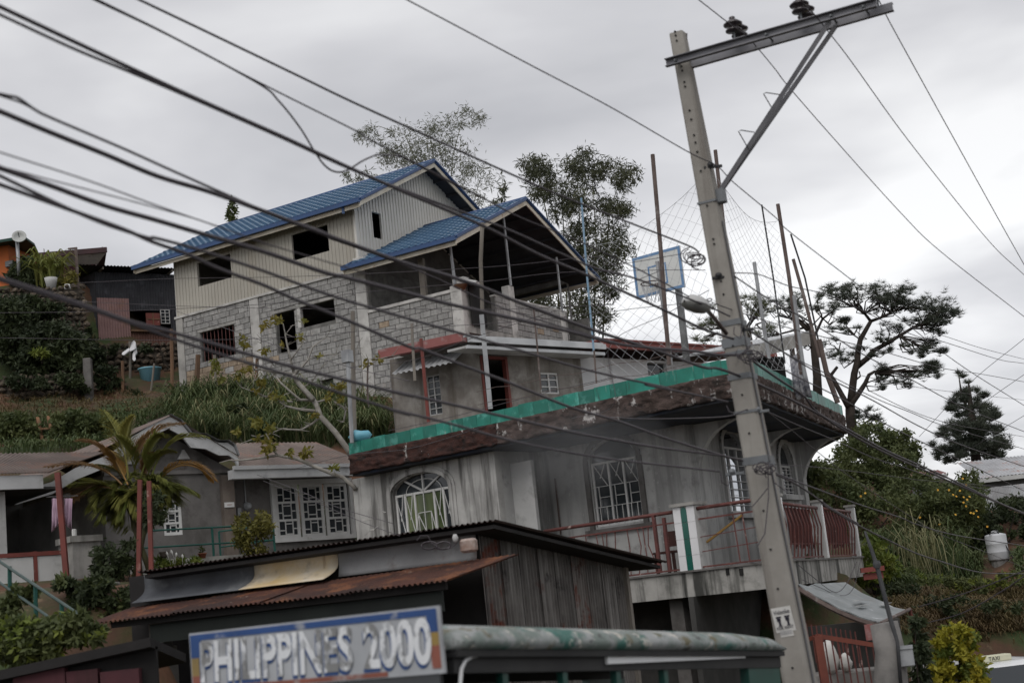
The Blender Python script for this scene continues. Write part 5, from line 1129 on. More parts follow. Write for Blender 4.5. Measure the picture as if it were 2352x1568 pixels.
def jeepney():
    q=avg_rect(FJ,[Zl(65,1178),Zl(2110,908),Zl(2092,1472),Zl(45,1668)])
    S0=P(1052,1489,8.72); az=33.4; p=R(-4.9); d=Vector((math.sin(R(az))*math.cos(p),math.cos(R(az))*math.cos(p),math.sin(p))); wd=Vector((-math.cos(R(az)),math.sin(R(az)),0)); up=d.cross(wd)*-1
    if up.z<0: up=-up
    # length until the sight line of the rear corner
    L=4.0
    for k in range(400):
        x=S0+d*(k*.02); c=x-EYEP; px=CX+FPX*c.dot(_r)/c.dot(_w)
        if px>1806: L=k*.02; break
    W=1.75
    t=thing('jeepney','weathered green jeepney with a peeling grey roof','jeepney',S0+wd*.9+d*2-Vector((0,0,2.4)))
    def X(s,a,h): return S0+d*s+wd*a+up*h
    # roof loft
    pr=[(0,-.0),(-.03,.02),(-.035,.06),(.0,.105),(.06,.135),(.2,.16),(.5,.19),(W/2,.2)]; pr=pr+[(W-a,h) for a,h in reversed(pr[:-1])]
    st=[(-.02,.55,.06),(.06,.85,.02),(.3,1,0),(L*.5,1,.01),(L*.85,.98,0),(L*.95,.8,-.0),(L,.35,.03)]
    m=MB(); vs=[]; n=len(pr)
    for s,hh,ins in st:
        for a,h in pr: vs.append(X(s,a+(ins if a<W/2 else -ins),h*hh))
    m.add(vs,[(i*n+j,i*n+j+1,(i+1)*n+j+1,(i+1)*n+j) for i in range(len(st)-1) for j in range(n-1)]+[tuple(range(n)),tuple((len(st)-1)*n+j for j in range(n))]); m.build('roof','jeep_roof',t,True)
    def box(nm,s0,s1,a0,a1,h0,h1,mt,bev=0):
        b=MB(); b.hexa([X(s,a,h) for h in (h0,h1) for a in (a0,a1) for s in (s0,s1)]); return b.build(nm,mt,t,bevel=bev)
    box('roof_rail',.0,L-.02,.01,W-.01,-.045,-.003,'jeep_dark')
    box('header_panel',.02,L-.03,.05,.12,-.14,-.046,'jeep_dark')
    box('header_panel',.02,L-.03,W-.12,W-.05,-.14,-.046,'jeep_dark')
    box('rear_pillar',L*.86,L-.05,.06,.14,-1.15,-.14,'jeep_green'); box('rear_pillar',L*.86,L-.05,W-.14,W-.06,-1.15,-.14,'jeep_green')
    for s in (.55,1.25,1.95,2.65):
        if s<L*.8:
            box('window_post',s,s+.06,.07,.12,-.75,-.14,'jeep_green'); box('window_post',s,s+.06,W-.12,W-.07,-.75,-.14,'jeep_green')
    def onside(px,py,a=.04): # side plane hit
        nrm=wd; dd=ray(px,py); tt=((S0+wd*a)-EYEP).dot(nrm)/dd.dot(nrm); x=EYEP+dd*tt; return x
    a=onside(1392,1511); b=onside(1708,1499); m=MB(); m.bar(a-up*.012,b-up*.012,.025,.055,up); m.build('white_trim_strip','jeep_chrome',t)
    m=MB(); m.tube([onside(*Zm(*z_)) for z_ in ((405,1720),(415,1568),(425,1450),(455,1385),(510,1350),(600,1328),(730,1318),(860,1322),(990,1330))],.012,8); m.build('white_window_trim','jeep_chrome',t,True)
    box('side_panel',.3,L-.05,.06,.12,-1.6,-.72,'jeep_green'); box('side_panel',.3,L-.05,W-.12,W-.06,-1.6,-.72,'jeep_green')
    box('floor',-.6,L-.05,.1,W-.1,-1.65,-1.55,'jeep_dark'); box('bench_back',.5,L-.1,.15,.3,-1.5,-.8,'jeep_dark'); box('bench_back',.5,L-.1,W-.3,W-.15,-1.5,-.8,'jeep_dark')
    box('hood',-1.5,-.25,.35,W-.35,-1.4,-.75,'jeep_green',.05); box('fender',-1.4,-.4,.02,.33,-1.5,-1.1,'jeep_green',.05); box('fender',-1.4,-.4,W-.33,W-.02,-1.5,-1.1,'jeep_green',.05)
    box('grille',-1.54,-1.5,.45,W-.45,-1.35,-.8,'jeep_chrome'); box('bumper',-1.75,-1.6,.05,W-.05,-1.6,-1.45,'jeep_chrome')
    box('windscreen',-.06,-.03,.1,W-.1,-.7,-.05,'glass'); box('cowl',-.27,.0,.06,W-.06,-1.5,-.7,'jeep_green')
    for s in (-.9,L*.72):
        for a_ in (.02,W-.24):
            m=MB(); m.lathe(X(s,a_,-1.65),[(.1,0),(.36,.01),(.38,.05),(.38,.17),(.36,.21),(.1,.22)],20,wd); o=m.build('wheel','rubber',t,True)
            m=MB(); m.lathe(X(s,a_-.01,-1.65),[(.05,0),(.2,.005),(.2,.24),(.05,.245)],14,wd); m.build('rim','jeep_chrome',o,True)
    for a_ in (.5,W-.5):
        m=MB(); m.lathe(X(-1.56,a_-.0,-.95),[(.02,-.04),(.1,-.03),(.11,.03),(.08,.06)],14,d); m.build('headlight','jeep_chrome',t,True)
    # name board above the windscreen
    s=thing('name_board','blue bordered board lettered PHILIPPINES 2000 above the jeepney windscreen','sign',FJ.pt((q[0]+q[1])/2,0,q[2]))
    m=MB(); m.box(FJ,q[0],q[1],0,.03,q[2],q[3]); m.build('board','sign_board',s)
    w,h=q[1]-q[0],q[3]-q[2]; e=.052*w
    m=MB(); m.box(FJ,q[0]+.012,q[1]-.012,-.006,.0,q[3]-h*.13,q[3]-.012); m.box(FJ,q[0]+.012,q[0]+e,-.006,.0,q[3]-h*.42,q[3]-h*.13); m.box(FJ,q[1]-e*.8,q[1]-.012,-.006,.0,q[3]-h*.38,q[3]-h*.13); m.build('blue_border','sign_blue',s)
    m=MB(); m.box(FJ,q[0]+.012,q[0]+e*.75,-.005,.0,q[3]-h*.72,q[3]-h*.42); m.build('yellow_border','sign_yellow',s); m=MB(); m.box(FJ,q[1]-e*.7,q[1]-.012,-.005,.0,q[3]-h*.58,q[3]-h*.38); m.build('yellow_border','sign_yellow',s)
    m=MB(); m.box(FJ,q[0]+.012,q[0]+e*.75,-.005,.0,q[2]+.01,q[3]-h*.72); m.box(FJ,q[1]-e*.7,q[1]-.012,-.005,.0,q[2]+h*.08,q[3]-h*.58); m.box(FJ,q[0]+e*.75,q[1]-.2*w,-.005,.0,q[2]+.008,q[2]+h*.09); m.build('red_border','sign_red',s)
    cu=(q[0]+q[1])/2-.005; cz=q[2]+h*.46
    def M4(u,v,z): 
        o=FJ.pt(u,v,z); e1,e2=FJ.e1,FJ.e2
        return Matrix(((e1.x,0,-e2.x,o.x),(e1.y,0,-e2.y,o.y),(0,1,0,o.z),(0,0,0,1)))
    for txt,off,k in (('PHILIPPINES',-.14*w,.68),('2000',.345*w,.27)):
        wu=k*w*.93
        for mt,dx,dz,v in (('sign_blue',-.012,-.020,-.004),('sign_white',0,0,-.009)):
            o=text_obj(txt,Matrix.Identity(4),h*.92,mt,s,'lettering',.06,.002,bold=h*.026)
            bb=[c for c in o.bound_box]; tw=max(c[0] for c in bb)-min(c[0] for c in bb); th=max(c[1] for c in bb)-min(c[1] for c in bb)
            o.matrix_basis=Matrix.Translation(-wloc(s))@M4(cu+off+dx,v,cz+dz)@Matrix.Diagonal((wu/tw,h*.70/th,1,1))
    for u in (q[0]+.2,q[1]-.2):
        m=MB(); m.tube([FJ.pt(u,.03,q[2]+.05),FJ.pt(u,.3,q[2]+.0)],.012,6); m.build('board_bracket','jeep_dark',s)
    return X,L
JEEP=jeepney()

# ------------------------------------------------------------------ right hand side of the street
mat('grey_sheet',(.22,.235,.24),(.15,.165,.165),1.4,.45,0,metal=.2,spots=[((.15,.14,.13),2,.6,.76),((.5,.52,.54),2.4,.6,.7)])
mat('sack',(.52,.51,.49),(.42,.41,.39),3,.85,0,spots=[((.35,.12,.11),6,.66,.7)])
mat('dark_pipe',(.07,.072,.075),(.045,.046,.05),3,.6)
mat('old_concrete',(.22,.21,.20),(.13,.125,.12),2.2,.95,.008,10,spots=[((.30,.29,.28),3,.58,.7)])
mat('taxi_white',(.68,.69,.70),(.64,.65,.66),1,.25,spec=.6)
mat('soil',(.16,.085,.05),(.10,.055,.034),1.2,.95,.03,4,spots=[((.22,.15,.09),2,.58,.74)])
mat('stainless',(.50,.51,.53),(.42,.43,.45),2.5,.6,metal=.15,streak=((.33,.33,.33),5,.55,.7))
def awning():
    t=thing('sheet_awning','curved grey metal sheet awning below the right end of the balcony','awning',P(1900,1400,25))
    A,B_,Cc,D=P(1836,1344,25),P(1942,1338,28),P(2090,1398,26.5),P(2024,1430,23)
    m=MB(); vs=[];n=8;k=6
    for i in range(n+1):
        f=i/n; a=A.lerp(D,f); b=B_.lerp(Cc,f); sag=-.10*4*f*(1-f)*.8
        for j in range(k+1): p=a.lerp(b,j/k); vs.append(p+Vector((0,0,sag+random.uniform(-.03,.03))))
    m.add(vs,[(i*(k+1)+j,i*(k+1)+j+1,(i+1)*(k+1)+j+1,(i+1)*(k+1)+j) for i in range(n) for j in range(k)]); o=m.build('awning_sheet','grey_sheet',t); o.modifiers.new('thickness','SOLIDIFY').thickness=.02
    m=MB(); m.tube([A.lerp(D,f)+Vector((0,0,-.06-.10*4*f*(1-f)*.8)) for f in [i/8 for i in range(9)]],.05,6); m.build('awning_edge_beam','rust_post',t)
    m=MB(); m.tube([D,Cc],.03,6); m.build('awning_front_rail','rust_post',t)
    for p,z in ((D,-2.5),(Cc,-2.5)):
        m=MB(); m.tube([p,Vector((p.x,p.y,z))],.035,6); m.build('awning_post','red_paint',t)
    b0=P(1838,1500,28.2); b1=P(2078,1500,27.6); m=MB(); m.hexa([Vector((p.x,p.y+w,z)) for z in (-3.2,1.75) for w in (0,.12) for p in (b0,b1)]); m.build('stall_wall','shaded_plaster',t)
    # patched strips
    for f,g in ((.62,.25),(.5,.4),(.72,.7)):
        a=A.lerp(D,f).lerp(B_.lerp(Cc,f),g)+Vector((0,0,-.06*4*f*(1-f)+.05)); b=A.lerp(D,f+.02).lerp(B_.lerp(Cc,f+.02),g+.2)+Vector((0,0,-.06*4*f*(1-f)+.05)); m=MB(); m.bar(a,b,.09,.008); m.build('tape_patch','white_dull',t)
awning()
def gate():
    Y=22.0; t=thing('red_gate','red steel gate with thin bars below the sheet awning','gate',P(*Zn(1680,1568),Y))
    a,b,c=P(*Zn(1525,1238),Y+.6),P(*Zn(1665,1182),Y),P(*Zn(2170,1262),Y+.2)
    m=MB(); m.bar(a,b,.05,.06); m.build('gate_rail','red_orange',t); m=MB(); m.bar(b,c,.05,.07); m.build('gate_rail','red_orange',t)
    m=MB(); m.bar(b,Vector((b.x+.1,b.y,-3)),.12,.12); m.build('gate_post','red_orange',t); m=MB(); m.bar(c,Vector((c.x+.05,c.y,-3)),.07,.07); m.build('gate_post','red_orange',t)
    for k in range(1,9):
        p=b.lerp(c,k/9); m=MB(); m.tube([p,Vector((p.x+.08,p.y,-3))],.012,5); m.build('gate_bar','red_rail',t)
    for k in range(12):
        p=b.lerp(c,k/12)+Vector((0,1.2,.18)); m=MB(); m.tube([p,p+Vector((0,0,-.6))],.012,5); m.build('spike_bar','red_rail',t)
mat('red_orange',(.17,.05,.033),(.12,.038,.028),3,.6)
gate()
def blob(name,cen,sx,sy,sz,m,label,cat,seed,parent=None,n=2,noise=.12,group=None):
    bm=bmesh.new(); bmesh.ops.create_icosphere(bm,subdivisions=n,radius=1); rr=random.Random(seed); off=[rr.uniform(0,9) for _ in range(3)]
    for v in bm.verts:
        f=1+noise*(math.sin(v.co.x*3+off[0])+math.sin(v.co.y*3.3+off[1])+math.sin(v.co.z*2.7+off[2]))/2+rr.uniform(-noise,noise)*.3
        v.co=Vector((v.co.x*sx*f,v.co.y*sy*f,v.co.z*sz*f))
    me=bpy.data.meshes.new(name); bm.to_mesh(me); bm.free(); me.materials.append(MATS[m])
    for p in me.polygons: p.use_smooth=True
    o=bpy.data.objects.new(name,me); C.objects.link(o); o.location=Vector(cen)-(wloc(parent) if parent else Vector((0,0,0)))
    if parent: o.parent=parent
    return setp(o,label,cat,group) if label else o
blob('white_sack',P(*Zn(1770,1350),22.7),.16,.13,.26,'sack','tall printed white sack behind the red gate','sack',3,n=3,noise=.22)
blob('white_sack',P(*Zn(1900,1395),22.6),.10,.09,.12,'sack','small white sack lying right of the tall sack behind the gate','sack',4,n=3,noise=.22)
o=MB(); p=P(*Zn(1860,1500),22.9); o.box(F(p,100),-.6,.6,-.3,.3,p.z-1.5,p.z+.06); o.build('concrete_ledge','old_concrete',None,bevel=.02,label='concrete ledge carrying the white sacks',cat='ledge')
def old_post():
    Y=20.5; t=thing('concrete_stub_post','short weathered round concrete post with leaning service pipe','post',P(*Zo(690,1568),Y))
    a=P(*Zo(655,1195),Y); m=MB(); m.tube([a,a+Vector((.03,0,-.4)),P(*Zo(700,1568),Y),P(*Zo(735,1800),Y)],[.2,.215,.24,.26],12); m.build('post_shaft','old_concrete',t,True)
    m=MB(); m.tube([P(*Zo(538,625),Y-.3),P(*Zo(575,730),Y-.3),P(*Zo(615,850),Y-.3),P(*Zo(660,1030),Y-.3),P(*Zo(705,1200),Y-.3),P(*Zo(740,1310),Y-.3),P(*Zo(760,1568),Y-.3)],[.015,.025,.032,.032,.032,.026,.026],8); m.build('service_pipe','dark_pipe',t,True)
    p=P(*Zo(612,830),Y-.3); m=MB(); m.lathe(p,[(.05,-.05),(.055,.0),(.045,.05)],8); m.build('pipe_collar','dark_pipe',t)
    p=P(*Zo(792,1400),Y-.2); m=MB(); m.box(F(p,95),-.1,.1,-.06,.06,p.z-.14,p.z+.14); m.build('meter_box','meter_grey',t,bevel=.015)
    m=MB(); m.box(F(p,95),-.1,.1,-.08,-.06,p.z+.1,p.z+.15); m.build('meter_box_hood','meter_grey',t)
old_post()
m=MB(); p=P(*Zn(2090,1150),22.4); m.box(F(p,95),-.06,.06,-.02,.02,p.z-.12,p.z+.12); m.build('hung_cloth','faded_red',None,label='faded red rag hung left of the round concrete post',cat='laundry')
m=MB(); p=P(*Zn(2120,655),30); m.box(F(p,100),-.2,.2,0,.25,p.z-.15,p.z-.02); m.box(F(p,100),-.24,.24,-.08,.3,p.z+.0,p.z+.10); m.build('red_ledge','dark_red_roof',None,label='dark red ledge jutting out past the balcony end',cat='ledge')
def taxi():
    Y=27; t=thing('taxi','white taxi van with roof sign at the lower right corner','taxi',P(*Zo(1600,1700),Y)-Vector((0,0,.6)))
    Fx=F(P(*Zo(1375,1490),Y),80); z0=P(*Zo(1440,1475),Y).z
    def prof(u): return u
    # side profile in (v along length, z); extruded in u (width)
    W=1.7; L=4.2
    base=z0-1.75
    sec=[(0,base+.3),(0,base+.75),(.9,base+.95),(1.4,z0-.05),(1.7,z0),(3.9,z0),(4.15,base+.9),(4.2,base+.3)]
    Fy=Fx.sub(0,0,-90); Fy.e2=-Fy.e2     # u runs away from the viewer, v to the right
    m=MB(); m.holed(Fy,sec,[],-.0,W); m.build('body','taxi_white',t,bevel=.05)
    m=MB(); m.poly(*[Fy.pt(u,v,z) for u,v,z in ((.93,.1,base+1.0),(.93,W-.1,base+1.0),(1.38,W-.18,z0-.1),(1.38,.18,z0-.1))]); 
    o=m.build('windscreen','glass',t); o.location=o.location+Vector(-Fy.e1*.03+Vector((0,0,.03)))
    for v in (-.012,W+.004):
        for a,b in ((1.5,2.3),(2.4,3.2),(3.3,3.85)):
            m=MB(); m.box(Fy,a,b,v,v+.01,base+1.02,z0-.14); m.build('side_window','glass',t)
    for v in (-.02,W-.2):
        for u in (.75,3.3):
            m=MB(); m.lathe(Fy.pt(u,v,base+.3),[(.1,0),(.3,.0),(.32,.04),(.32,.18),(.3,.22)],16,Fy.e2); m.build('wheel','rubber',t,True)
    for v in (.15,W-.4):
        m=MB(); m.box(Fy,-.03,.02,v,v+.28,base+.6,base+.75); m.build('headlight','jeep_chrome',t)
    m=MB(); m.box(Fy,1.9,2.15,W*.3,W*.75,z0,z0+.13); o=m.build('roof_sign','sign_pale',t,bevel=.02)
    e1=Fy.e2; c=Fy.pt(1.89,W*.525,z0+.065); nn=-Fy.e1
    sg=-1 if Fy.e2.x<0 else 1
    Mx=Matrix(((e1.x*sg,0,nn.x,c.x),(e1.y*sg,0,nn.y,c.y),(0,1,0,c.z),(0,0,0,1))); text_obj('TAXI',Mx,.11,'ink',o)
mat('sign_pale',(.6,.58,.42),(.5,.5,.38),3,.5)
taxi()
def tank():
    Y=42; t=thing('water_tank','upright stainless water tank on the grassy slope at right','water tank',P(*Zo(1370,830),Y))
    b=P(*Zo(1372,805),Y); tp=P(*Zo(1368,645),Y); r=.30; h=tp.z-b.z
    m=MB(); m.lathe(b,[(r*.9,0),(r,.04),(r,h*.3),(r*1.015,h*.31),(r,h*.33),(r,h*.63),(r*1.015,h*.64),(r,h*.66),(r,h*.95),(r*.96,h),(r*.5,h+.04)],24); m.build('tank_shell','stainless',t,True)
    m=MB(); m.lathe(b+Vector((0,0,h+.06)),[(.1,0),(.1,.05),(.05,.06)],12); m.build('tank_lid','stainless',t)
    m=MB(); m.tube([b+Vector((-.25,-.25,h+.02)),b+Vector((0,-.2,h+.12)),b+Vector((.33,-.25,0)),b+Vector((.35,-.25,-.6))],.02,5); m.build('tank_pipe','black_metal',t)
    m=MB(); m.lathe(b,[(r*.8,-.9),(r*.8,.0)],12); m.build('tank_stand','old_concrete',t)
tank()
def far_house(name,label,pts,Y,az,roof,wall,cat='house',ztop=None,door=None):
    a,b=P(*pts[0],Y),P(*pts[1],Y); Fh=F(a,az); W=(b-a).length; t=thing(name,label,cat,Vector((a.x,a.y,a.z-3)))
    zr=P(*pts[2],Y+3).z; ze=a.z
    m=MB(); m.corr(Fh.pt(-.4,-.6,ze),Fh.pt(W,-.6,ze),Fh.pt(W,3,zr),Fh.pt(-.4,3,zr),.16,.02); m.build('sheet_roof',roof,t)
    m=MB(); m.box(Fh,-.4,W,-.62,-.56,ze-.2,ze-.02); m.build('fascia','white_dull',t)
    m=MB(); m.box(Fh,0,W-.3,0,5.5,ze-4.5,ze+.1); m.build('wall',wall,t)
    for k in range(2):
        x=W*(.25+.4*k); m=MB(); m.box(Fh,x,x+.7,-.02,.02,ze-1.3,ze-.5); m.build('window','glass',t)
mat('zinc_far',(.42,.43,.45),(.30,.30,.31),1,.5,0,spots=[((.30,.17,.14),1.2,.56,.7)])
mat('wall_far',(.16,.16,.165),(.11,.11,.115),1,.8)
mat('wall_far2',(.33,.35,.38),(.25,.27,.30),1,.8)
far_house('hill_house','grey house with pale zinc roof behind the shrubs at the right edge',(Zo(1275,300),Zo(1700,270),Zo(1450,165)),62,95,'zinc_far','wall_far')
far_house('hut','small pale blue hut half hidden by the flowering shrub',(Zo(880,290),Zo(1030,265),Zo(960,250)),64,100,'dark_red_roof','wall_far2','hut')
m=MB(); p=P(*Zo(1400,460),56); m.corr(p+Vector((-2.2,0,-.6)),p+Vector((2.6,.4,-.5)),p+Vector((2.6,.4,.75)),p+Vector((-2.2,0,.7)),.12,.02); m.build('sheet_fence','zinc_far',None,label='leaning zinc sheet fence below the grey house at right',cat='fence')

# ------------------------------------------------------------------ sheds and houses on the upper left
mat('shed_black',(.035,.036,.042),(.022,.022,.027),1.5,.7,0,spots=[((.06,.06,.07),2,.56,.7)])
mat('shed_pink',(.24,.15,.145),(.20,.12,.115),1.5,.75,0,spots=[((.20,.11,.08),1.1,.55,.72)])
mat('shed_rust',(.13,.065,.05),(.09,.045,.036),1.6,.8,0,streak=((.17,.10,.08),4,.52,.7))
mat('orange_wall',(.42,.115,.035),(.36,.10,.03),1,.8)
mat('green_fascia',(.012,.045,.035),None,1,.6)
mat('maroon_roof',(.05,.022,.024),(.035,.018,.02),2,.7)
mat('dish',(.42,.43,.42),(.36,.37,.36),1,.5)
FU=F(P(*Za(800,800),57),57)
def upper_shed():
    t=thing('iron_shed','dark corrugated iron shed with pink lower sheet and red shutter beside the block house','shed',FU.pt(1,1,13))
    ul=FU.uz(Za(792,800))[0]; ur=FU.uz(Za(1440,800))[0]; zt=FU.uz(Za(1100,560))[1]
    win=avg_rect(FU,[Za(1070,885),Za(1395,850),Za(1400,1000),Za(1072,1025)])
    pinkr=FU.uz(Za(1060,900))[0]; zp=FU.uz(Za(930,770))[1]; zb=FU.uz(Za(950,1200))[1]-.6; zw=FU.uz(Za(1250,1035))[1]
    def sheet(u0,u1,z0,z1,mt,dv,nm='wall_sheet'):
        m=MB(); m.corr(FU.pt(u0,dv,z0),FU.pt(u1,dv,z0),FU.pt(u1,dv,z1),FU.pt(u0,dv,z1),.11,.02); m.build(nm,mt,t)
    sheet(ul,pinkr,zp,zt,'shed_black',0); sheet(ul,pinkr,zb,zp+.02,'shed_pink',-.03); sheet(pinkr,ur,win[3],zt,'shed_black',0); sheet(pinkr,ur,zb,zw,'shed_rust',-.03)
    sheet(win[1],ur,zw,win[3],'shed_black',0)
    m=MB(); m.box(FU,pinkr,win[1]+.05,-.16,.02,zw-.05,zw+.02); m.build('window_sill','wood_brown',t)
    s=avg_rect(FU,[Za(1195,895),Za(1310,880),Za(1312,985),Za(1200,990)],-.1); m=MB(); m.box(FU,s[0],s[1],-.12,-.08,s[2],s[3]); o=m.build('shutter','red_paint',t)
    m=MB(); cu=(s[0]+s[1])/2; m.box(FU,cu-.02,cu+.02,-.14,-.12,s[2],s[3]); m.box(FU,s[0],s[1],-.141,-.121,(s[2]+s[3])/2-.02,(s[2]+s[3])/2+.02); m.build('shutter_batten','wood_brown',o)
    s=avg_rect(FU,[Za(1315,855),Za(1390,862),Za(1395,975),Za(1318,975)],-.02); wframe('casement',FU,s[0],s[1],s[2],s[3],-.04,2,4,'white_dull',t,.03)
    FU2=FU.sub(ul,0,-75)
    wl=FU.uz(Za(660,800),1.2)[0]
    m=MB(); p0=FU.pt(ul,0,0); p1=FU.pt(wl,1.2,0); m.corr(Vector((p1.x,p1.y,zb)),Vector((p0.x,p0.y,zb)),Vector((p0.x,p0.y,zt)),Vector((p1.x,p1.y,zt)),.11,.02); m.build('side_sheet','shed_black',t)
    m=MB(); m.box(FU,ul,ur,4.4,4.5,zb,zt); m.box(FU,ur-.1,ur,.1,4.4,zb,zt); m.box(FU,ul-.3,ur,.05,4.4,zb+.2,zb+.5); m.build('rear_wall','shed_black',t)
    ea=FU.uz(Za(650,535),-.5); eb=FU.uz(Za(845,500),-.5); ec=FU.uz(Za(1450,525),-.5); zt2=(eb[1]+ec[1])/2
    m=MB(); m.corr(FU.pt(ea[0],-.6,zt2),FU.pt(ec[0],-.6,zt2),FU.pt(ec[0],4.6,zt2-.2),FU.pt(ea[0],4.6,zt2-.2),.14,.022); m.build('sheet_roof','shed_black',t)
    for u in (eb[0],(eb[0]+ec[0])/2,ec[0]-.2):
        m=MB(); m.bar(FU.pt(u,-.5,zt2-.08),FU.pt(u,.1,zt2-.1),.06,.1); m.build('rafter','wood_grey',t)
upper_shed()
FOH=F(P(*Za(72,450),55),100)
def orange_house():
    t=thing('orange_house','orange walled house with dark green roof edge at the left border','house',FOH.pt(-1,1,15))
    zt=FOH.uz(Za(40,330))[1]; zf=FOH.uz(Za(100,275),-.5)[1]; zb=FOH.uz(Za(60,590))[1]-2; ur=FOH.uz(Za(205,300),-.5)[0]
    m=MB(); m.box(FOH,-4,0,0,4,zb,zt); m.build('wall','orange_wall',t)
    m=MB(); m.box(FOH,-4,ur,-.6,-.5,zt-.05,zf); m.build('fascia','green_fascia',t)
    m=MB(); m.slab([FOH.pt(-4,-.5,zf),FOH.pt(ur,-.5,zf),FOH.pt(ur-.2,.6,zf),FOH.pt(-.2,3,zf),FOH.pt(-4,3,zf)],.08); m.build('roof_slab','green_fascia',t)
    q=FOH.uz(Za(60,480),-.1); m=MB(); m.box(FOH,q[0]-.1,q[0]+.25,-.12,-.01,q[1]-.15,q[1]+.1); m.build('wall_lamp','galv_dark',t,bevel=.02)
    d=thing('satellite_dish','round pale satellite dish on a grey pipe beside the orange house','satellite dish',P(*Za(155,590),54))
    c=P(*Za(157,265),54); r=60*.28024*54/3267; ax=Vector((.25,-.9,.35)).normalized()
    m=MB(); m.lathe(c,[(.03,.14),(r*.4,.12),(r*.75,.05),(r,-.04),(r*.99,-.07),(r*.7,.02),(r*.3,.09)],24,ax*-1); m.build('reflector','dish',d,True)
    m=MB(); m.tube([c,c+ax*.5+Vector((0,0,-.1))],.02,5); m.build('feed_arm','galv_dark',d)
    m=MB(); m.tube([P(*Za(140,300),54.1),P(*Za(157,600),54.1)],.07,8); m.build('mast','steel_post',d,True)
orange_house()
def maroon_house():
    Fm=F(P(*Za(480,480),66),85); t=thing('maroon_house','maroon house with flat dark roof behind the plants at upper left','house',Fm.pt(0,1,15))
    a=Fm.uz(Za(75,400),-.6); b=Fm.uz(Za(880,395),-.6); z1=Fm.uz(Za(480,383),-.6)[1]; z0=Fm.uz(Za(480,425),-.6)[1]
    m=MB(); m.box(Fm,a[0]-2,b[0],-.7,-.6,z0,z1); m.build('fascia','maroon_roof',t)
    m=MB(); m.slab([Fm.pt(a[0]-2,-.6,z1-.02),Fm.pt(b[0],-.6,z1-.02),Fm.pt(b[0]-.9,3,z1-.05),Fm.pt(a[0]-2,3,z1-.05)],.05); m.build('roof','maroon_roof',t)
    m=MB(); m.hexa([Fm.pt(u,v,z) for z in (0,1) for v in (0,1) for u in (0,1)][0:0] or [Fm.pt(a[0]-2,-.6,z0),Fm.pt(b[0]-.05,-.6,z0),Fm.pt(a[0]-2,.0,z0-.35),Fm.pt(b[0]-.6,0,z0-.35),Fm.pt(a[0]-2,-.6,z0+.04),Fm.pt(b[0]-.05,-.6,z0+.04),Fm.pt(a[0]-2,.0,z0+.04),Fm.pt(b[0]-.6,0,z0+.04)]); m.build('eave_soffit','plaster_grey',t)
    m=MB(); m.box(Fm,a[0]-2,b[0]-.7,0,4,z0-4.5,z0-.3); m.build('wall','maroon',t)
    for q,r in ((Za(360,360),.02),(Za(838,345),.025)):
        u,z=Fm.uz(q,0); m=MB(); m.tube([Fm.pt(u,0,z1-.1),Fm.pt(u,0,z)],r,5); m.build('roof_rod','rust_post',t)
maroon_house()
m=MB(); m.tube([P(*Za(622,350),54),P(*Za(640,690),54)],.06,6); a=P(*Za(622,355),54); m.bar(a+Vector((-.3,0,0)),a+Vector((.05,0,0)),.08,.06); m.build('yard_post','rust_post',None,label='thin dark post at the corner of the upper stone wall',cat='post')

# ------------------------------------------------------------------ stone retaining walls
mat('stone',(.12,.095,.07),(.055,.045,.036),4,.95,.02,9,rnd=.5)
mat('stone_dark',(.10,.075,.055),(.05,.04,.032),3,.95,.02,9,rnd=.45)
mat('wall_earth',(.06,.05,.04),(.035,.03,.024),2,.95,.02,6)
def stone_mesh(i,mt):
    bm=bmesh.new(); bmesh.ops.create_icosphere(bm,subdivisions=1,radius=.5); rr=random.Random(100+i)
    for v in bm.verts: v.co=Vector((v.co.x*1.05,v.co.y*.8,v.co.z*.9))*rr.uniform(.68,1.15)
    me=bpy.data.meshes.new('stone'); bm.to_mesh(me); bm.free(); me.materials.append(MATS[mt]); return me
STM={k:[stone_mesh(i,k) for i in range(6)] for k in ('stone','stone_dark')}
def stone_wall(Fr,u0,u1,z0,z1,size,mt,label,batter=.12,limit=300,zfun=None):
    t=thing('stone_wall',label,'retaining wall',Fr.pt((u0+u1)/2,0,z0),kind='thing')
    m=MB(); m.hexa([Fr.pt(u,v+batter*(z-z0),z) for z in (z0,z1-.05) for v in (.08,.7) for u in (u0,u1)]); m.build('wall_core','wall_earth',t)
    z=z0+size*.4; row=0; n=0
    while z<z1:
        u=u0+random.uniform(0,size*.6)
        while u<u1:
            w=size*random.uniform(.7,1.35)
            if n<limit:
                M4=Fr.mat(u+w/2,batter*(z-z0)+random.uniform(-.03,.05),z+random.uniform(-.05,.05))@Matrix.Rotation(random.uniform(-.5,.5),4,'Y')@Matrix.Rotation(random.uniform(0,6.28),4,'X')@Matrix.Diagonal((w*1.08,size*.9,size*random.uniform(.85,1.15),1))
                inst('stone',random.choice(STM[mt]),t,M4); n+=1
            u+=w*.97
        z+=size*.86; row+=1
    return t
FW1=F(P(*Za(655,690),52.5),75); 
_l=FW1.uz(Za(-60,700))[0]; _z1=FW1.uz(Za(400,670))[1]; _z0=FW1.uz(Za(400,1150))[1]
stone_wall(FW1,_l,.05,_z0,_z1,.25,'stone','pale rubble retaining wall below the plants of the orange house')
FW2=F(P(*Za(740,1400),50),80); _l=FW2.uz(Za(-60,1400))[0]; _z1=FW2.uz(Za(400,1385))[1]; _z0=FW2.uz(Zi(300,235))[1]
stone_wall(FW2,_l,.0,_z0,_z1,.26,'stone','lower rubble wall along the red earth terrace at left')
FW3=F(P(*Za(1450,1300),54.5),75); _l=FW3.uz(Za(745,1250))[0]; _z1=FW3.uz(Za(1100,1140))[1]; _z0=FW3.uz(Za(1100,1490))[1]
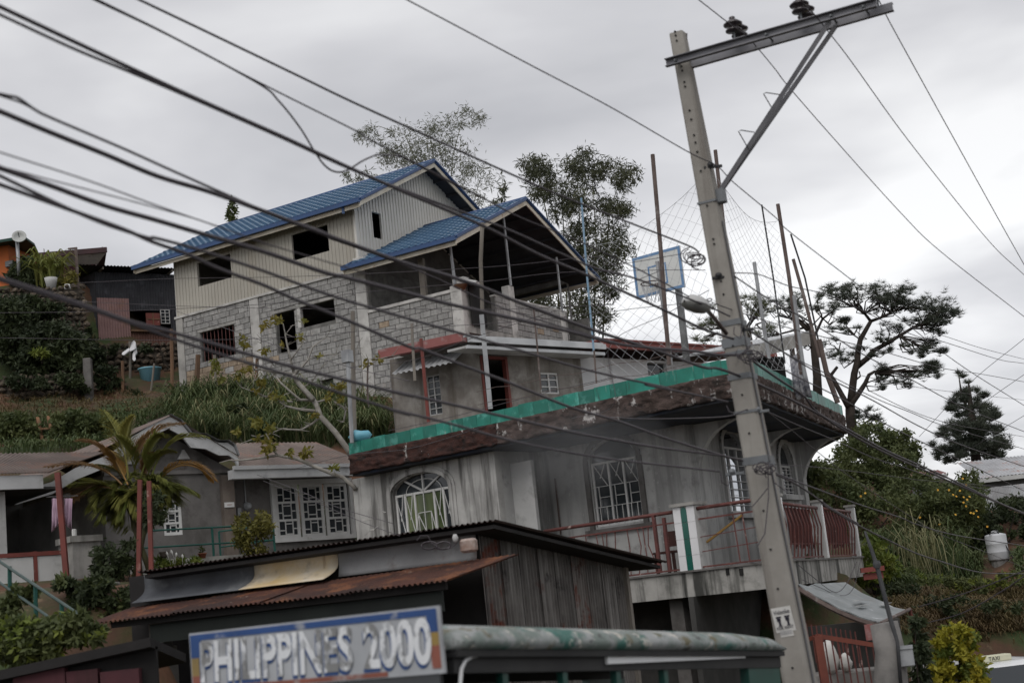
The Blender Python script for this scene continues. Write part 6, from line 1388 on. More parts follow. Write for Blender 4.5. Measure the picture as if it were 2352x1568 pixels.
stone_wall(FW3,_l,.2,_z0,_z1,.26,'stone_dark','dark rubble wall under the iron shed')
FW4=F(P(*Zi(1600,200),51.5),95); _l=FW4.uz(Zi(900,180))[0]; _r2=FW4.uz(Zi(2050,200))[0]; _z1=FW4.uz(Zi(1300,135))[1]; _z0=FW4.uz(Zi(1300,270))[1]
stone_wall(FW4,_l,_r2,_z0,_z1,.26,'stone_dark','low dark stone edge in front of the block house corner')
m=MB(); c=P(*Zi(725,130),49.6); m.box(F(c,85),-.14,.14,-.1,.2,c.z-1.9,c.z+.95); m.build('wall_pier','plaster_dark',None,bevel=.02,label='grey concrete pier at the end of the lower rubble wall',cat='pier')
# ------------------------------------------------------------------ hillside and street
mat('ground_soil',(.10,.05,.03),(.058,.036,.024),.8,.95,.05,3,spots=[((.035,.05,.018),.5,.46,.58),((.17,.12,.075),2.2,.6,.74)])
mat('asphalt',(.05,.05,.052),(.038,.038,.04),2,.9,.01,30)
def roadz(x,y): return -.057*(x*math.sin(R(33.4))+(y-9)*math.cos(R(33.4)))
CP=[]
for (px,py,Y) in [(60,1445,19.5),(300,1455,19.5),(100,1350,23.5),(330,1340,23.5),(56,1345,27),(56,1345,30),(250,1320,29),(-200,1350,27),
 (300,1018,41),(600,1008,42),(760,1020,41.5),(120,1045,42.5),(10,1045,42.5),(-250,1050,43),(60,990,46),(-250,980,46),(220,985,46),(420,1000,43),
 (60,945,47.5),(220,940,48),(300,915,49.3),(-250,940,48),(60,925,49.3),(250,915,49.8),(60,885,50.6),(60,800,51.9),(150,800,52),(60,662,53.4),(170,668,53.6),(-200,660,54),(60,640,56),(200,640,58),
 (345,880,53),(250,885,52.5),(240,812,56.3),(400,830,56),(215,850,54.6),(300,858,55),(215,885,53),(170,850,53.6),(430,925,49.5),(520,930,48.5),(600,912,48),(680,930,46.5),(760,930,45.3),(830,955,43.5),(890,985,41),(700,980,43.3),(540,970,45)]:
    CP.append(tuple(P(px,py,Y)))
CP += [(x,y,roadz(x,y)) for x in (-30,-20,-12,-6,0,6,12) for y in (-10,0,6,11,15.5)]
CP += [(x,y,roadz(x,y)) for x in (7,8.5,10,12,14,16,22,30) for y in (16,19,22,25,28,30.5)] + [(2,17,-.6),(5,20,-.9),(-2,18,-.4),(-6,19,-.2),(4,24,-1.2),(7,26,-1.4),(8,27,-1.7),(7.2,28,-1.6),(9,27.5,-1.7),(-4,20.5,0),(-9,18.2,.4)]
CP += [tuple(FB.pt(u,v,z)) for u,v,z in ((-8.4,-.2,11.7),(-8.4,4,12),(-8.4,9,12.5),(-4,-.2,11.0),(-4,5,11.2),(0,-.2,9.9),(0,5,10.5),(3.9,-.2,9.0),(3.9,8,9.8),(0,12,11.5),(-6,14,13))]
CP += [tuple(FG.pt(u,v,z)) for u,v,z in ((-6,2.5,-.5),(-10.5,2,3.0),(-10.5,7,5.5),(-6,8,5.6),(-2,6,3.0),(2,4,-.5))]
CP += [tuple(FM.pt(u,v,z)) for u,v,z in ((0,-.5,5.7),(4,0,5.7),(8,1,5.5),(3,5,6.0))]
CP += [tuple(FH.pt(u,v,z)) for u,v,z in ((-2,-2.5,GH[3]-.6),(1,-2.5,GH[3]-.8),(3,-2,GH[3]-.6),(0,1,GH[3]),(3,1,GH[3]),(0,4,GH[3]+.5),(4,4,GH[3]+1))]
for (px,py,Y) in [(2300,1290,48),(2250,1345,41),(2180,1400,36.5),(2400,1340,40),(2420,1180,58),(2200,1180,56),(2000,1240,44),(2080,1330,37),(1960,1380,33),(2200,1290,46),(2350,1400,36),(2295,1275,42.6),(2330,1285,42.5),(2260,1282,42.5)]: CP.append(tuple(P(px,py,Y)))
CP += [(x,y,z) for x,y,z in ((-45,60,17),(-25,75,17),(0,75,12),(15,75,8),(30,75,4.5),(50,60,3),(55,90,4),(-50,110,18),(0,110,10),(40,110,4),(10,52,6),(5,58,9),(18,50,3),(-40,20,3),(-40,35,6),(35,35,-1.2),(55,25,-1.5),(24,62,3))]
CPA=np.array(CP)
def hgt(X,Y_):
    X=np.asarray(X,float); Y_=np.asarray(Y_,float); sh=X.shape; X=X.ravel(); Y_=Y_.ravel()
    out=np.empty(len(X))
    for a in range(0,len(X),4000):
        d2=(X[a:a+4000,None]-CPA[None,:,0])**2+(Y_[a:a+4000,None]-CPA[None,:,1])**2+.15; w=d2**-2.0; out[a:a+4000]=(w*CPA[None,:,2]).sum(1)/w.sum(1)
    return out.reshape(sh)
GX=np.arange(-60,70.01,.75); GY=np.arange(-14,124.01,.75)
GXX,GYY=np.meshgrid(GX,GY); GZ=hgt(GXX,GYY)
GZ+= .06*np.sin(GXX*1.9+GYY*1.1)*np.sin(GYY*2.3-GXX*.7)*(GZ>1.6)
def hz(x,y):
    i=np.clip((np.asarray(x)+60)/.75,0,len(GX)-1.001); j=np.clip((np.asarray(y)+14)/.75,0,len(GY)-1.001); a=i.astype(int); b=j.astype(int); f=i-a; g=j-b
    return (GZ[b,a]*(1-f)+GZ[b,a+1]*f)*(1-g)+(GZ[b+1,a]*(1-f)+GZ[b+1,a+1]*f)*g
def build_ground():
    ny,nx=GZ.shape; v=np.stack([GXX,GYY,GZ],-1).reshape(-1,3)
    far=[(-900,-14,0)]
    fs=[(j*nx+i,j*nx+i+1,(j+1)*nx+i+1,(j+1)*nx+i) for j in range(ny-1) for i in range(nx-1)]
    me=bpy.data.meshes.new('hillside'); me.from_pydata([tuple(p) for p in v],[],fs); me.materials.append(MATS['ground_soil'])
    for p in me.polygons: p.use_smooth=True
    o=bpy.data.objects.new('hillside',me); C.objects.link(o); setp(o,'brown earth hillside with terraces and scrub','hillside',None,'structure')
    m=MB(); m.poly((-1500,-1500,-4),(1500,-1500,-4),(1500,1500,-4),(-1500,1500,-4)); m.build('ground','ground_soil',None,kind='structure',label='wide earth ground beyond the hillside',cat='ground')
    m=MB()
    xs=[-30+3*i for i in range(18)]; rows=[(-10,),(0,),(6,),(11,),(15.0,)]
    vs=[(x,y[0]+(max(0,x-2)*.55 if y[0]>10 else 0),float(hz(x,min(33,y[0]+(max(0,x-2)*.55 if y[0]>10 else 0))))+.03) for y in rows for x in xs]
    m.add(vs,[(j*18+i,j*18+i+1,(j+1)*18+i+1,(j+1)*18+i) for j in range(4) for i in range(17)]); m.build('road','asphalt',None,True,kind='structure',label='grey asphalt street below the shack',cat='road')
build_ground()
def RV(px,py):
    px=np.asarray(px,float);py=np.asarray(py,float); a=(px-CX)/FPX;b=(CY-py)/FPX
    return np.array(_w)[None]+a[:,None]*np.array(_r)[None]+b[:,None]*np.array(_u)[None]
def PV(px,py,Y):
    d=RV(px,py); return np.array(EYEP)[None]+d*(np.asarray(Y)/d[:,1])[:,None]
def ground_hit(px,py,y0=14,y1=118):
    d=RV(px,py); res=np.full((len(d),3),np.nan); act=np.ones(len(d),bool)
    for Y in np.arange(y0,y1,.3):
        p=np.array(EYEP)[None]+d*(Y/d[:,1])[:,None]; h=hz(p[:,0],p[:,1]); k=act&(p[:,2]<h); res[k]=p[k]; act&=~k
    return res[~np.isnan(res[:,0])]
def in_poly(px,py,poly):
    n=len(poly); ins=np.zeros(len(px),bool); j=n-1
    for i in range(n):
        xi,yi=poly[i];xj,yj=poly[j]
        c=((yi>py)!=(yj>py))&(px<(xj-xi)*(py-yi)/(yj-yi+1e-9)+xi); ins^=c; j=i
    return ins
def poly_px(poly,n):
    a=np.array(poly); x0,y0=a.min(0); x1,y1=a.max(0); px=RNG.uniform(x0,x1,n*3); py=RNG.uniform(y0,y1,n*3); k=in_poly(px,py,poly); return px[k][:n],py[k][:n]
# ------------------------------------------------------------------ plants
def leafmat(n,c1,c2,tr=.25,rough=.6): return mat(n,c1,c2,.9,rough,translucent=tr,spec=.25,lo=.35,hi=.65,detail=3)
leafmat('leaf_dark',(.024,.034,.017),(.05,.065,.027)); leafmat('leaf_mid',(.05,.068,.024),(.095,.11,.04)); leafmat('leaf_bright',(.09,.13,.025),(.15,.17,.03))
leafmat('leaf_yellow',(.22,.21,.02),(.33,.28,.03)); leafmat('leaf_bamboo',(.045,.052,.03),(.08,.085,.045)); leafmat('leaf_bamboo_pale',(.11,.12,.085),(.16,.165,.12),.35)
leafmat('needle',(.045,.056,.042),(.075,.085,.062),.2); leafmat('needle_pale',(.075,.09,.045),(.11,.12,.055),.25); leafmat('leaf_olive',(.10,.10,.025),(.16,.14,.03))
leafmat('grass_blade',(.045,.07,.025),(.10,.125,.05),.3); leafmat('grass_dry',(.09,.06,.03),(.14,.11,.05),.25); leafmat('grass_pale',(.16,.16,.08),(.22,.21,.11),.3); leafmat('palm_green',(.12,.145,.035),(.21,.21,.06),.4); leafmat('palm_orange',(.30,.16,.04),(.36,.22,.07),.3)
mat('stone_grey',(.20,.195,.185),(.12,.115,.11),4,.95,.02,10,spots=[((.06,.06,.05),3,.56,.7)]); mat('bark',(.045,.036,.03),(.025,.02,.018),4,.95,.02,12); mat('bark_pale',(.30,.285,.26),(.19,.175,.155),5,.9,.01,20,spots=[((.26,.26,.24),7,.58,.7)]); mat('culm',(.10,.10,.05),(.07,.07,.035),2,.6)
mat('flower_orange',(.45,.24,.03),(.5,.30,.04),3,.7); mat('flower_white',(.7,.7,.68),None,1,.7); mat('flower_red',(.45,.03,.02),None,1,.7)
def clump_pts(ells,n,Y,dY,shell=.55,k=60,spread=.16):
    """points gathered in clumps inside px ellipses (cx,cy,rx,ry)"""
    area=np.array([e[2]*e[3] for e in ells],float); cnt=np.maximum(1,(n*area/area.sum()).astype(int)); out=[]
    for e,c in zip(ells,cnt):
        kk=max(3,int(k*e[2]*e[3]/area.sum())); th=RNG.uniform(0,2*np.pi,kk); rr=RNG.uniform(shell*.5,1,kk)**.6; cx=e[0]+e[2]*rr*np.cos(th)*.9; cy=e[1]+e[3]*rr*np.sin(th)*.9; cY=Y+RNG.uniform(-dY,dY,kk)*np.sqrt(np.maximum(.1,1-rr**2*.7))
        idx=RNG.integers(0,kk,c); s=spread*min(e[2],e[3])*1.3
        px=cx[idx]+RNG.normal(0,s,c); py=cy[idx]+RNG.normal(0,s*.8,c); yy=cY[idx]+RNG.normal(0,s*Y/FPX,c); out.append(PV(px,py,yy))
    return np.concatenate(out)
def bush(name,label,ells,n,Y,dY,size,m,cat='shrub',aspect=.45,droop=.15,trunk=None,group=None,shell=.5,k=70,spread=.16,base=None,up=0,stems=4,m2=None):
    b=P(*base,Y) if base else P(np.mean([e[0] for e in ells]),max(e[1]+e[3] for e in ells),Y)
    t=thing(name,label,cat,b,group); c=clump_pts(ells,n,Y,dY,shell,k,spread)
    quadmesh('crown',leafquads(c,size,aspect,droop,up),m,t)
    if m2: quadmesh('young_leaves',leafquads(clump_pts(ells,n//4,Y,dY,.9,k,spread),size,aspect,droop,up),m2,t)
    tb=MB(); b0=b-Vector((0,0,.3))
    for i in range(stems):
        q=c[RNG.integers(0,len(c))]; e=Vector(q); mid=b0.lerp(e,.5)+Vector((random.uniform(-.1,.1),0,.15)); r=(trunk or .04)*random.uniform(.6,1); tb.tube([b0,mid,e],[r,r*.7,r*.25],5)
    tb.build('stem','bark',t,True); return t
def branch_tree(tb,ends,p,q,r,lvl,rr,spread=.5,up=.1,curl=.2):
    mid=p.lerp(q,.5)+Vector((rr.uniform(-1,1),rr.uniform(-1,1),rr.uniform(-.4,.6)))*(q-p).length*curl*.4
    tb.tube([p,mid,q],[r,r*.8,r*.6],6 if r>.03 else 4,False)
    if lvl==0: ends.append(q); return
    L=(q-p).length
    for _ in range(rr.randint(2,3)):
        d=(q-p).normalized()+Vector((rr.uniform(-1,1),rr.uniform(-1,1),rr.uniform(-.6,.8)))*spread+Vector((0,0,up)); d.normalize(); branch_tree(tb,ends,q,q+d*L*rr.uniform(.5,.75),r*.58,lvl-1,rr,spread,up,curl)
# --- pine
def tufts(ends,per,L,w,up=.5,flat=.0):
    c=np.array([tuple(e) for e in ends]); c=np.repeat(c,per,axis=0); d=rvec(len(c)); d[:,2]=np.abs(d[:,2])*.7+up*.3; d/=np.linalg.norm(d,axis=1)[:,None]
    s=np.cross(d,rvec(len(c))); s/=np.linalg.norm(s,axis=1)[:,None]; l=L*RNG.uniform(.7,1.15,len(c))[:,None]
    return np.stack([c-s*w,c+s*w,c+d*l],axis=1)
def pine(name,label,Y,skel,pads,m='needle',tl=.25,nt=150,per=18,trunkr=None):
    base=P(*skel[0][0][0],Y); t=thing(name,label,'tree',base); tb=MB()
    for pts,r0,r1 in skel:
        k=len(pts); rr=[r0+(r1-r0)*i/(k-1) for i in range(k)]; tb.tube([P(x,y,Y+random.uniform(-.15,.15)) for x,y in pts],rr,8)
    tb.build('trunk','bark',t,True)
    ends=[]; br=MB()
    for (cx,cy,rx,ry,src) in pads:
        n=max(6,int(nt*rx*ry/1500)); s=P(*src,Y); ns_=max(3,int(rx*ry/170))
        sc=RNG.uniform(-1,1,(ns_,3)); sc/=np.maximum(1,np.linalg.norm(sc,axis=1))[:,None]; ii=RNG.integers(0,ns_,n); jj=RNG.normal(0,1,(n,3)); w_=min(rx,ry)*.42
        X=cx+sc[ii,0]*rx*.95+jj[:,0]*w_; Yp=cy+sc[ii,1]*ry*.95+jj[:,1]*w_*.55; dd=(sc[ii,2]*rx*.9+jj[:,2]*w_)*Y/FPX
        pp=PV(X,Yp,Y+dd)
        for e in pp:
            e=Vector(e); ends.append(e)
        for e in pp[:max(3,n//13)]:
            e=Vector(e); a=s.lerp(e,.4)+Vector((random.uniform(-.35,.35),random.uniform(-.3,.3),random.uniform(-.3,.2))); b=s.lerp(e,.75)+Vector((random.uniform(-.15,.15),random.uniform(-.15,.15),random.uniform(-.2,.05))); br.tube([s,a,b,e],[.035,.026,.018,.01],5,False)
    br.build('branches','bark',t,True,kind='stuff'); quadmesh('crown',tufts(ends,per,tl,.0085),m,t)
def pines():
    z=lambda x,y: Zh(x,y)
    sk=[([z(985,1568),z(955,1400),z(930,1250),z(925,1130)],0.259,0.202),([z(930,1130),z(945,1000),z(960,880),z(985,780),z(990,700),z(1010,600),z(1050,530),z(1095,450)],0.173,0.086),
        ([z(925,1140),z(985,1060),z(1050,960),z(1080,890),z(1130,860)],0.137,0.058),([z(985,820),z(1060,760),z(1120,690),z(1230,630),z(1330,570),z(1430,510),z(1530,470)],0.137,0.050),
        ([z(1095,450),z(1180,420),z(1270,375),z(1390,340)],0.072,0.036),([z(1095,450),z(1040,380),z(980,330),z(900,320)],0.072,0.029),([z(910,1150),z(850,1040),z(790,930),z(770,890),z(820,825)],0.130,0.065),([z(770,890),z(720,840),z(740,830)],0.036,0.022),
        ([z(970,1400),z(1000,1330),z(1050,1280)],0.058,0.036),([z(940,960),z(1010,900),z(1000,860)],0.043,0.029)]
    pads=[(*z(1060,220),75,26,z(1040,390)),(*z(860,240),42,25,z(960,330)),(*z(1270,240),55,26,z(1270,375)),(*z(1450,270),55,28,z(1390,340)),(*z(1620,310),55,35,z(1530,470)),(*z(1560,420),65,22,z(1530,470)),(*z(1740,410),28,20,z(1530,470)),(*z(1200,320),50,20,z(1180,420)),
          (*z(830,470),38,17,z(960,560)),(*z(930,540),26,12,z(1010,600)),(*z(1250,570),35,26,z(1230,630)),(*z(1450,640),55,17,z(1330,570)),(*z(1600,690),35,16,z(1430,620)),(*z(1620,520),30,16,z(1430,510)),
          (*z(850,730),45,16,z(980,760)),(*z(760,620),18,12,z(830,700)),(*z(1430,850),65,20,z(1130,860)),(*z(1560,870),30,20,z(1130,860)),(*z(1200,870),38,16,z(1130,860)),(*z(1130,980),26,14,z(1050,960)),(*z(1380,940),36,16,z(1130,880)),(*z(1180,720),35,12,z(1120,690)),(*z(1480,740),30,10,z(1330,640)),
          (*z(1020,1200),32,15,z(1000,1330)),(*z(1160,1230),26,15,z(1050,1280)),(*z(940,1220),20,10,z(950,1280)),(*z(690,380),28,16,z(760,480)),(*z(1000,680),16,8,z(1010,640))]
    pine('pine_tree','tall umbrella shaped pine tree behind the corner building at right',60,sk,pads)
    sk=[([z(660,1100),z(655,900),z(625,640),z(600,520)],.2,.1),([z(610,560),z(520,470),z(460,440)],.08,.04),([z(620,600),z(700,430),z(780,370)],.07,.03),([z(600,520),z(440,380),z(300,320)],.06,.03),([z(560,500),z(330,560),z(200,590)],.05,.02)]
    pads=[(*z(590,320),50,26,z(600,500)),(*z(340,380),45,35,z(440,430)),(*z(420,330),30,20,z(440,400)),(*z(720,300),40,18,z(700,430)),(*z(300,600),30,14,z(330,560)),(*z(290,530),20,10,z(330,560)),(*z(560,640),10,8,z(560,600))]
    pine('pine_tree','smaller pine tree seen through the court fence posts',56,sk,pads,nt=80)
    z=lambda x,y: Zf(x,y)
    sk=[([z(1480,1500),z(1440,1150),z(1420,1000)],.2,.14),([z(1420,1010),z(1300,960),z(1180,980)],.08,.04),([z(1420,1010),z(1500,900),z(1560,830)],.08,.04)]
    pads=[(*z(1100,1060),32,28,z(1250,1000)),(*z(1130,900),22,24,z(1250,980)),(*z(1420,830),40,24,z(1450,950)),(*z(1560,800),30,14,z(1520,870)),(*z(1020,1110),20,10,z(1180,1050)),(*z(1640,1040),28,12,z(1500,980)),(*z(1440,1080),30,12,z(1430,1060)),(*z(1560,880),26,16,z(1520,900))]
    pine('pine_tree','pine tree with yellowish needles right behind the street lamp',52,sk,pads,m='needle_pale',nt=85)
pines()
def conifer():
    Y=70; z=lambda x,y: Zh(x,y); base=P(*z(1940,1600),Y); t=thing('conifer_tree','dark ragged conifer standing against the sky at far right','tree',base); tb=MB()
    tb.tube([base-Vector((0,0,2)),P(*z(1930,1300),Y),P(*z(1905,1050),Y),P(*z(1897,950),Y)],[.3,.22,.1,.03],8); tb.tube([P(*z(1900,1200),Y),P(*z(1840,1050),Y),P(*z(1815,880),Y)],[.1,.06,.02],6)
    tb.build('trunk','bark',t,True); ells=[(*z(1897,985),7,16),(*z(1900,1060),20,26),(*z(1815,905),13,12),(*z(1985,1060),12,16),(*z(1880,1140),45,28),(*z(2040,1110),14,18),(*z(1950,1240),60,40),(*z(1790,1200),30,20),(*z(2080,1280),26,34),(*z(1900,1380),60,45),(*z(2060,1420),55,45),(*z(1740,1380),28,22),(*z(1660,1460),28,26),(*z(1960,1530),80,30),(*z(2150,1500),30,28),(*z(1690,1540),22,24)]
    c=clump_pts(ells,2600,Y,2.4,.3,170,.13); quadmesh('crown',tufts(c,11,.36,.016,.6),'needle',t)
conifer()
# --- bamboo
def bamboo(name,label,Y,culms,ells,n,size,m,shell=.2,k=110,spread=.15,r=.035):
    base=P(*culms[0][0],Y); t=thing(name,label,'bamboo',base); tb=MB()
    for pts in culms:
        kk=len(pts); tb.tube([P(x,y,Y+random.uniform(-.6,.6)) for x,y in pts],[r*(1-.75*i/(kk-1)) for i in range(kk)],5)
    tb.build('culms','culm',t,True,kind='stuff'); c=clump_pts(ells,n,Y,1.8,shell,k,spread); quadmesh('crown',leafquads(c,size,.17,.45),m,t)
bamboo('bamboo','feathery pale bamboo rising behind the main blue roof',64,
 [[(1000,700),(985,500),(960,380),(930,310),(870,290),(815,300)],[(1020,700),(1030,480),(1040,360),(1060,280),(1110,250)],[(1060,700),(1080,500),(1100,420),(1130,430)],[(980,700),(940,480),(880,400),(820,420)],[(1040,700),(1000,400),(985,280)]],
 [(940,330,70,45),(1010,310,40,45),(1075,270,42,28),(860,310,45,22),(1050,360,45,45),(980,400,75,40),(1090,420,40,45),(830,405,45,18),(1120,465,30,20),(900,365,40,30)],7500,.22,'leaf_bamboo_pale',.1,170,.2)
bamboo('bamboo','dense dark bamboo clump towering behind the open gabled wing',59,
 [[(1340,900),(1335,640),(1330,480),(1325,380)],[(1380,900),(1390,640),(1400,480),(1440,380)],[(1310,900),(1300,640),(1290,440),(1330,350)],[(1360,900),(1370,560),(1360,400)],[(1290,760),(1270,560),(1240,420),(1215,360)]],
 [(1335,375,45,35),(1400,390,45,30),(1440,410,32,30),(1330,440,50,45),(1410,470,40,45),(1350,540,45,60),(1410,570,45,55),(1350,640,50,55),(1405,640,32,40),(1330,700,30,50),(1370,720,35,40),(1310,590,30,45),(1240,400,35,45),(1215,380,28,25),(1250,440,35,30),(1290,480,25,40)],19000,.25,'leaf_bamboo',.1,330,.21,.045)
bamboo('bamboo','thin bamboo stems seen through the rear opening of the open wing',63,[[(985,700),(990,600)],[(1010,700),(1005,590)],[(1030,700),(1035,590)],[(1180,780),(1190,620)],[(1240,780),(1235,640)]],[(1000,630,45,30),(1200,680,60,45),(1130,700,30,50),(1270,700,40,40)],3200,.3,'leaf_bamboo',.1,60,.2)
bamboo('bamboo_shoot','single leafy bamboo tip between the two blue roofs',60,[[(1170,560),(1160,470),(1152,395)]],[(1158,440,7,40),(1150,400,4,10),(1140,470,14,25)],260,.3,'leaf_bamboo',.1,14,.2)
bush('sapling','small sapling sticking up behind the far end of the blue roof',[(533,488,13,22),(533,465,6,10)],260,68,.3,.22,'leaf_mid','tree',.5,.1,.02,k=24)
# --- right hand trees and scrub
bush('round_tree','bushy dark tree beside the pine trunk at right',[(2010,1010,60,40),(1975,1060,55,55),(2050,1070,60,60),(2010,1120,90,50),(2085,1030,30,40)],20000,56,3,.17,'leaf_mid','tree',.4,.1,.2,k=200)
bush('thicket','dark green thicket behind the balcony end',[(1890,1105,45,45),(1950,1170,70,60),(2040,1190,80,60),(1920,1240,60,60),(2010,1270,70,50),(1870,1080,26,20)],24000,50,3,.15,'leaf_mid','shrub',.45,.15,.12,k=220)
bush('thicket','olive green thicket before the hut',[(2110,1130,70,40),(2150,1200,80,60),(2080,1250,60,50),(2170,1270,60,40)],18000,52,3,.15,'leaf_mid','shrub',.45,.1,.1,k=160)
bush('hedge_scrub','dark scrub left of the stainless water tank',[(2230,1200,60,50),(2240,1270,40,40),(2330,1170,50,30),(2320,1215,60,20)],12000,52,2,.15,'leaf_dark','shrub',.45,.1,.1,k=120)
bush('leafy_vine','light green leafy branches under the eave corner',[(1845,1078,22,22),(1870,1100,26,22),(1858,1130,18,20)],700,38,1,.16,'leaf_mid','shrub',.6,.2,.03,k=30)
def flower_shrub():
    t=bush('flowering_shrub','shrub dotted with orange yellow flowers below the far houses',[(2190,1160,60,60),(2230,1130,40,50),(2200,1210,60,40)],12000,50,2,.14,'leaf_mid','shrub',.45,.1,.08,k=100)
    pts=[Zo(x,y) for x,y in ((1145,300),(1165,340),(1165,355),(990,370),(1060,370),(1105,410),(1085,400),(1128,375),(1150,415),(1187,412),(1172,430),(1150,448),(1100,523),(1195,512),(1212,515),(1230,500),(1240,537),(1003,583),(1297,597),(540,390),(513,408),(880,540),(1165,470))]
    for i,q in enumerate(pts):
        c=P(q[0],q[1],47.2); m=MB(); m.lathe(c,[(.01,-.01),(.02,-.008),(.034,.0),(.038,.010),(.016,.006),(.008,.011)],7,(random.uniform(-.5,.5),-1,random.uniform(0,.8))); m.build('flower','flower_orange',t)
flower_shrub()
def blades(name,label,pts,L,W,m,cat,bend=.6,kind='stuff',upw=1.0,lab2=None):
    n=len(pts); th=RNG.uniform(0,2*np.pi,n); d=np.stack([np.cos(th),np.sin(th),np.zeros(n)],1); l=(L*RNG.uniform(.6,1.25,n))[:,None]; s=np.stack([-np.sin(th),np.cos(th),np.zeros(n)],1)*W*.5
    up=np.array([0,0,1.0])[None]; b=bend*RNG.uniform(.4,1.3,n)[:,None]
    p0=pts; p1=pts+up*l*.55*upw+d*l*b*.25; p2=pts+up*l*.75*upw+d*l*b*.75; p3=pts+up*l*(.75-.35*b)*upw+d*l*b*1.15
    q1=np.stack([p0-s*.6,p0+s*.6,p1+s,p1-s],1); q2=np.stack([p1-s,p1+s,p2+s*.8,p2-s*.8],1); q3=np.stack([p2-s*.8,p2+s*.8,p3+s*.05,p3-s*.05],1)
    return quadmesh(name,np.concatenate([q1,q2,q3]),m,None,kind=kind,label=label,cat=cat)
px,py=poly_px([(400,930),(520,905),(700,925),(860,955),(900,1010),(800,1030),(560,1020),(440,1005),(380,970)],9500)
g=ground_hit(px,py); blades('tall_grass','long drooping green grass covering the slope below the block house',g,.9,.028,'grass_blade','grass',.9)
px,py=poly_px([(400,930),(520,905),(700,925),(860,955),(900,1010),(800,1030),(560,1020),(440,1005),(380,970)],900)
g=ground_hit(px,py); blades('dry_grass','scattered pale dry blades among the slope grass',g,1.0,.04,'grass_pale','grass',.9)
px,py=poly_px([(0,968),(210,965),(330,955),(440,975),(420,1010),(230,1040),(0,1050)],1800)
g=ground_hit(px,py); blades('bank_grass','short grass tufts on the bank below the red earth terrace',g,.45,.04,'grass_blade','grass',.7)
px,py=poly_px([(2000,1230),(2200,1230),(2352,1270),(2352,1330),(2200,1345),(2000,1350)],5500)
k_=~((px>2255)&(px<2335)&(py>1200)); px,py=px[k_],py[k_]; g=ground_hit(px,py,30); blades('slope_grass','pale green grass on the slope around the water tank',g,.38,.04,'grass_blade','grass',.7)
px,py=poly_px([(2040,1370),(2352,1360),(2352,1480),(2060,1470)],5200)
g=ground_hit(px,py,26); blades('dry_brush','dry brown brush on the cut bank above the taxi',g,.32,.03,'grass_dry','grass',.8)
px,py=poly_px([(0,915),(300,905),(400,930),(330,955),(0,965)],1100)
g=ground_hit(px,py); blades('terrace_grass','thin grass tufts on the red earth terrace',g,.25,.03,'grass_dry','grass',.8)
g=PV(RNG.normal(2130,30,110),RNG.normal(1310,20,110),RNG.normal(41,.8,110)); blades('tall_reeds','tall pale reed clump in front of the thicket at right',g,1.5,.03,'grass_pale','grass',.45)
g=PV(RNG.normal(2170,45,130),RNG.normal(1310,22,130),RNG.normal(42,.8,130)); blades('green_reeds','tall green reed clump below the flowering shrub',g,1.2,.035,'grass_blade','grass',.5)
bush('slope_weeds','dark broad leaved weeds among the slope grass',[(470,985,40,12),(600,990,50,14),(700,1000,40,12),(780,985,40,14),(540,935,30,8),(840,975,25,14)],5200,42.2,.8,.13,'leaf_dark','shrub',.5,.1,.03,k=110,m2='leaf_mid')
bush('slope_brush','light green brush on the cut slope below the water tank',[(2080,1330,50,25),(2160,1345,55,22),(2240,1345,50,18),(2320,1330,40,16),(2020,1340,40,25)],11000,38,1.2,.10,'leaf_mid','shrub',.4,.05,.04,k=170,m2='leaf_bright')
bush('bright_shrub','bright green shrub beside the grey service pipe',[(2005,1260,22,30),(2025,1300,35,30),(1990,1320,30,25)],2600,36,1,.14,'leaf_bright','shrub',.4,.0,.03,k=60)
bush('scrub','dark scrub on the cut bank above the taxi',[(2060,1370,60,35),(2130,1420,50,45),(2200,1400,50,30),(2300,1400,60,25)],9000,35,1.5,.11,'leaf_dark','shrub',.4,.2,.05,k=80)
bush('croton_shrub','vivid yellow green shrub left of the taxi',[Zo(1090,1260)+(42,20),Zo(1180,1310)+(30,20),Zo(1020,1340)+(22,22),Zo(1100,1440)+(52,25),Zo(1210,1480)+(28,22),Zo(1010,1500)+(24,25),Zo(1130,1560)+(60,25)],5200,24.5,.6,.10,'leaf_yellow','shrub',.5,.0,.03,k=110,m2='leaf_bright')
bush('dark_creeper','dark leafy creeper hanging beside the meter box',[Zo(870,1300)+(14,60),Zo(880,1450)+(16,60)],900,22.5,.3,.13,'leaf_dark','shrub',.4,.6,.02,k=30)
# --- left hand planting
bush('terrace_plants','leafy garden plants in front of the maroon house',[Za(250,500)+(45,18),Za(180,580)+(45,22),Za(330,590)+(50,18),Za(120,600)+(18,15)],3200,54.5,1.2,.2,'leaf_dark','shrub',.45,.1,.04,k=70)
g=PV(RNG.normal(110,10,220),RNG.normal(655,6,220),RNG.normal(54,.3,220)); blades('spiky_plant','yellow green spiky plant behind the white pot on the stone wall',g,1.3,.09,'palm_green','plant',.7,None)
bush('terrace_plants','rusty leaved plant by the corner of the upper stone wall',[Za(570,600)+(18,14),Za(520,640)+(16,12)],500,53.5,.5,.2,'leaf_olive','shrub',.3,.0,.03,k=20)
m=MB(); m.lathe(P(*Za(420,675),53.0),[(.16,-.1),(.22,.2),(.25,.36),(.2,.36)],12); m.build('plant_pot','white_dull',None,True,label='pale plant pot on top of the upper stone wall',cat='pot')
bush('wall_shrub','large dark shrub spilling over the lower part of the stone wall',[Za(150,1150)+(60,45),Za(400,1100)+(75,40),Za(560,1200)+(45,45),Za(300,1280)+(75,32),Za(90,900)+(40,40),Za(500,1320)+(60,20)],15000,50.6,1.0,.2,'leaf_dark','shrub',.4,.25,.06,k=240)
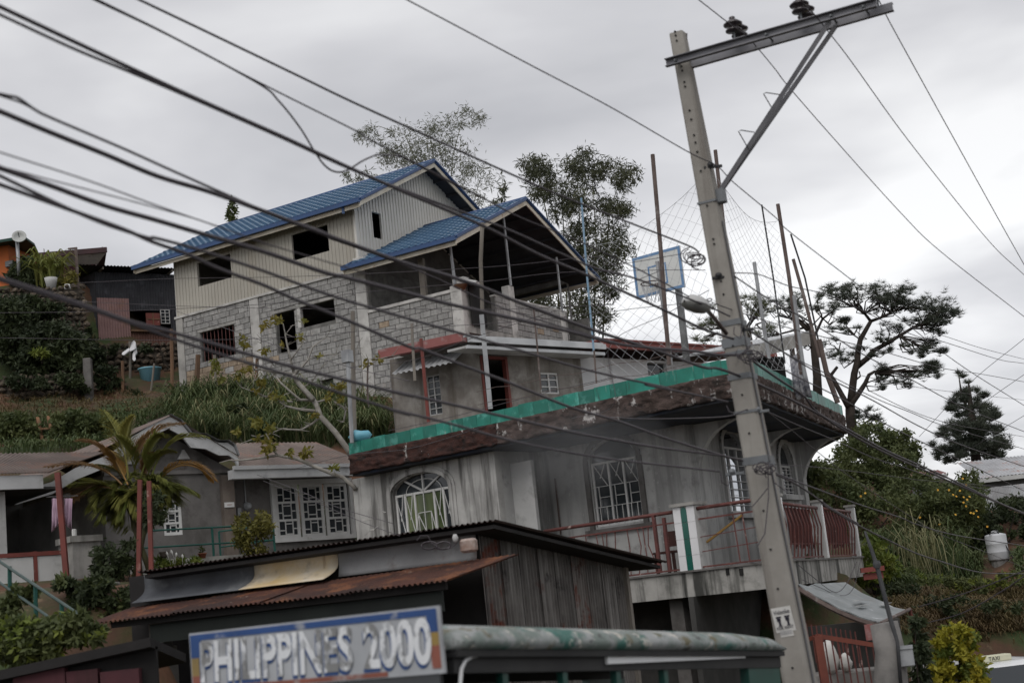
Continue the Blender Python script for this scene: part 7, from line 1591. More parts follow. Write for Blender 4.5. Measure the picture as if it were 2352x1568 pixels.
bush('wall_shrub','dark shrub across the middle of the upper stone wall',[Za(200,830)+(50,22),Za(360,860)+(45,20),Za(60,980)+(30,30)],4000,51.6,.5,.2,'leaf_dark','shrub',.4,.25,.05,k=70)
bush('wall_creeper','dark creeper over the middle of the lower rubble wall',[Za(150,1440)+(28,16),Za(330,1460)+(24,14),Za(560,1430)+(34,18),Za(640,1500)+(26,12)],3600,49.3,.4,.15,'leaf_dark','shrub',.4,.25,.03,k=60)
bush('fern','light fern sprig in the dark wall shrub',[Za(340,1212)+(24,6)],220,49.4,.3,.2,'leaf_bright','plant',.25,.0,.02,k=10)
bush('bank_shrub','leafy shrubs on the bank left of the wooden ladder',[Zi(150,480)+(45,30),Zi(60,580)+(40,30),Zi(220,600)+(35,25),Zi(40,430)+(30,20)],6000,44.5,.8,.18,'leaf_mid','shrub',.4,.2,.05,k=110)
bush('bank_shrub','leafy shrubs on the bank right of the wooden ladder',[Zi(600,450)+(55,30),Zi(560,570)+(45,30),Zi(760,500)+(50,30),Zi(700,600)+(50,22),Zi(950,450)+(40,20),Zi(1100,520)+(40,20)],8000,44,.8,.18,'leaf_mid','shrub',.4,.2,.05,k=130)
_g=ground_hit(np.array([200.,230.,180.]),np.array([1370.,1380.,1350.])); YG=float(_g[:,1].min())-.2
bush('shed_scrub','dark scrub between the pale rubble wall and the iron shed',[Za(720,1180)+(22,30),Za(760,1300)+(30,30),Za(700,1080)+(12,25),Za(850,1180)+(35,14),Za(1150,1190)+(40,10)],4200,53.2,.5,.16,'leaf_dark','shrub',.4,.2,.04,k=70)
bush('yard_shrub','dark plants on the bank between porch and awning',[Zk(700,860)+(35,25),Zk(900,960)+(40,22),Zk(1050,900)+(35,25),Zk(650,980)+(30,25),Zk(1000,1020)+(30,14),Zk(560,760)+(26,16),Zk(800,760)+(30,16)],7000,YG,.4,.11,'leaf_dark','shrub',.4,.2,.03,k=110,m2='leaf_mid')
bush('bank_shrub','low scrub under the dark rubble wall',[Zi(850,80)+(40,25),Zi(830,150)+(35,20),Zi(1100,250)+(25,20)],2500,51,.5,.18,'leaf_dark','shrub',.4,.2,.04,k=40)
bush('yard_shrub','dark shrubs along the steps at the lower left',[Zk(150,1150)+(60,30),Zk(350,1180)+(60,35),Zk(600,1120)+(45,35),Zk(760,1170)+(26,20),Zk(100,1300)+(50,30),Zk(300,1300)+(60,30)],6500,18.3,.5,.10,'leaf_mid','shrub',.45,.1,.03,k=160,m2='leaf_bright')
bush('yard_shrub','leafy plants beside the upper steps at the lower left',[Zk(170,830)+(25,15),Zk(270,850)+(14,20),Zk(60,1000)+(30,30)],1200,20.5,.4,.10,'leaf_mid','shrub',.45,.1,.02,k=40)
bush('potted_plants','mixed leafy pot plants below the palm',[Zk(900,560)+(40,35),Zk(960,640)+(35,15),Zk(1060,500)+(14,45),Zk(850,650)+(20,12),Zk(1190,150)+(16,40),Zk(1300,130)+(14,40)],3400,26.5,.7,.11,'leaf_dark','plant',.4,.3,.02,k=80)
bush('terrace_plants','row of low plants along the foot of the terrace railing',[Zk(1400,600)+(30,8),Zk(1550,570)+(35,8),Zk(1320,590)+(16,12)],900,28.2,.3,.10,'leaf_bright','plant',.35,.0,.01,k=40)
bush('meter_shrub','thin olive shrub in front of the electric meter',[Zi(2020,1300)+(28,35),Zi(2150,1280)+(26,30),Zi(2080,1430)+(40,30),Zi(2000,1230)+(12,12)],1900,30.6,.4,.11,'leaf_olive','shrub',.35,.1,.02,k=70)
for i,(x,y) in enumerate(((1413,505),(1443,528),(1497,543),(1375,520))):
    m=MB(); c=P(*Zk(x,y),27.9); m.lathe(c,[(.004,-.2),(.005,-.01),(.022,.025),(.02,.05),(.003,.08)],8,(random.uniform(-.3,.3),-.2,1)); m.build('white_lily','flower_white',None,True,label=('white lily bloom beside the shallow bowl','taller white lily bloom at the terrace edge','rightmost white lily bloom at the terrace edge','small white lily bloom close under the shallow bowl')[i],cat='flower',group='lilies on the terrace')
m=MB(); c=P(*Zk(1345,515),28.3); m.lathe(c,[(.05,-.06),(.07,-.02),(.10,.04),(.105,.055),(.09,.055)],14); m.build('bowl_planter','concrete_brown',None,True,label='shallow brown bowl planter on the terrace',cat='pot')
t=thing('flower_pot','terracotta flower pot with a small plant on the terrace','pot',P(*Zk(1660,530),28.8)); m=MB(); m.lathe(P(*Zk(1660,530),28.8),[(.06,-.04),(.085,.05),(.095,.05),(.095,.065),(.075,.065)],12); m.build('pot','terracotta',t,True); quadmesh('crown',leafquads(clump_pts([Zk(1655,480)+(5,8)],60,28.8,.04,.2,8),.06,.5),'leaf_mid',t)
# rock garden under the terrace
for i,(x,y,w,h) in enumerate(((830,940,22,12),(960,880,20,14),(760,980,16,10),(1000,800,24,8),(1080,780,18,8),(900,760,20,7))):
    blob('garden_rock',P(*Zk(x,y),23.5),w*23/3267,.3,h*23/3267,'stone_grey',('pale rock at the foot of the garden bank','tall rock between the bank plants','low rock near the awning corner','flat rock on the planter rim','small rock beside the planter pots','rounded rock on the planter edge at left')[i],'rock',20+i,noise=.3,group='rocks of the garden bank') if 'stone_grey' in MATS else None
mat('bucket_blue',(.20,.42,.52),(.17,.38,.48),2,.5); mat('bag_blue',(.16,.40,.50),(.12,.33,.42),3,.4)
# ------------------------------------------------------------------ palm, bare tree, small things on the slope
def frond(t,pts,Y,m,n=74,ll=.55,w=.030):
    P3=[P(*q,Y+random.uniform(-.25,.25)) for q in pts]
    def bez(s): a=P3[0].lerp(P3[1],s); b=P3[1].lerp(P3[2],s); return a.lerp(b,s)
    cv=[bez(i/12) for i in range(13)]; tb=MB(); tb.tube(cv,[.02-.016*i/12 for i in range(13)],4,False)
    vs=[];fs=[]
    for i in range(n):
        s=.18+.82*i/(n-1); p=bez(s); tg=(bez(min(1,s+.02))-bez(s-.02)).normalized(); sd=tg.cross(Vector((0,0,1)))
        if sd.length<.1: sd=Vector((1,0,0))
        sd.normalize(); l=ll*(math.sin(math.pi*min(1,.12+.88*s))*.75+.25)
        for sg in (1,-1):
            d=(tg*.75+sd*sg*.75+Vector((0,0,random.uniform(.05,.35)))).normalized(); e=p+d*l*random.uniform(.85,1.1)+Vector((0,0,-l*.28)); mid=p.lerp(e,.5)+Vector((0,0,l*.10)); nn=d.cross(Vector((0,0,1))).normalized()*w*.5
            b=len(vs); vs+=[p,mid+nn,e,mid-nn]; fs.append((b,b+1,b+2,b+3))
    tb.add(vs,fs); tb.build('frond',m,t)
def palm():
    Y=27.6; t=thing('areca_palm','bushy areca palm with green and orange fronds before the gabled house','palm',P(*Zi(1150,1500),Y)-Vector((0,0,.5)))
    b=P(*Zi(1150,1560),Y)-Vector((0,0,.4))
    for k,(x,y) in enumerate(((1050,850),(1130,820),(1250,830),(1000,950),(1200,950))):
        m=MB(); e=P(*Zi(x,y),Y+random.uniform(-.2,.2)); m.tube([b+Vector((random.uniform(-.25,.25),0,0)),b.lerp(e,.5)+Vector((random.uniform(-.1,.1),0,0)),e],[.05,.045,.035],6); m.build('stem','palm_stem',t,True)
    FR_=[((1050,900),(1040,600),(850,345),'palm_olive'),((1050,880),(1000,520),(1090,400),'palm_olive'),((1100,860),(1140,480),(1490,450),'palm_rust'),((1240,900),(1340,500),(1690,560),'palm_green'),((1260,980),(1480,640),(1745,905),'palm_orange'),
         ((1000,900),(860,600),(660,590),'palm_rust'),((1000,950),(800,720),(400,800),'palm_rust'),((960,1000),(760,900),(530,1100),'palm_rust'),((1230,960),(1420,940),(1600,1030),'palm_green'),((1000,1000),(800,900),(580,950),'palm_green'),((1150,900),(1250,560),(1330,560),'palm_green'),((1120,880),(1080,700),(960,560),'palm_green'),
         ((1200,930),(1240,700),(1420,680),'palm_green'),((1180,950),(1330,820),(1440,1000),'palm_green'),((1020,1000),(850,950),(760,1150),'palm_green'),((1100,1000),(950,900),(700,1010),'palm_green'),((1120,980),(1000,800),(800,800),'palm_green'),((1250,1000),(1350,900),(1420,1100),'palm_green'),((1000,1050),(900,1000),(830,1250),'palm_green'),((1180,960),(1200,780),(1280,700),'palm_rust'),((1050,950),(960,760),(900,680),'palm_orange'),((1080,1000),(1000,900),(920,1150),'palm_green'),((1200,1020),(1280,900),(1300,1120),'palm_green'),((1060,1050),(980,960),(860,1100),'palm_green'),((1120,1080),(1060,1000),(980,1260),'palm_green')]
    rp=random.Random(8)
    for _ in range(18):
        a_=rp.uniform(0,6.28); l_=rp.uniform(180,330); cx_,cy_=rp.uniform(980,1260),rp.uniform(930,1120); FR_.append(((cx_,cy_),(cx_+.5*l_*math.cos(a_),cy_-120+.3*l_*math.sin(a_)),(cx_+l_*math.cos(a_),cy_+60+.6*l_*abs(math.sin(a_))),rp.choice(('palm_green','palm_green','palm_olive'))))
    for a,q,c,m in FR_: frond(t,[Zi(*a),Zi(*q),Zi(*c)],Y,m)
mat('palm_stem',(.09,.09,.04),(.06,.05,.03),4,.7); leafmat('palm_rust',(.21,.12,.06),(.28,.18,.09),.3); leafmat('palm_olive',(.20,.20,.05),(.30,.27,.09),.4)
palm()
def bare_tree():
    Y=33.7; z=Zp; t=thing('bare_tree','crooked nearly bare tree with sparse yellow green leaves','tree',P(*z(1775,1568),Y)-Vector((0,0,1)))
    BR=[([(1800,1640),(1770,1568),(1640,1390),(1500,1240),(1460,1130),(1430,1080)],.075,.06),([(1430,1080),(1330,970),(1270,900),(1240,840)],.07,.045),([(1240,840),(1100,815),(1000,805),(900,790),(700,825),(560,830)],.045,.012),
     ([(1470,1190),(1290,1170),(1170,1140),(1110,1100)],.045,.02),([(1430,1085),(1300,1080),(1220,1010),(1120,920),(1060,840)],.04,.014),([(1230,1100),(1100,1080),(980,1050),(850,1000),(740,960)],.03,.01),([(1240,850),(1300,790),(1380,700),(1430,570),(1560,480)],.035,.01),
     ([(1245,840),(1215,700),(1180,560),(1160,450),(1140,350)],.035,.012),([(1160,460),(1230,370)],.015,.008),([(1215,700),(1330,540),(1350,490)],.02,.008),([(1450,1105),(1560,1080),(1610,1010)],.03,.012),([(1380,700),(1480,660),(1650,640)],.015,.008),([(1430,890),(1500,780),(1650,640)],.015,.008),([(1330,970),(1430,890)],.018,.014),
     ([(870,790),(780,710),(760,600),(750,500)],.02,.008),([(1500,1240),(1420,1310),(1310,1370),(1120,1360),(1030,1400),(900,1440),(760,1490)],.03,.01),([(1630,1100),(1700,1140),(1740,1180),(1720,1290)],.03,.02),([(1060,760),(960,640),(930,540)],.014,.006),([(1000,805),(1050,720),(1000,600)],.014,.006),([(560,830),(480,800),(470,720)],.01,.005),([(850,1000),(860,900),(890,820)],.01,.006),([(1960,1150),(1950,900),(1960,720),(1850,580)],.02,.006),([(1960,760),(2050,690),(2180,660)],.012,.006)]
    tb=MB()
    for pts,r0,r1 in BR:
        k=len(pts); tb.tube([P(*z(*q),Y+random.uniform(-.12,.12)) for q in pts],[r0+(r1-r0)*i/(k-1) for i in range(k)],6)
    tw=random.Random(5)
    for pts,r0,r1 in BR[2:]:
        for (x,y) in pts[1:]:
            for _ in range(2):
                dx,dy=tw.uniform(-90,90),tw.uniform(-110,40); tb.tube([P(*z(x,y),Y),P(*z(x+dx*.5+tw.uniform(-20,20),y+dy*.5),Y-.1),P(*z(x+dx,y+dy),Y-.15)],[.010,.008,.004],4,False)
    lz=Zj
    for pts,r0,r1 in (([(1240,720),(1215,690),(1130,620),(1040,590),(920,540),(760,470),(600,440)],.06,.04),([(600,440),(400,470),(300,480),(200,480),(120,500)],.035,.008),([(600,440),(560,400),(540,330),(500,260)],.03,.012),([(300,480),(250,440),(200,400)],.012,.006)):
        k=len(pts); tb.tube([P(*lz(*q),32.9) for q in pts],[r0+(r1-r0)*i/(k-1) for i in range(k)],6)
    tb.build('trunk','bark_pale',t,True)
    LC=[(750,510,26),(790,560,22),(960,610,20),(920,900,24),(930,930,20),(1050,1040,26),(1110,1060,20),(1600,990,24),(1560,1060,20),(900,1290,26),(870,1310,22),(1020,1350,24),(700,1390,16),(1000,1440,28),(1040,1530,24),(1075,300,14),(1110,320,12),(1000,350,22),(950,380,18),(1330,330,12),(1300,480,14),(480,720,24),(500,800,30),(750,800,22),(820,780,16),(700,860,18),(1930,730,22),(2050,690,18),(1660,960,30),(1720,950,20),(880,1000,18),(1440,1220,20),(550,880,20),(1140,540,8),(1480,660,8),(1700,1060,20)]
    c=[PV(RNG.normal(z(x,y)[0],s*.24*.8,int(5+s*.9)),RNG.normal(z(x,y)[1],s*.24*.6,int(5+s*.9)),RNG.normal(Y-.1,.15,int(5+s*.9))) for x,y,s in LC]
    LJ=[(420,160,26),(270,240,14),(540,215,24),(520,350,32),(500,400,24),(560,370,20),(700,420,16),(820,430,20),(840,400,14),(1060,540,16),(440,300,16)]
    c+=[PV(RNG.normal(lz(x,y)[0],s*.28*.8,int(6+s*1.2)),RNG.normal(lz(x,y)[1],s*.28*.6,int(6+s*1.2)),RNG.normal(32.8,.15,int(6+s*1.2))) for x,y,s in LJ]
    c=np.concatenate(c); quadmesh('leaves',leafquads(c,.13,.5,.35),'leaf_olive2',t,kind='stuff')
leafmat('leaf_olive2',(.09,.11,.02),(.19,.15,.03),.35)
bare_tree()
def ladder():
    Y=44.0; t=thing('wooden_ladder','short rough wooden ladder leaning on the planted bank','ladder',P(*Zi(420,690),Y))
    for a,b in (((305,400),(370,700)),((395,390),(470,690))):
        m=MB(); m.bar(P(*Zi(*a),Y+.6),P(*Zi(*b),Y),.10,.07); m.build('rail','wood_orange',t)
    for a,b in (((318,495),(432,485)),((340,588),(445,578)),((360,682),(472,675))):
        m=MB(); m.bar(P(*Zi(*a),Y+.25),P(*Zi(*b),Y+.25),.09,.06); m.build('rung','wood_orange',t)
mat('wood_orange',(.22,.12,.065),(.15,.08,.045),4,.85,.003,20)
ladder()
t=thing('blue_bucket','light blue plastic tub on the ledge under the iron shed','bucket',P(*Zi(1235,120),52.2)); m=MB(); m.lathe(P(*Zi(1235,118),52.2),[(.34,0),(.40,.5),(.44,.52),(.44,.56),(.36,.56),(.3,.1)],16); m.build('tub','bucket_blue',t,True)
for s in (-1,1):
    m=MB(); c=P(*Zi(1235+46*s,68),52.2); m.box(F(c,90),-.04,.04,-.06,.06,c.z-.03,c.z+.03); m.build('tub_handle','bucket_blue',t)
c=MB(); Yc=52.0; vs=[]; A=[(1085,1120),(1105,1118),(1075,1170),(1120,1165),(1060,1215),(1118,1205),(1010,1235),(1115,1240),(1005,1225),(1105,1278)]
def sheet(pts):
    c.add([P(*Za(x,y),Yc+.06*math.sin(i)) for i,(x,y) in enumerate(pts)],[tuple(range(len(pts)))])
sheet([(1080,1125),(1098,1112),(1112,1125),(1118,1175),(1100,1185),(1068,1200),(1062,1180)]); sheet([(1068,1200),(1062,1180),(1010,1215),(1003,1232),(1020,1238)]); sheet([(1100,1185),(1118,1175),(1125,1210),(1110,1235),(1112,1268),(1100,1280),(1086,1265),(1088,1220)])
o=c.build('white_cloth','white_cloth',None,label='white cloth hanging crumpled on a stake near the iron shed',cat='laundry'); o.modifiers.new('thickness','SOLIDIFY').thickness=.05
for i,(a,b,Y,r,lb) in enumerate(((Za(1005,1280),Zi(1005,250),51,.06,'grey stake left of the blue tub'),(Za(1065,1120),Zi(1065,240),52.2,.05,'stake carrying the white cloth'),(Za(1405,1020),Zi(1412,250),50.5,.07,'tall brown post at the left corner of the block house'),(Za(1265,1300),Zi(1225,260),51.3,.04,'leaning stick in front of the blue tub'),(Za(1625,1230),Zi(1605,190),49.3,.09,'dark weathered post before the barred window'),(Za(1760,1230),Zi(1770,180),49.0,.06,'thin brown post right of the dark weathered post'),(Za(2110,1260),Zi(2090,160),47.5,.06,'pale post by the ground floor of the block house'))):
    m=MB(); m.tube([P(*a,Y),P((a[0]+b[0])/2+1,(a[1]+b[1])/2,Y),P(b[0],b[1]+6,Y)],r,6); m.build('garden_post','wood_brown' if i%2==0 else 'wood_grey',None,label=lb,cat='post',group='garden posts on the slope')
m=MB(); m.lathe(P(*Za(553,678),52.9),[(.12,-.08),(.14,.02),(.1,.12)],8); m.build('white_jar','white_paint',None,True,label='small white jar on top of the stone wall corner',cat='jar')
blob('blue_plastic_bag',P(*Zd(270,1225),32.4),.22,.15,.16,'bag_blue','crumpled light blue plastic bag at the left end of the roof edge','bag',9,n=2,noise=.3) if 'bag_blue' in MATS else None
t=thing('lamp_post','thin white post with shaded garden lamp in front of the open wing','lamp',P(*Zc(1130,1560),44)); m=MB(); m.tube([P(*Zc(1130,1568),44.0),P(*Zc(1095,1200),44.0)],.05,6); m.build('lamp_stem','white_dull',t); m=MB(); c0=P(*Zc(1093,1190),44); m.lathe(c0,[(.05,-.12),(.22,.1),(.24,.12),(.1,.13)],10); m.build('lamp_shade','wood_orange',t,True)
m=MB(); a=P(*Zc(1020,1090),44.6); b=P(*Zc(1220,1125),43.2); m.slab([a,b,b+Vector((.2,.9,.06)),a+Vector((.2,.9,.06))],.08); m.build('foam_sheet','white_paint',None,label='white slab lying on the pillar of the open wing',cat='slab')

# ------------------------------------------------------------------ overhead wires
def cat_rom(pts,k=7):
    pts=[np.array(p,float) for p in pts]; ext=[2*pts[0]-pts[1]]+pts+[2*pts[-1]-pts[-2]]; out=[]
    for i in range(1,len(ext)-2):
        p0,p1,p2,p3=ext[i-1:i+3]
        for j in range(k):
            t=j/k; out.append(.5*((2*p1)+(-p0+p2)*t+(2*p0-5*p1+4*p2-p3)*t*t+(-p0+3*p1-3*p2+p3)*t**3))
    out.append(pts[-1]); return out
def wire(pts,ya,yb,r,label,m='cable',xa=None,xb=None,ext=(0,0),group=None,n=6):
    pts=[tuple(p) for p in pts]
    if ext[0]: d=np.array(pts[0])-np.array(pts[1]); d=d/np.linalg.norm(d); pts=[tuple(np.array(pts[0])+d*ext[0])]+pts
    if ext[1]: d=np.array(pts[-1])-np.array(pts[-2]); d=d/np.linalg.norm(d); pts=pts+[tuple(np.array(pts[-1])+d*ext[1])]
    cr=cat_rom(pts); xa=pts[0][0] if xa is None else xa; xb=pts[-1][0] if xb is None else xb
    P3=[]
    for x,y in cr:
        f=(x-xa)/(xb-xa) if abs(xb-xa)>1 else 0; iy=1/ya+(1/yb-1/ya)*f; iy=max(1/90,min(1/3.5,iy)); P3.append(P(x,y,1/iy))
    mb=MB(); mb.tube(P3,r,n); return mb.build('overhead_wire',m,None,True,label=label,cat='wire',group=group)
def MP(fn,*pts): return [fn(*q) for q in pts]
PX=1690; EL=dict(xa=0,xb=PX)
LW='wires from the left to the utility pole'; RW='wires beyond the utility pole'
yl,yp=7.0,14.8
wire(MP(Y1,(0,40),(500,275),(1080,545),(1600,775),(2000,960))+MP(Y2,(470,410),(890,590),(1200,750),(1480,870),(1900,1060),(2150,1180),(2330,1240)),yl,yp,.0125,'thick cable entering high at the left and crossing both blue roofs',ext=(300,0),group=LW,**EL)
wire(MP(Y1,(0,85),(400,270),(700,395),(1080,556),(1600,784),(2000,966))+MP(Y2,(470,398),(900,560),(1100,640),(1500,820),(1740,885),(1950,960),(2200,1060),(2310,1110)),yl,yp,.009,'thinner cable running just below the highest thick cable at left',ext=(300,0),group=LW,**EL)
wire(MP(Y1,(800,0),(1200,190),(1700,430),(2000,575),(2351,735))+MP(Y2,(994,268),(1320,410),(1700,560),(2060,700),(2130,740)),9,yp,.009,'cable from the top left that ends at the coil beside the backboard',xa=320,xb=PX,ext=(300,0),group=LW)
wire(MP(Y1,(540,0),(960,200),(1480,470),(2040,750))+MP(Y2,(230,90),(560,260),(850,410),(1100,540),(1400,660),(1700,800),(1880,890),(2080,1000)),8.5,yp,.006,'thin straight wire leaving the cable from which a loop hangs',xa=210,xb=PX,ext=(300,0),group=LW)
wire(MP(Y1,(560,0),(980,208),(1480,478),(1600,580),(1720,730),(1800,860),(1860,945),(1920,985),(1990,980),(2080,925),(2160,890))+MP(Y2,(300,185),(420,195),(550,260),(680,330),(850,410),(1000,490)),8.3,12.5,.0075,'cable that hangs down in a slack loop before the feathery bamboo',xa=210,xb=1150,ext=(300,0),group=LW)
wire(MP(Y1,(0,540),(100,562),(200,630),(300,680),(700,850),(1000,985),(1330,1130),(1500,1202),(1850,1330)),yl,yp,.008,'wavy wire above the second thick cable at left',ext=(300,0),group=LW,**EL)
wire(MP(Y1,(0,548),(120,590),(215,638),(320,688)),7.1,8.2,.006,'short strand splitting off the wavy wire at the left edge',xa=0,xb=130,ext=(300,0),group=LW)
wire(MP(Y1,(0,640),(300,765),(600,885),(900,1010),(1200,1100),(1480,1200),(1800,1320),(2000,1395),(2351,1520))+MP(Y2,(600,850),(850,930),(1100,1030),(1500,1180),(1900,1310),(2150,1400))+MP(Y3,(600,940),(760,1000),(1000,1110),(1340,1290),(1560,1410),(1900,1560))+[(2290,1152),(2352,1178)],yl,yp,.0145,'second thick cable crossing the beige gable and passing before the utility pole',ext=(300,200),group=LW,**EL)
wire(MP(Y2,(0,660),(300,765),(620,890),(1000,1060),(1500,1215),(1800,1290))+MP(Zf,(1180,1245)),12.0,yp,.006,'thin wire drooping beneath the second thick cable over the open wing',xa=752,xb=PX,group=LW)
wire(MP(Y1,(0,965),(300,1070),(600,1180),(900,1265),(1170,1345),(1500,1440),(1850,1560))+MP(Y4,(2000,655),(2351,745))+MP(Y2,(700,1040),(1100,1130),(1400,1200),(1650,1265),(1850,1290),(2100,1310))+MP(Zf,(1180,1228),(1400,1240),(1540,1330),(1700,1440),(1890,1568))+MP(Y3,(1160,1185),(1340,1305),(1560,1425),(1900,1575)),yl,yp,.0145,'third thick cable crossing the barred house and bending at the pole band',ext=(300,400),group=LW,**EL)
wire(MP(Y1,(0,1010),(350,1178),(600,1285),(850,1365))+MP(Y4,(890,425),(1130,490),(1500,610),(1900,755),(2351,890))+MP(Y2,(700,1190),(1000,1275),(1500,1420),(1950,1520))+MP(Zg,(250,130),(600,200),(930,270)),yl,yp,.010,'upper of the two cables twisted together at the left edge',ext=(300,0),group=LW,**EL)
wire(MP(Y1,(0,1060),(350,1186),(700,1312),(880,1390))+MP(Y4,(1080,520),(1250,600),(1500,690),(1700,780),(2000,900),(2351,1050))+MP(Zd,(770,510),(1100,640),(1500,790),(2000,990),(2350,1090))+MP(Zg,(400,560),(850,700),(1200,790)),yl,yp,.0115,'lower of the two cables twisted together at the left edge',ext=(300,0),group=LW,**EL)
wire(MP(Y4,(0,655),(450,800),(750,905),(1000,970),(1350,1070),(1700,1170),(2351,1330))+MP(Zd,(500,850),(1000,960),(1500,1075),(2000,1190),(2350,1255))+MP(Zg,(400,650),(880,710)),yl,yp,.0115,'low thick cable starting over the stone wall at left',ext=(300,0),group=LW,**EL)
wire(MP(Y4,(0,668),(450,812),(750,915),(1000,1005),(1300,1105),(1600,1195),(2000,1330),(2351,1440))+MP(Zd,(500,1000),(1000,1120),(1500,1260),(2000,1360),(2350,1415))+MP(Zg,(500,800),(860,840)),yl,yp,.010,'lowest long cable crossing the green roof edge',ext=(300,0),group=LW,**EL)
wire(MP(Y1,(0,875),(500,1035),(900,1180),(1250,1300),(1500,1390),(1800,1480),(2100,1568)),yl,yp,.0045,'thin wire above the third thick cable',ext=(300,0),group=LW,**EL)
wire(MP(Y1,(0,955),(240,1020),(700,1140),(1100,1250),(1250,1302)),yl,yp,.004,'thinner wire meeting the roof end beside the sapling',ext=(300,0),group=LW,**EL)
for i,pts in enumerate((MP(Za,(640,640),(1420,605),(2350,590))+MP(Zc,(700,1050),(1500,1000),(2200,930))+MP(Zf,(300,495),(900,400)),MP(Za,(600,790),(1500,830),(2350,850))+MP(Zd,(500,180),(1400,185),(2350,145)),MP(Za,(0,885),(800,875),(1500,850),(2350,800))+MP(Zc,(300,1220),(1300,1130),(1900,1060))+MP(Zf,(700,535),(1085,535)),MP(Za,(0,1090),(1400,1110),(2350,1085))+MP(Zd,(450,350),(1500,290),(2350,200))+MP(Zf,(500,850),(900,810)),MP(Zp,(110,230),(600,400),(1200,600),(1900,800),(2350,900)),MP(Zd,(180,660),(700,600),(1100,450),(1700,250),(2350,40))+MP(Zf,(450,650),(700,545)),MP(Zd,(2000,1080),(2350,960))+MP(Zf,(300,1150),(750,900),(1110,700)),MP(Zd,(500,1180),(1000,1070),(1700,890),(2350,740)),MP(Zj,(700,560),(1180,440),(1700,380),(2300,200)),MP(Zj,(430,600),(800,740),(1100,870),(1550,1000)),MP(Zj,(480,650),(900,820),(1300,990),(1600,1100)))):
    wire(pts,26,18,.0045,('thin service wire strung level past the shed and block house','thin wire along the top of the block wall','thin wire across the iron shed window','thin wire over the white cloth','thin wire sagging across the block house openings','thin wire rising from the red roof edge to the backboard','thin slanting wire under the backboard','thin wire just above the green roof edge','thin wire over the brown rock fascia','upper thin wire before the lattice window','lower thin wire before the lattice window')[i],group='thin service wires')
# high lines carried on the crossarm
wire([(935,0),(1200,140),(1400,245),(1577,347),(1645,380)]+MP(Ze,(1150,1310),(1450,1560))+MP(Y3,(1000,150),(1380,445),(1600,620),(1960,900),(2351,1150)),10.5,25,.006,'wire from the top centre past the pole insulator towards the pine',xa=935,xb=2352,ext=(400,200),group=RW)
wire([(1605,0)]+MP(Ze,(1105,160),(1240,255),(1330,355),(1450,500),(1550,630),(1900,1030),(2352,1530))+MP(Y3,(1870,265),(2351,640)),13.5,24,.006,'high line on the left pair of insulators',xa=1605,xb=2352,ext=(300,200),group=RW)
wire([(1800,-60)]+MP(Ze,(1640,10),(1700,70),(1850,255),(2000,450),(2352,940))+MP(Y3,(1980,0),(2180,240),(2351,400)),13.5,24,.006,'high line on the middle pair of insulators',xa=1840,xb=2352,ext=(200,200),group=RW)
wire(MP(Ze,(2120,-110),(2190,0),(2230,80),(2352,310))+MP(Y3,(2160,0),(2351,340)),14.5,22,.006,'high line at the outer end of the crossarm',xa=2030,xb=2352,ext=(200,200),group=RW)
RL=[(MP(Y3,(690,410),(870,530),(1050,630),(1200,720),(1450,870),(1700,1000),(2000,1160),(2351,1300)),.008,'wire dropping right across the pine from below the coil'),
 (MP(Y3,(680,390),(830,400),(1000,465),(1260,530),(1700,740),(1870,780),(2200,885),(2351,910)),.006,'wire passing above the lean-to into the pine crown'),
 (MP(Y3,(560,560),(700,610),(1050,720),(1500,830),(1850,930),(2100,970),(2351,1015)),.006,'wire leaving the lamp bracket across the pine'),
 (MP(Y3,(1700,700),(1870,745),(2100,820),(2351,885)),.005,'upper faint wire emerging right of the pine crown'),
 (MP(Y3,(730,690),(1000,860),(1200,960),(1500,1110),(1700,1190),(1900,1270),(2351,1400)),.006,'upper wire of the pair over the lean-to roof'),
 (MP(Y3,(740,700),(1010,870),(1200,980),(1480,1120),(1750,1270),(2000,1380),(2351,1500)),.009,'lower wire of the pair over the lean-to roof'),
 (MP(Y3,(820,840),(1000,960),(1300,1110),(1600,1280),(1850,1400),(2100,1520),(2351,1640)),.008,'wire following the far green roof edge'),
 (MP(Y3,(1420,980),(1700,1040),(2000,1080),(2351,1120)),.004,'faint level wire below the pine crown'),
 (MP(Y3,(1450,1060),(1700,1180),(1950,1260),(2351,1330)),.005,'faint wire before the ragged conifer'),
 (MP(Zg,(1240,345),(1500,460),(1840,600),(2100,720),(2350,800))+MP(Zo,(1000,300),(1525,420)),.006,'wire from the eave clamp over the thicket'),
 (MP(Zg,(1250,350),(1400,460),(1680,690),(1900,860),(2350,1160))+MP(Zo,(1000,640),(1300,760)),.005,'thin wire slanting under the eave corner'),
 (MP(Zg,(1290,850),(1500,950),(1760,1130),(2000,1270))+MP(Zo,(270,455),(480,580),(700,690),(850,760),(1000,810),(1250,880),(1525,890)),.011,'heavy cable sagging past the balcony posts'),
 (MP(Zg,(1290,840),(1500,925),(1700,1000),(2000,1110),(2350,1220))+MP(Zo,(850,580),(1100,650),(1525,715)),.009,'heavy cable above the balcony corner to the water tank'),
 (MP(Zg,(1280,780),(1700,810),(2350,890))+MP(Zo,(900,310),(1525,360)),.004,'thin level wire across the thicket top')]
for pts,r,lb in RL: wire(pts,15,34,r,lb,xa=1690,xb=2352,ext=(0,150),group=RW)
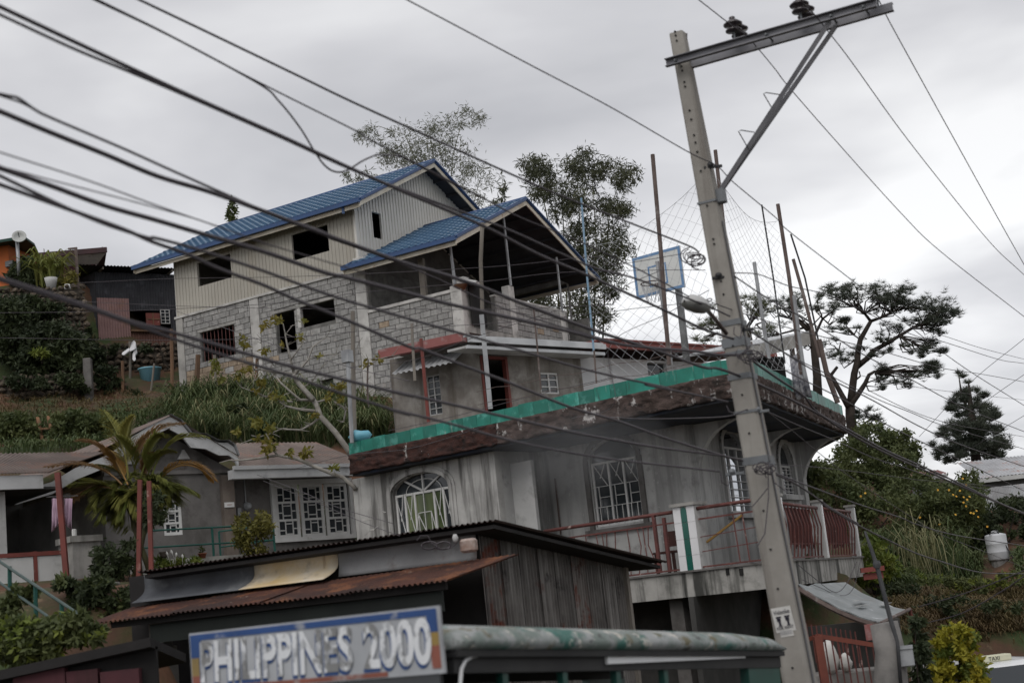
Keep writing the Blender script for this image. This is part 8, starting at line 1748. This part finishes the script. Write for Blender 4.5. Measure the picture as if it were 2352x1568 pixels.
for i,pts in enumerate((MP(Y3,(1750,1330),(2050,1015),(2351,770)),MP(Y3,(1760,1400),(2150,1115),(2351,975)),MP(Y3,(2000,1430),(2220,1290),(2351,1210)),MP(Zo,(870,1095),(1100,1030),(1300,960),(1525,870)),MP(Zo,(900,1200),(1150,1130),(1400,990),(1525,905)))):
    wire(pts,38 if i<3 else 23,30 if i<3 else 20,.006 if i<3 else .009,('steepest thin wire rising to the right edge','middle thin wire rising to the right edge','lowest thin wire rising to the right edge','upper black cable over the red earth bank','lower black cable over the red earth bank')[i],ext=(0,200),group='wires rising to the right')
wire(MP(Zg,(-30,395),(250,410),(600,405),(920,390),(1090,340)),24,14.8,.007,'slack wire under the eave tied to the utility pole',xa=1400,xb=1720,group=LW)
wire(MP(Zn,(1500,590),(1620,690),(1800,820),(1900,760),(1990,570)),25.2,26.5,.006,'loose wire loop hanging below the balcony slab',group='wires under the balcony')
wire(MP(Zn,(1540,720),(1700,790),(1850,850),(1960,790),(2030,500)),25.2,26.5,.005,'lower loose wire loop hanging before the sheet awning',group='wires under the balcony')

# ------------------------------------------------------------------ kitchen smoke drifting before the corner building
def smoke():
    bm=bmesh.new(); bmesh.ops.create_icosphere(bm,subdivisions=3,radius=1); c=P(1330,1030,23.0); rr=random.Random(4)
    for v in bm.verts:
        f=1+.18*math.sin(v.co.x*3+1)+.15*math.sin(v.co.z*4+v.co.x*2); v.co=Vector((v.co.x*2.1*f,v.co.y*.8*f,v.co.z*.95*f-.28*v.co.x))
    me=bpy.data.meshes.new('smoke'); bm.to_mesh(me); bm.free()
    m=bpy.data.materials.new('smoke'); m.use_nodes=True; nt=m.node_tree; N=nt.nodes; L=nt.links; N.remove(N['Principled BSDF']); o_=N['Material Output']
    pv=N.new('ShaderNodeVolumePrincipled'); pv.inputs['Color'].default_value=(.75,.76,.78,1); L.new(pv.outputs[0],o_.inputs['Volume'])
    tc=N.new('ShaderNodeTexCoord'); mp=N.new('ShaderNodeMapping'); mp.inputs['Scale'].default_value=(1/2.1,1/.8,1/.95); L.new(tc.outputs['Object'],mp.inputs[0])
    ln=N.new('ShaderNodeVectorMath'); ln.operation='LENGTH'; L.new(mp.outputs[0],ln.inputs[0])
    mr=N.new('ShaderNodeMapRange'); mr.interpolation_type='SMOOTHSTEP'; mr.inputs['From Min'].default_value=1.0; mr.inputs['From Max'].default_value=.15; mr.inputs['To Min'].default_value=0; mr.inputs['To Max'].default_value=.30; L.new(ln.outputs['Value'],mr.inputs['Value'])
    nz=N.new('ShaderNodeTexNoise'); nz.inputs['Scale'].default_value=1.1; nz.inputs['Detail'].default_value=3; L.new(tc.outputs['Object'],nz.inputs['Vector'])
    mu=N.new('ShaderNodeMath'); mu.operation='MULTIPLY'; L.new(mr.outputs[0],mu.inputs[0]); L.new(nz.outputs[0],mu.inputs[1]); L.new(mu.outputs[0],pv.inputs['Density'])
    me.materials.append(m); o=bpy.data.objects.new('smoke',me); C.objects.link(o); o.location=c
    setp(o,'thin grey smoke drifting before the corner building wall','smoke',None,'stuff')
smoke()
S.cycles.volume_step_rate=2.0; S.cycles.volume_max_steps=64
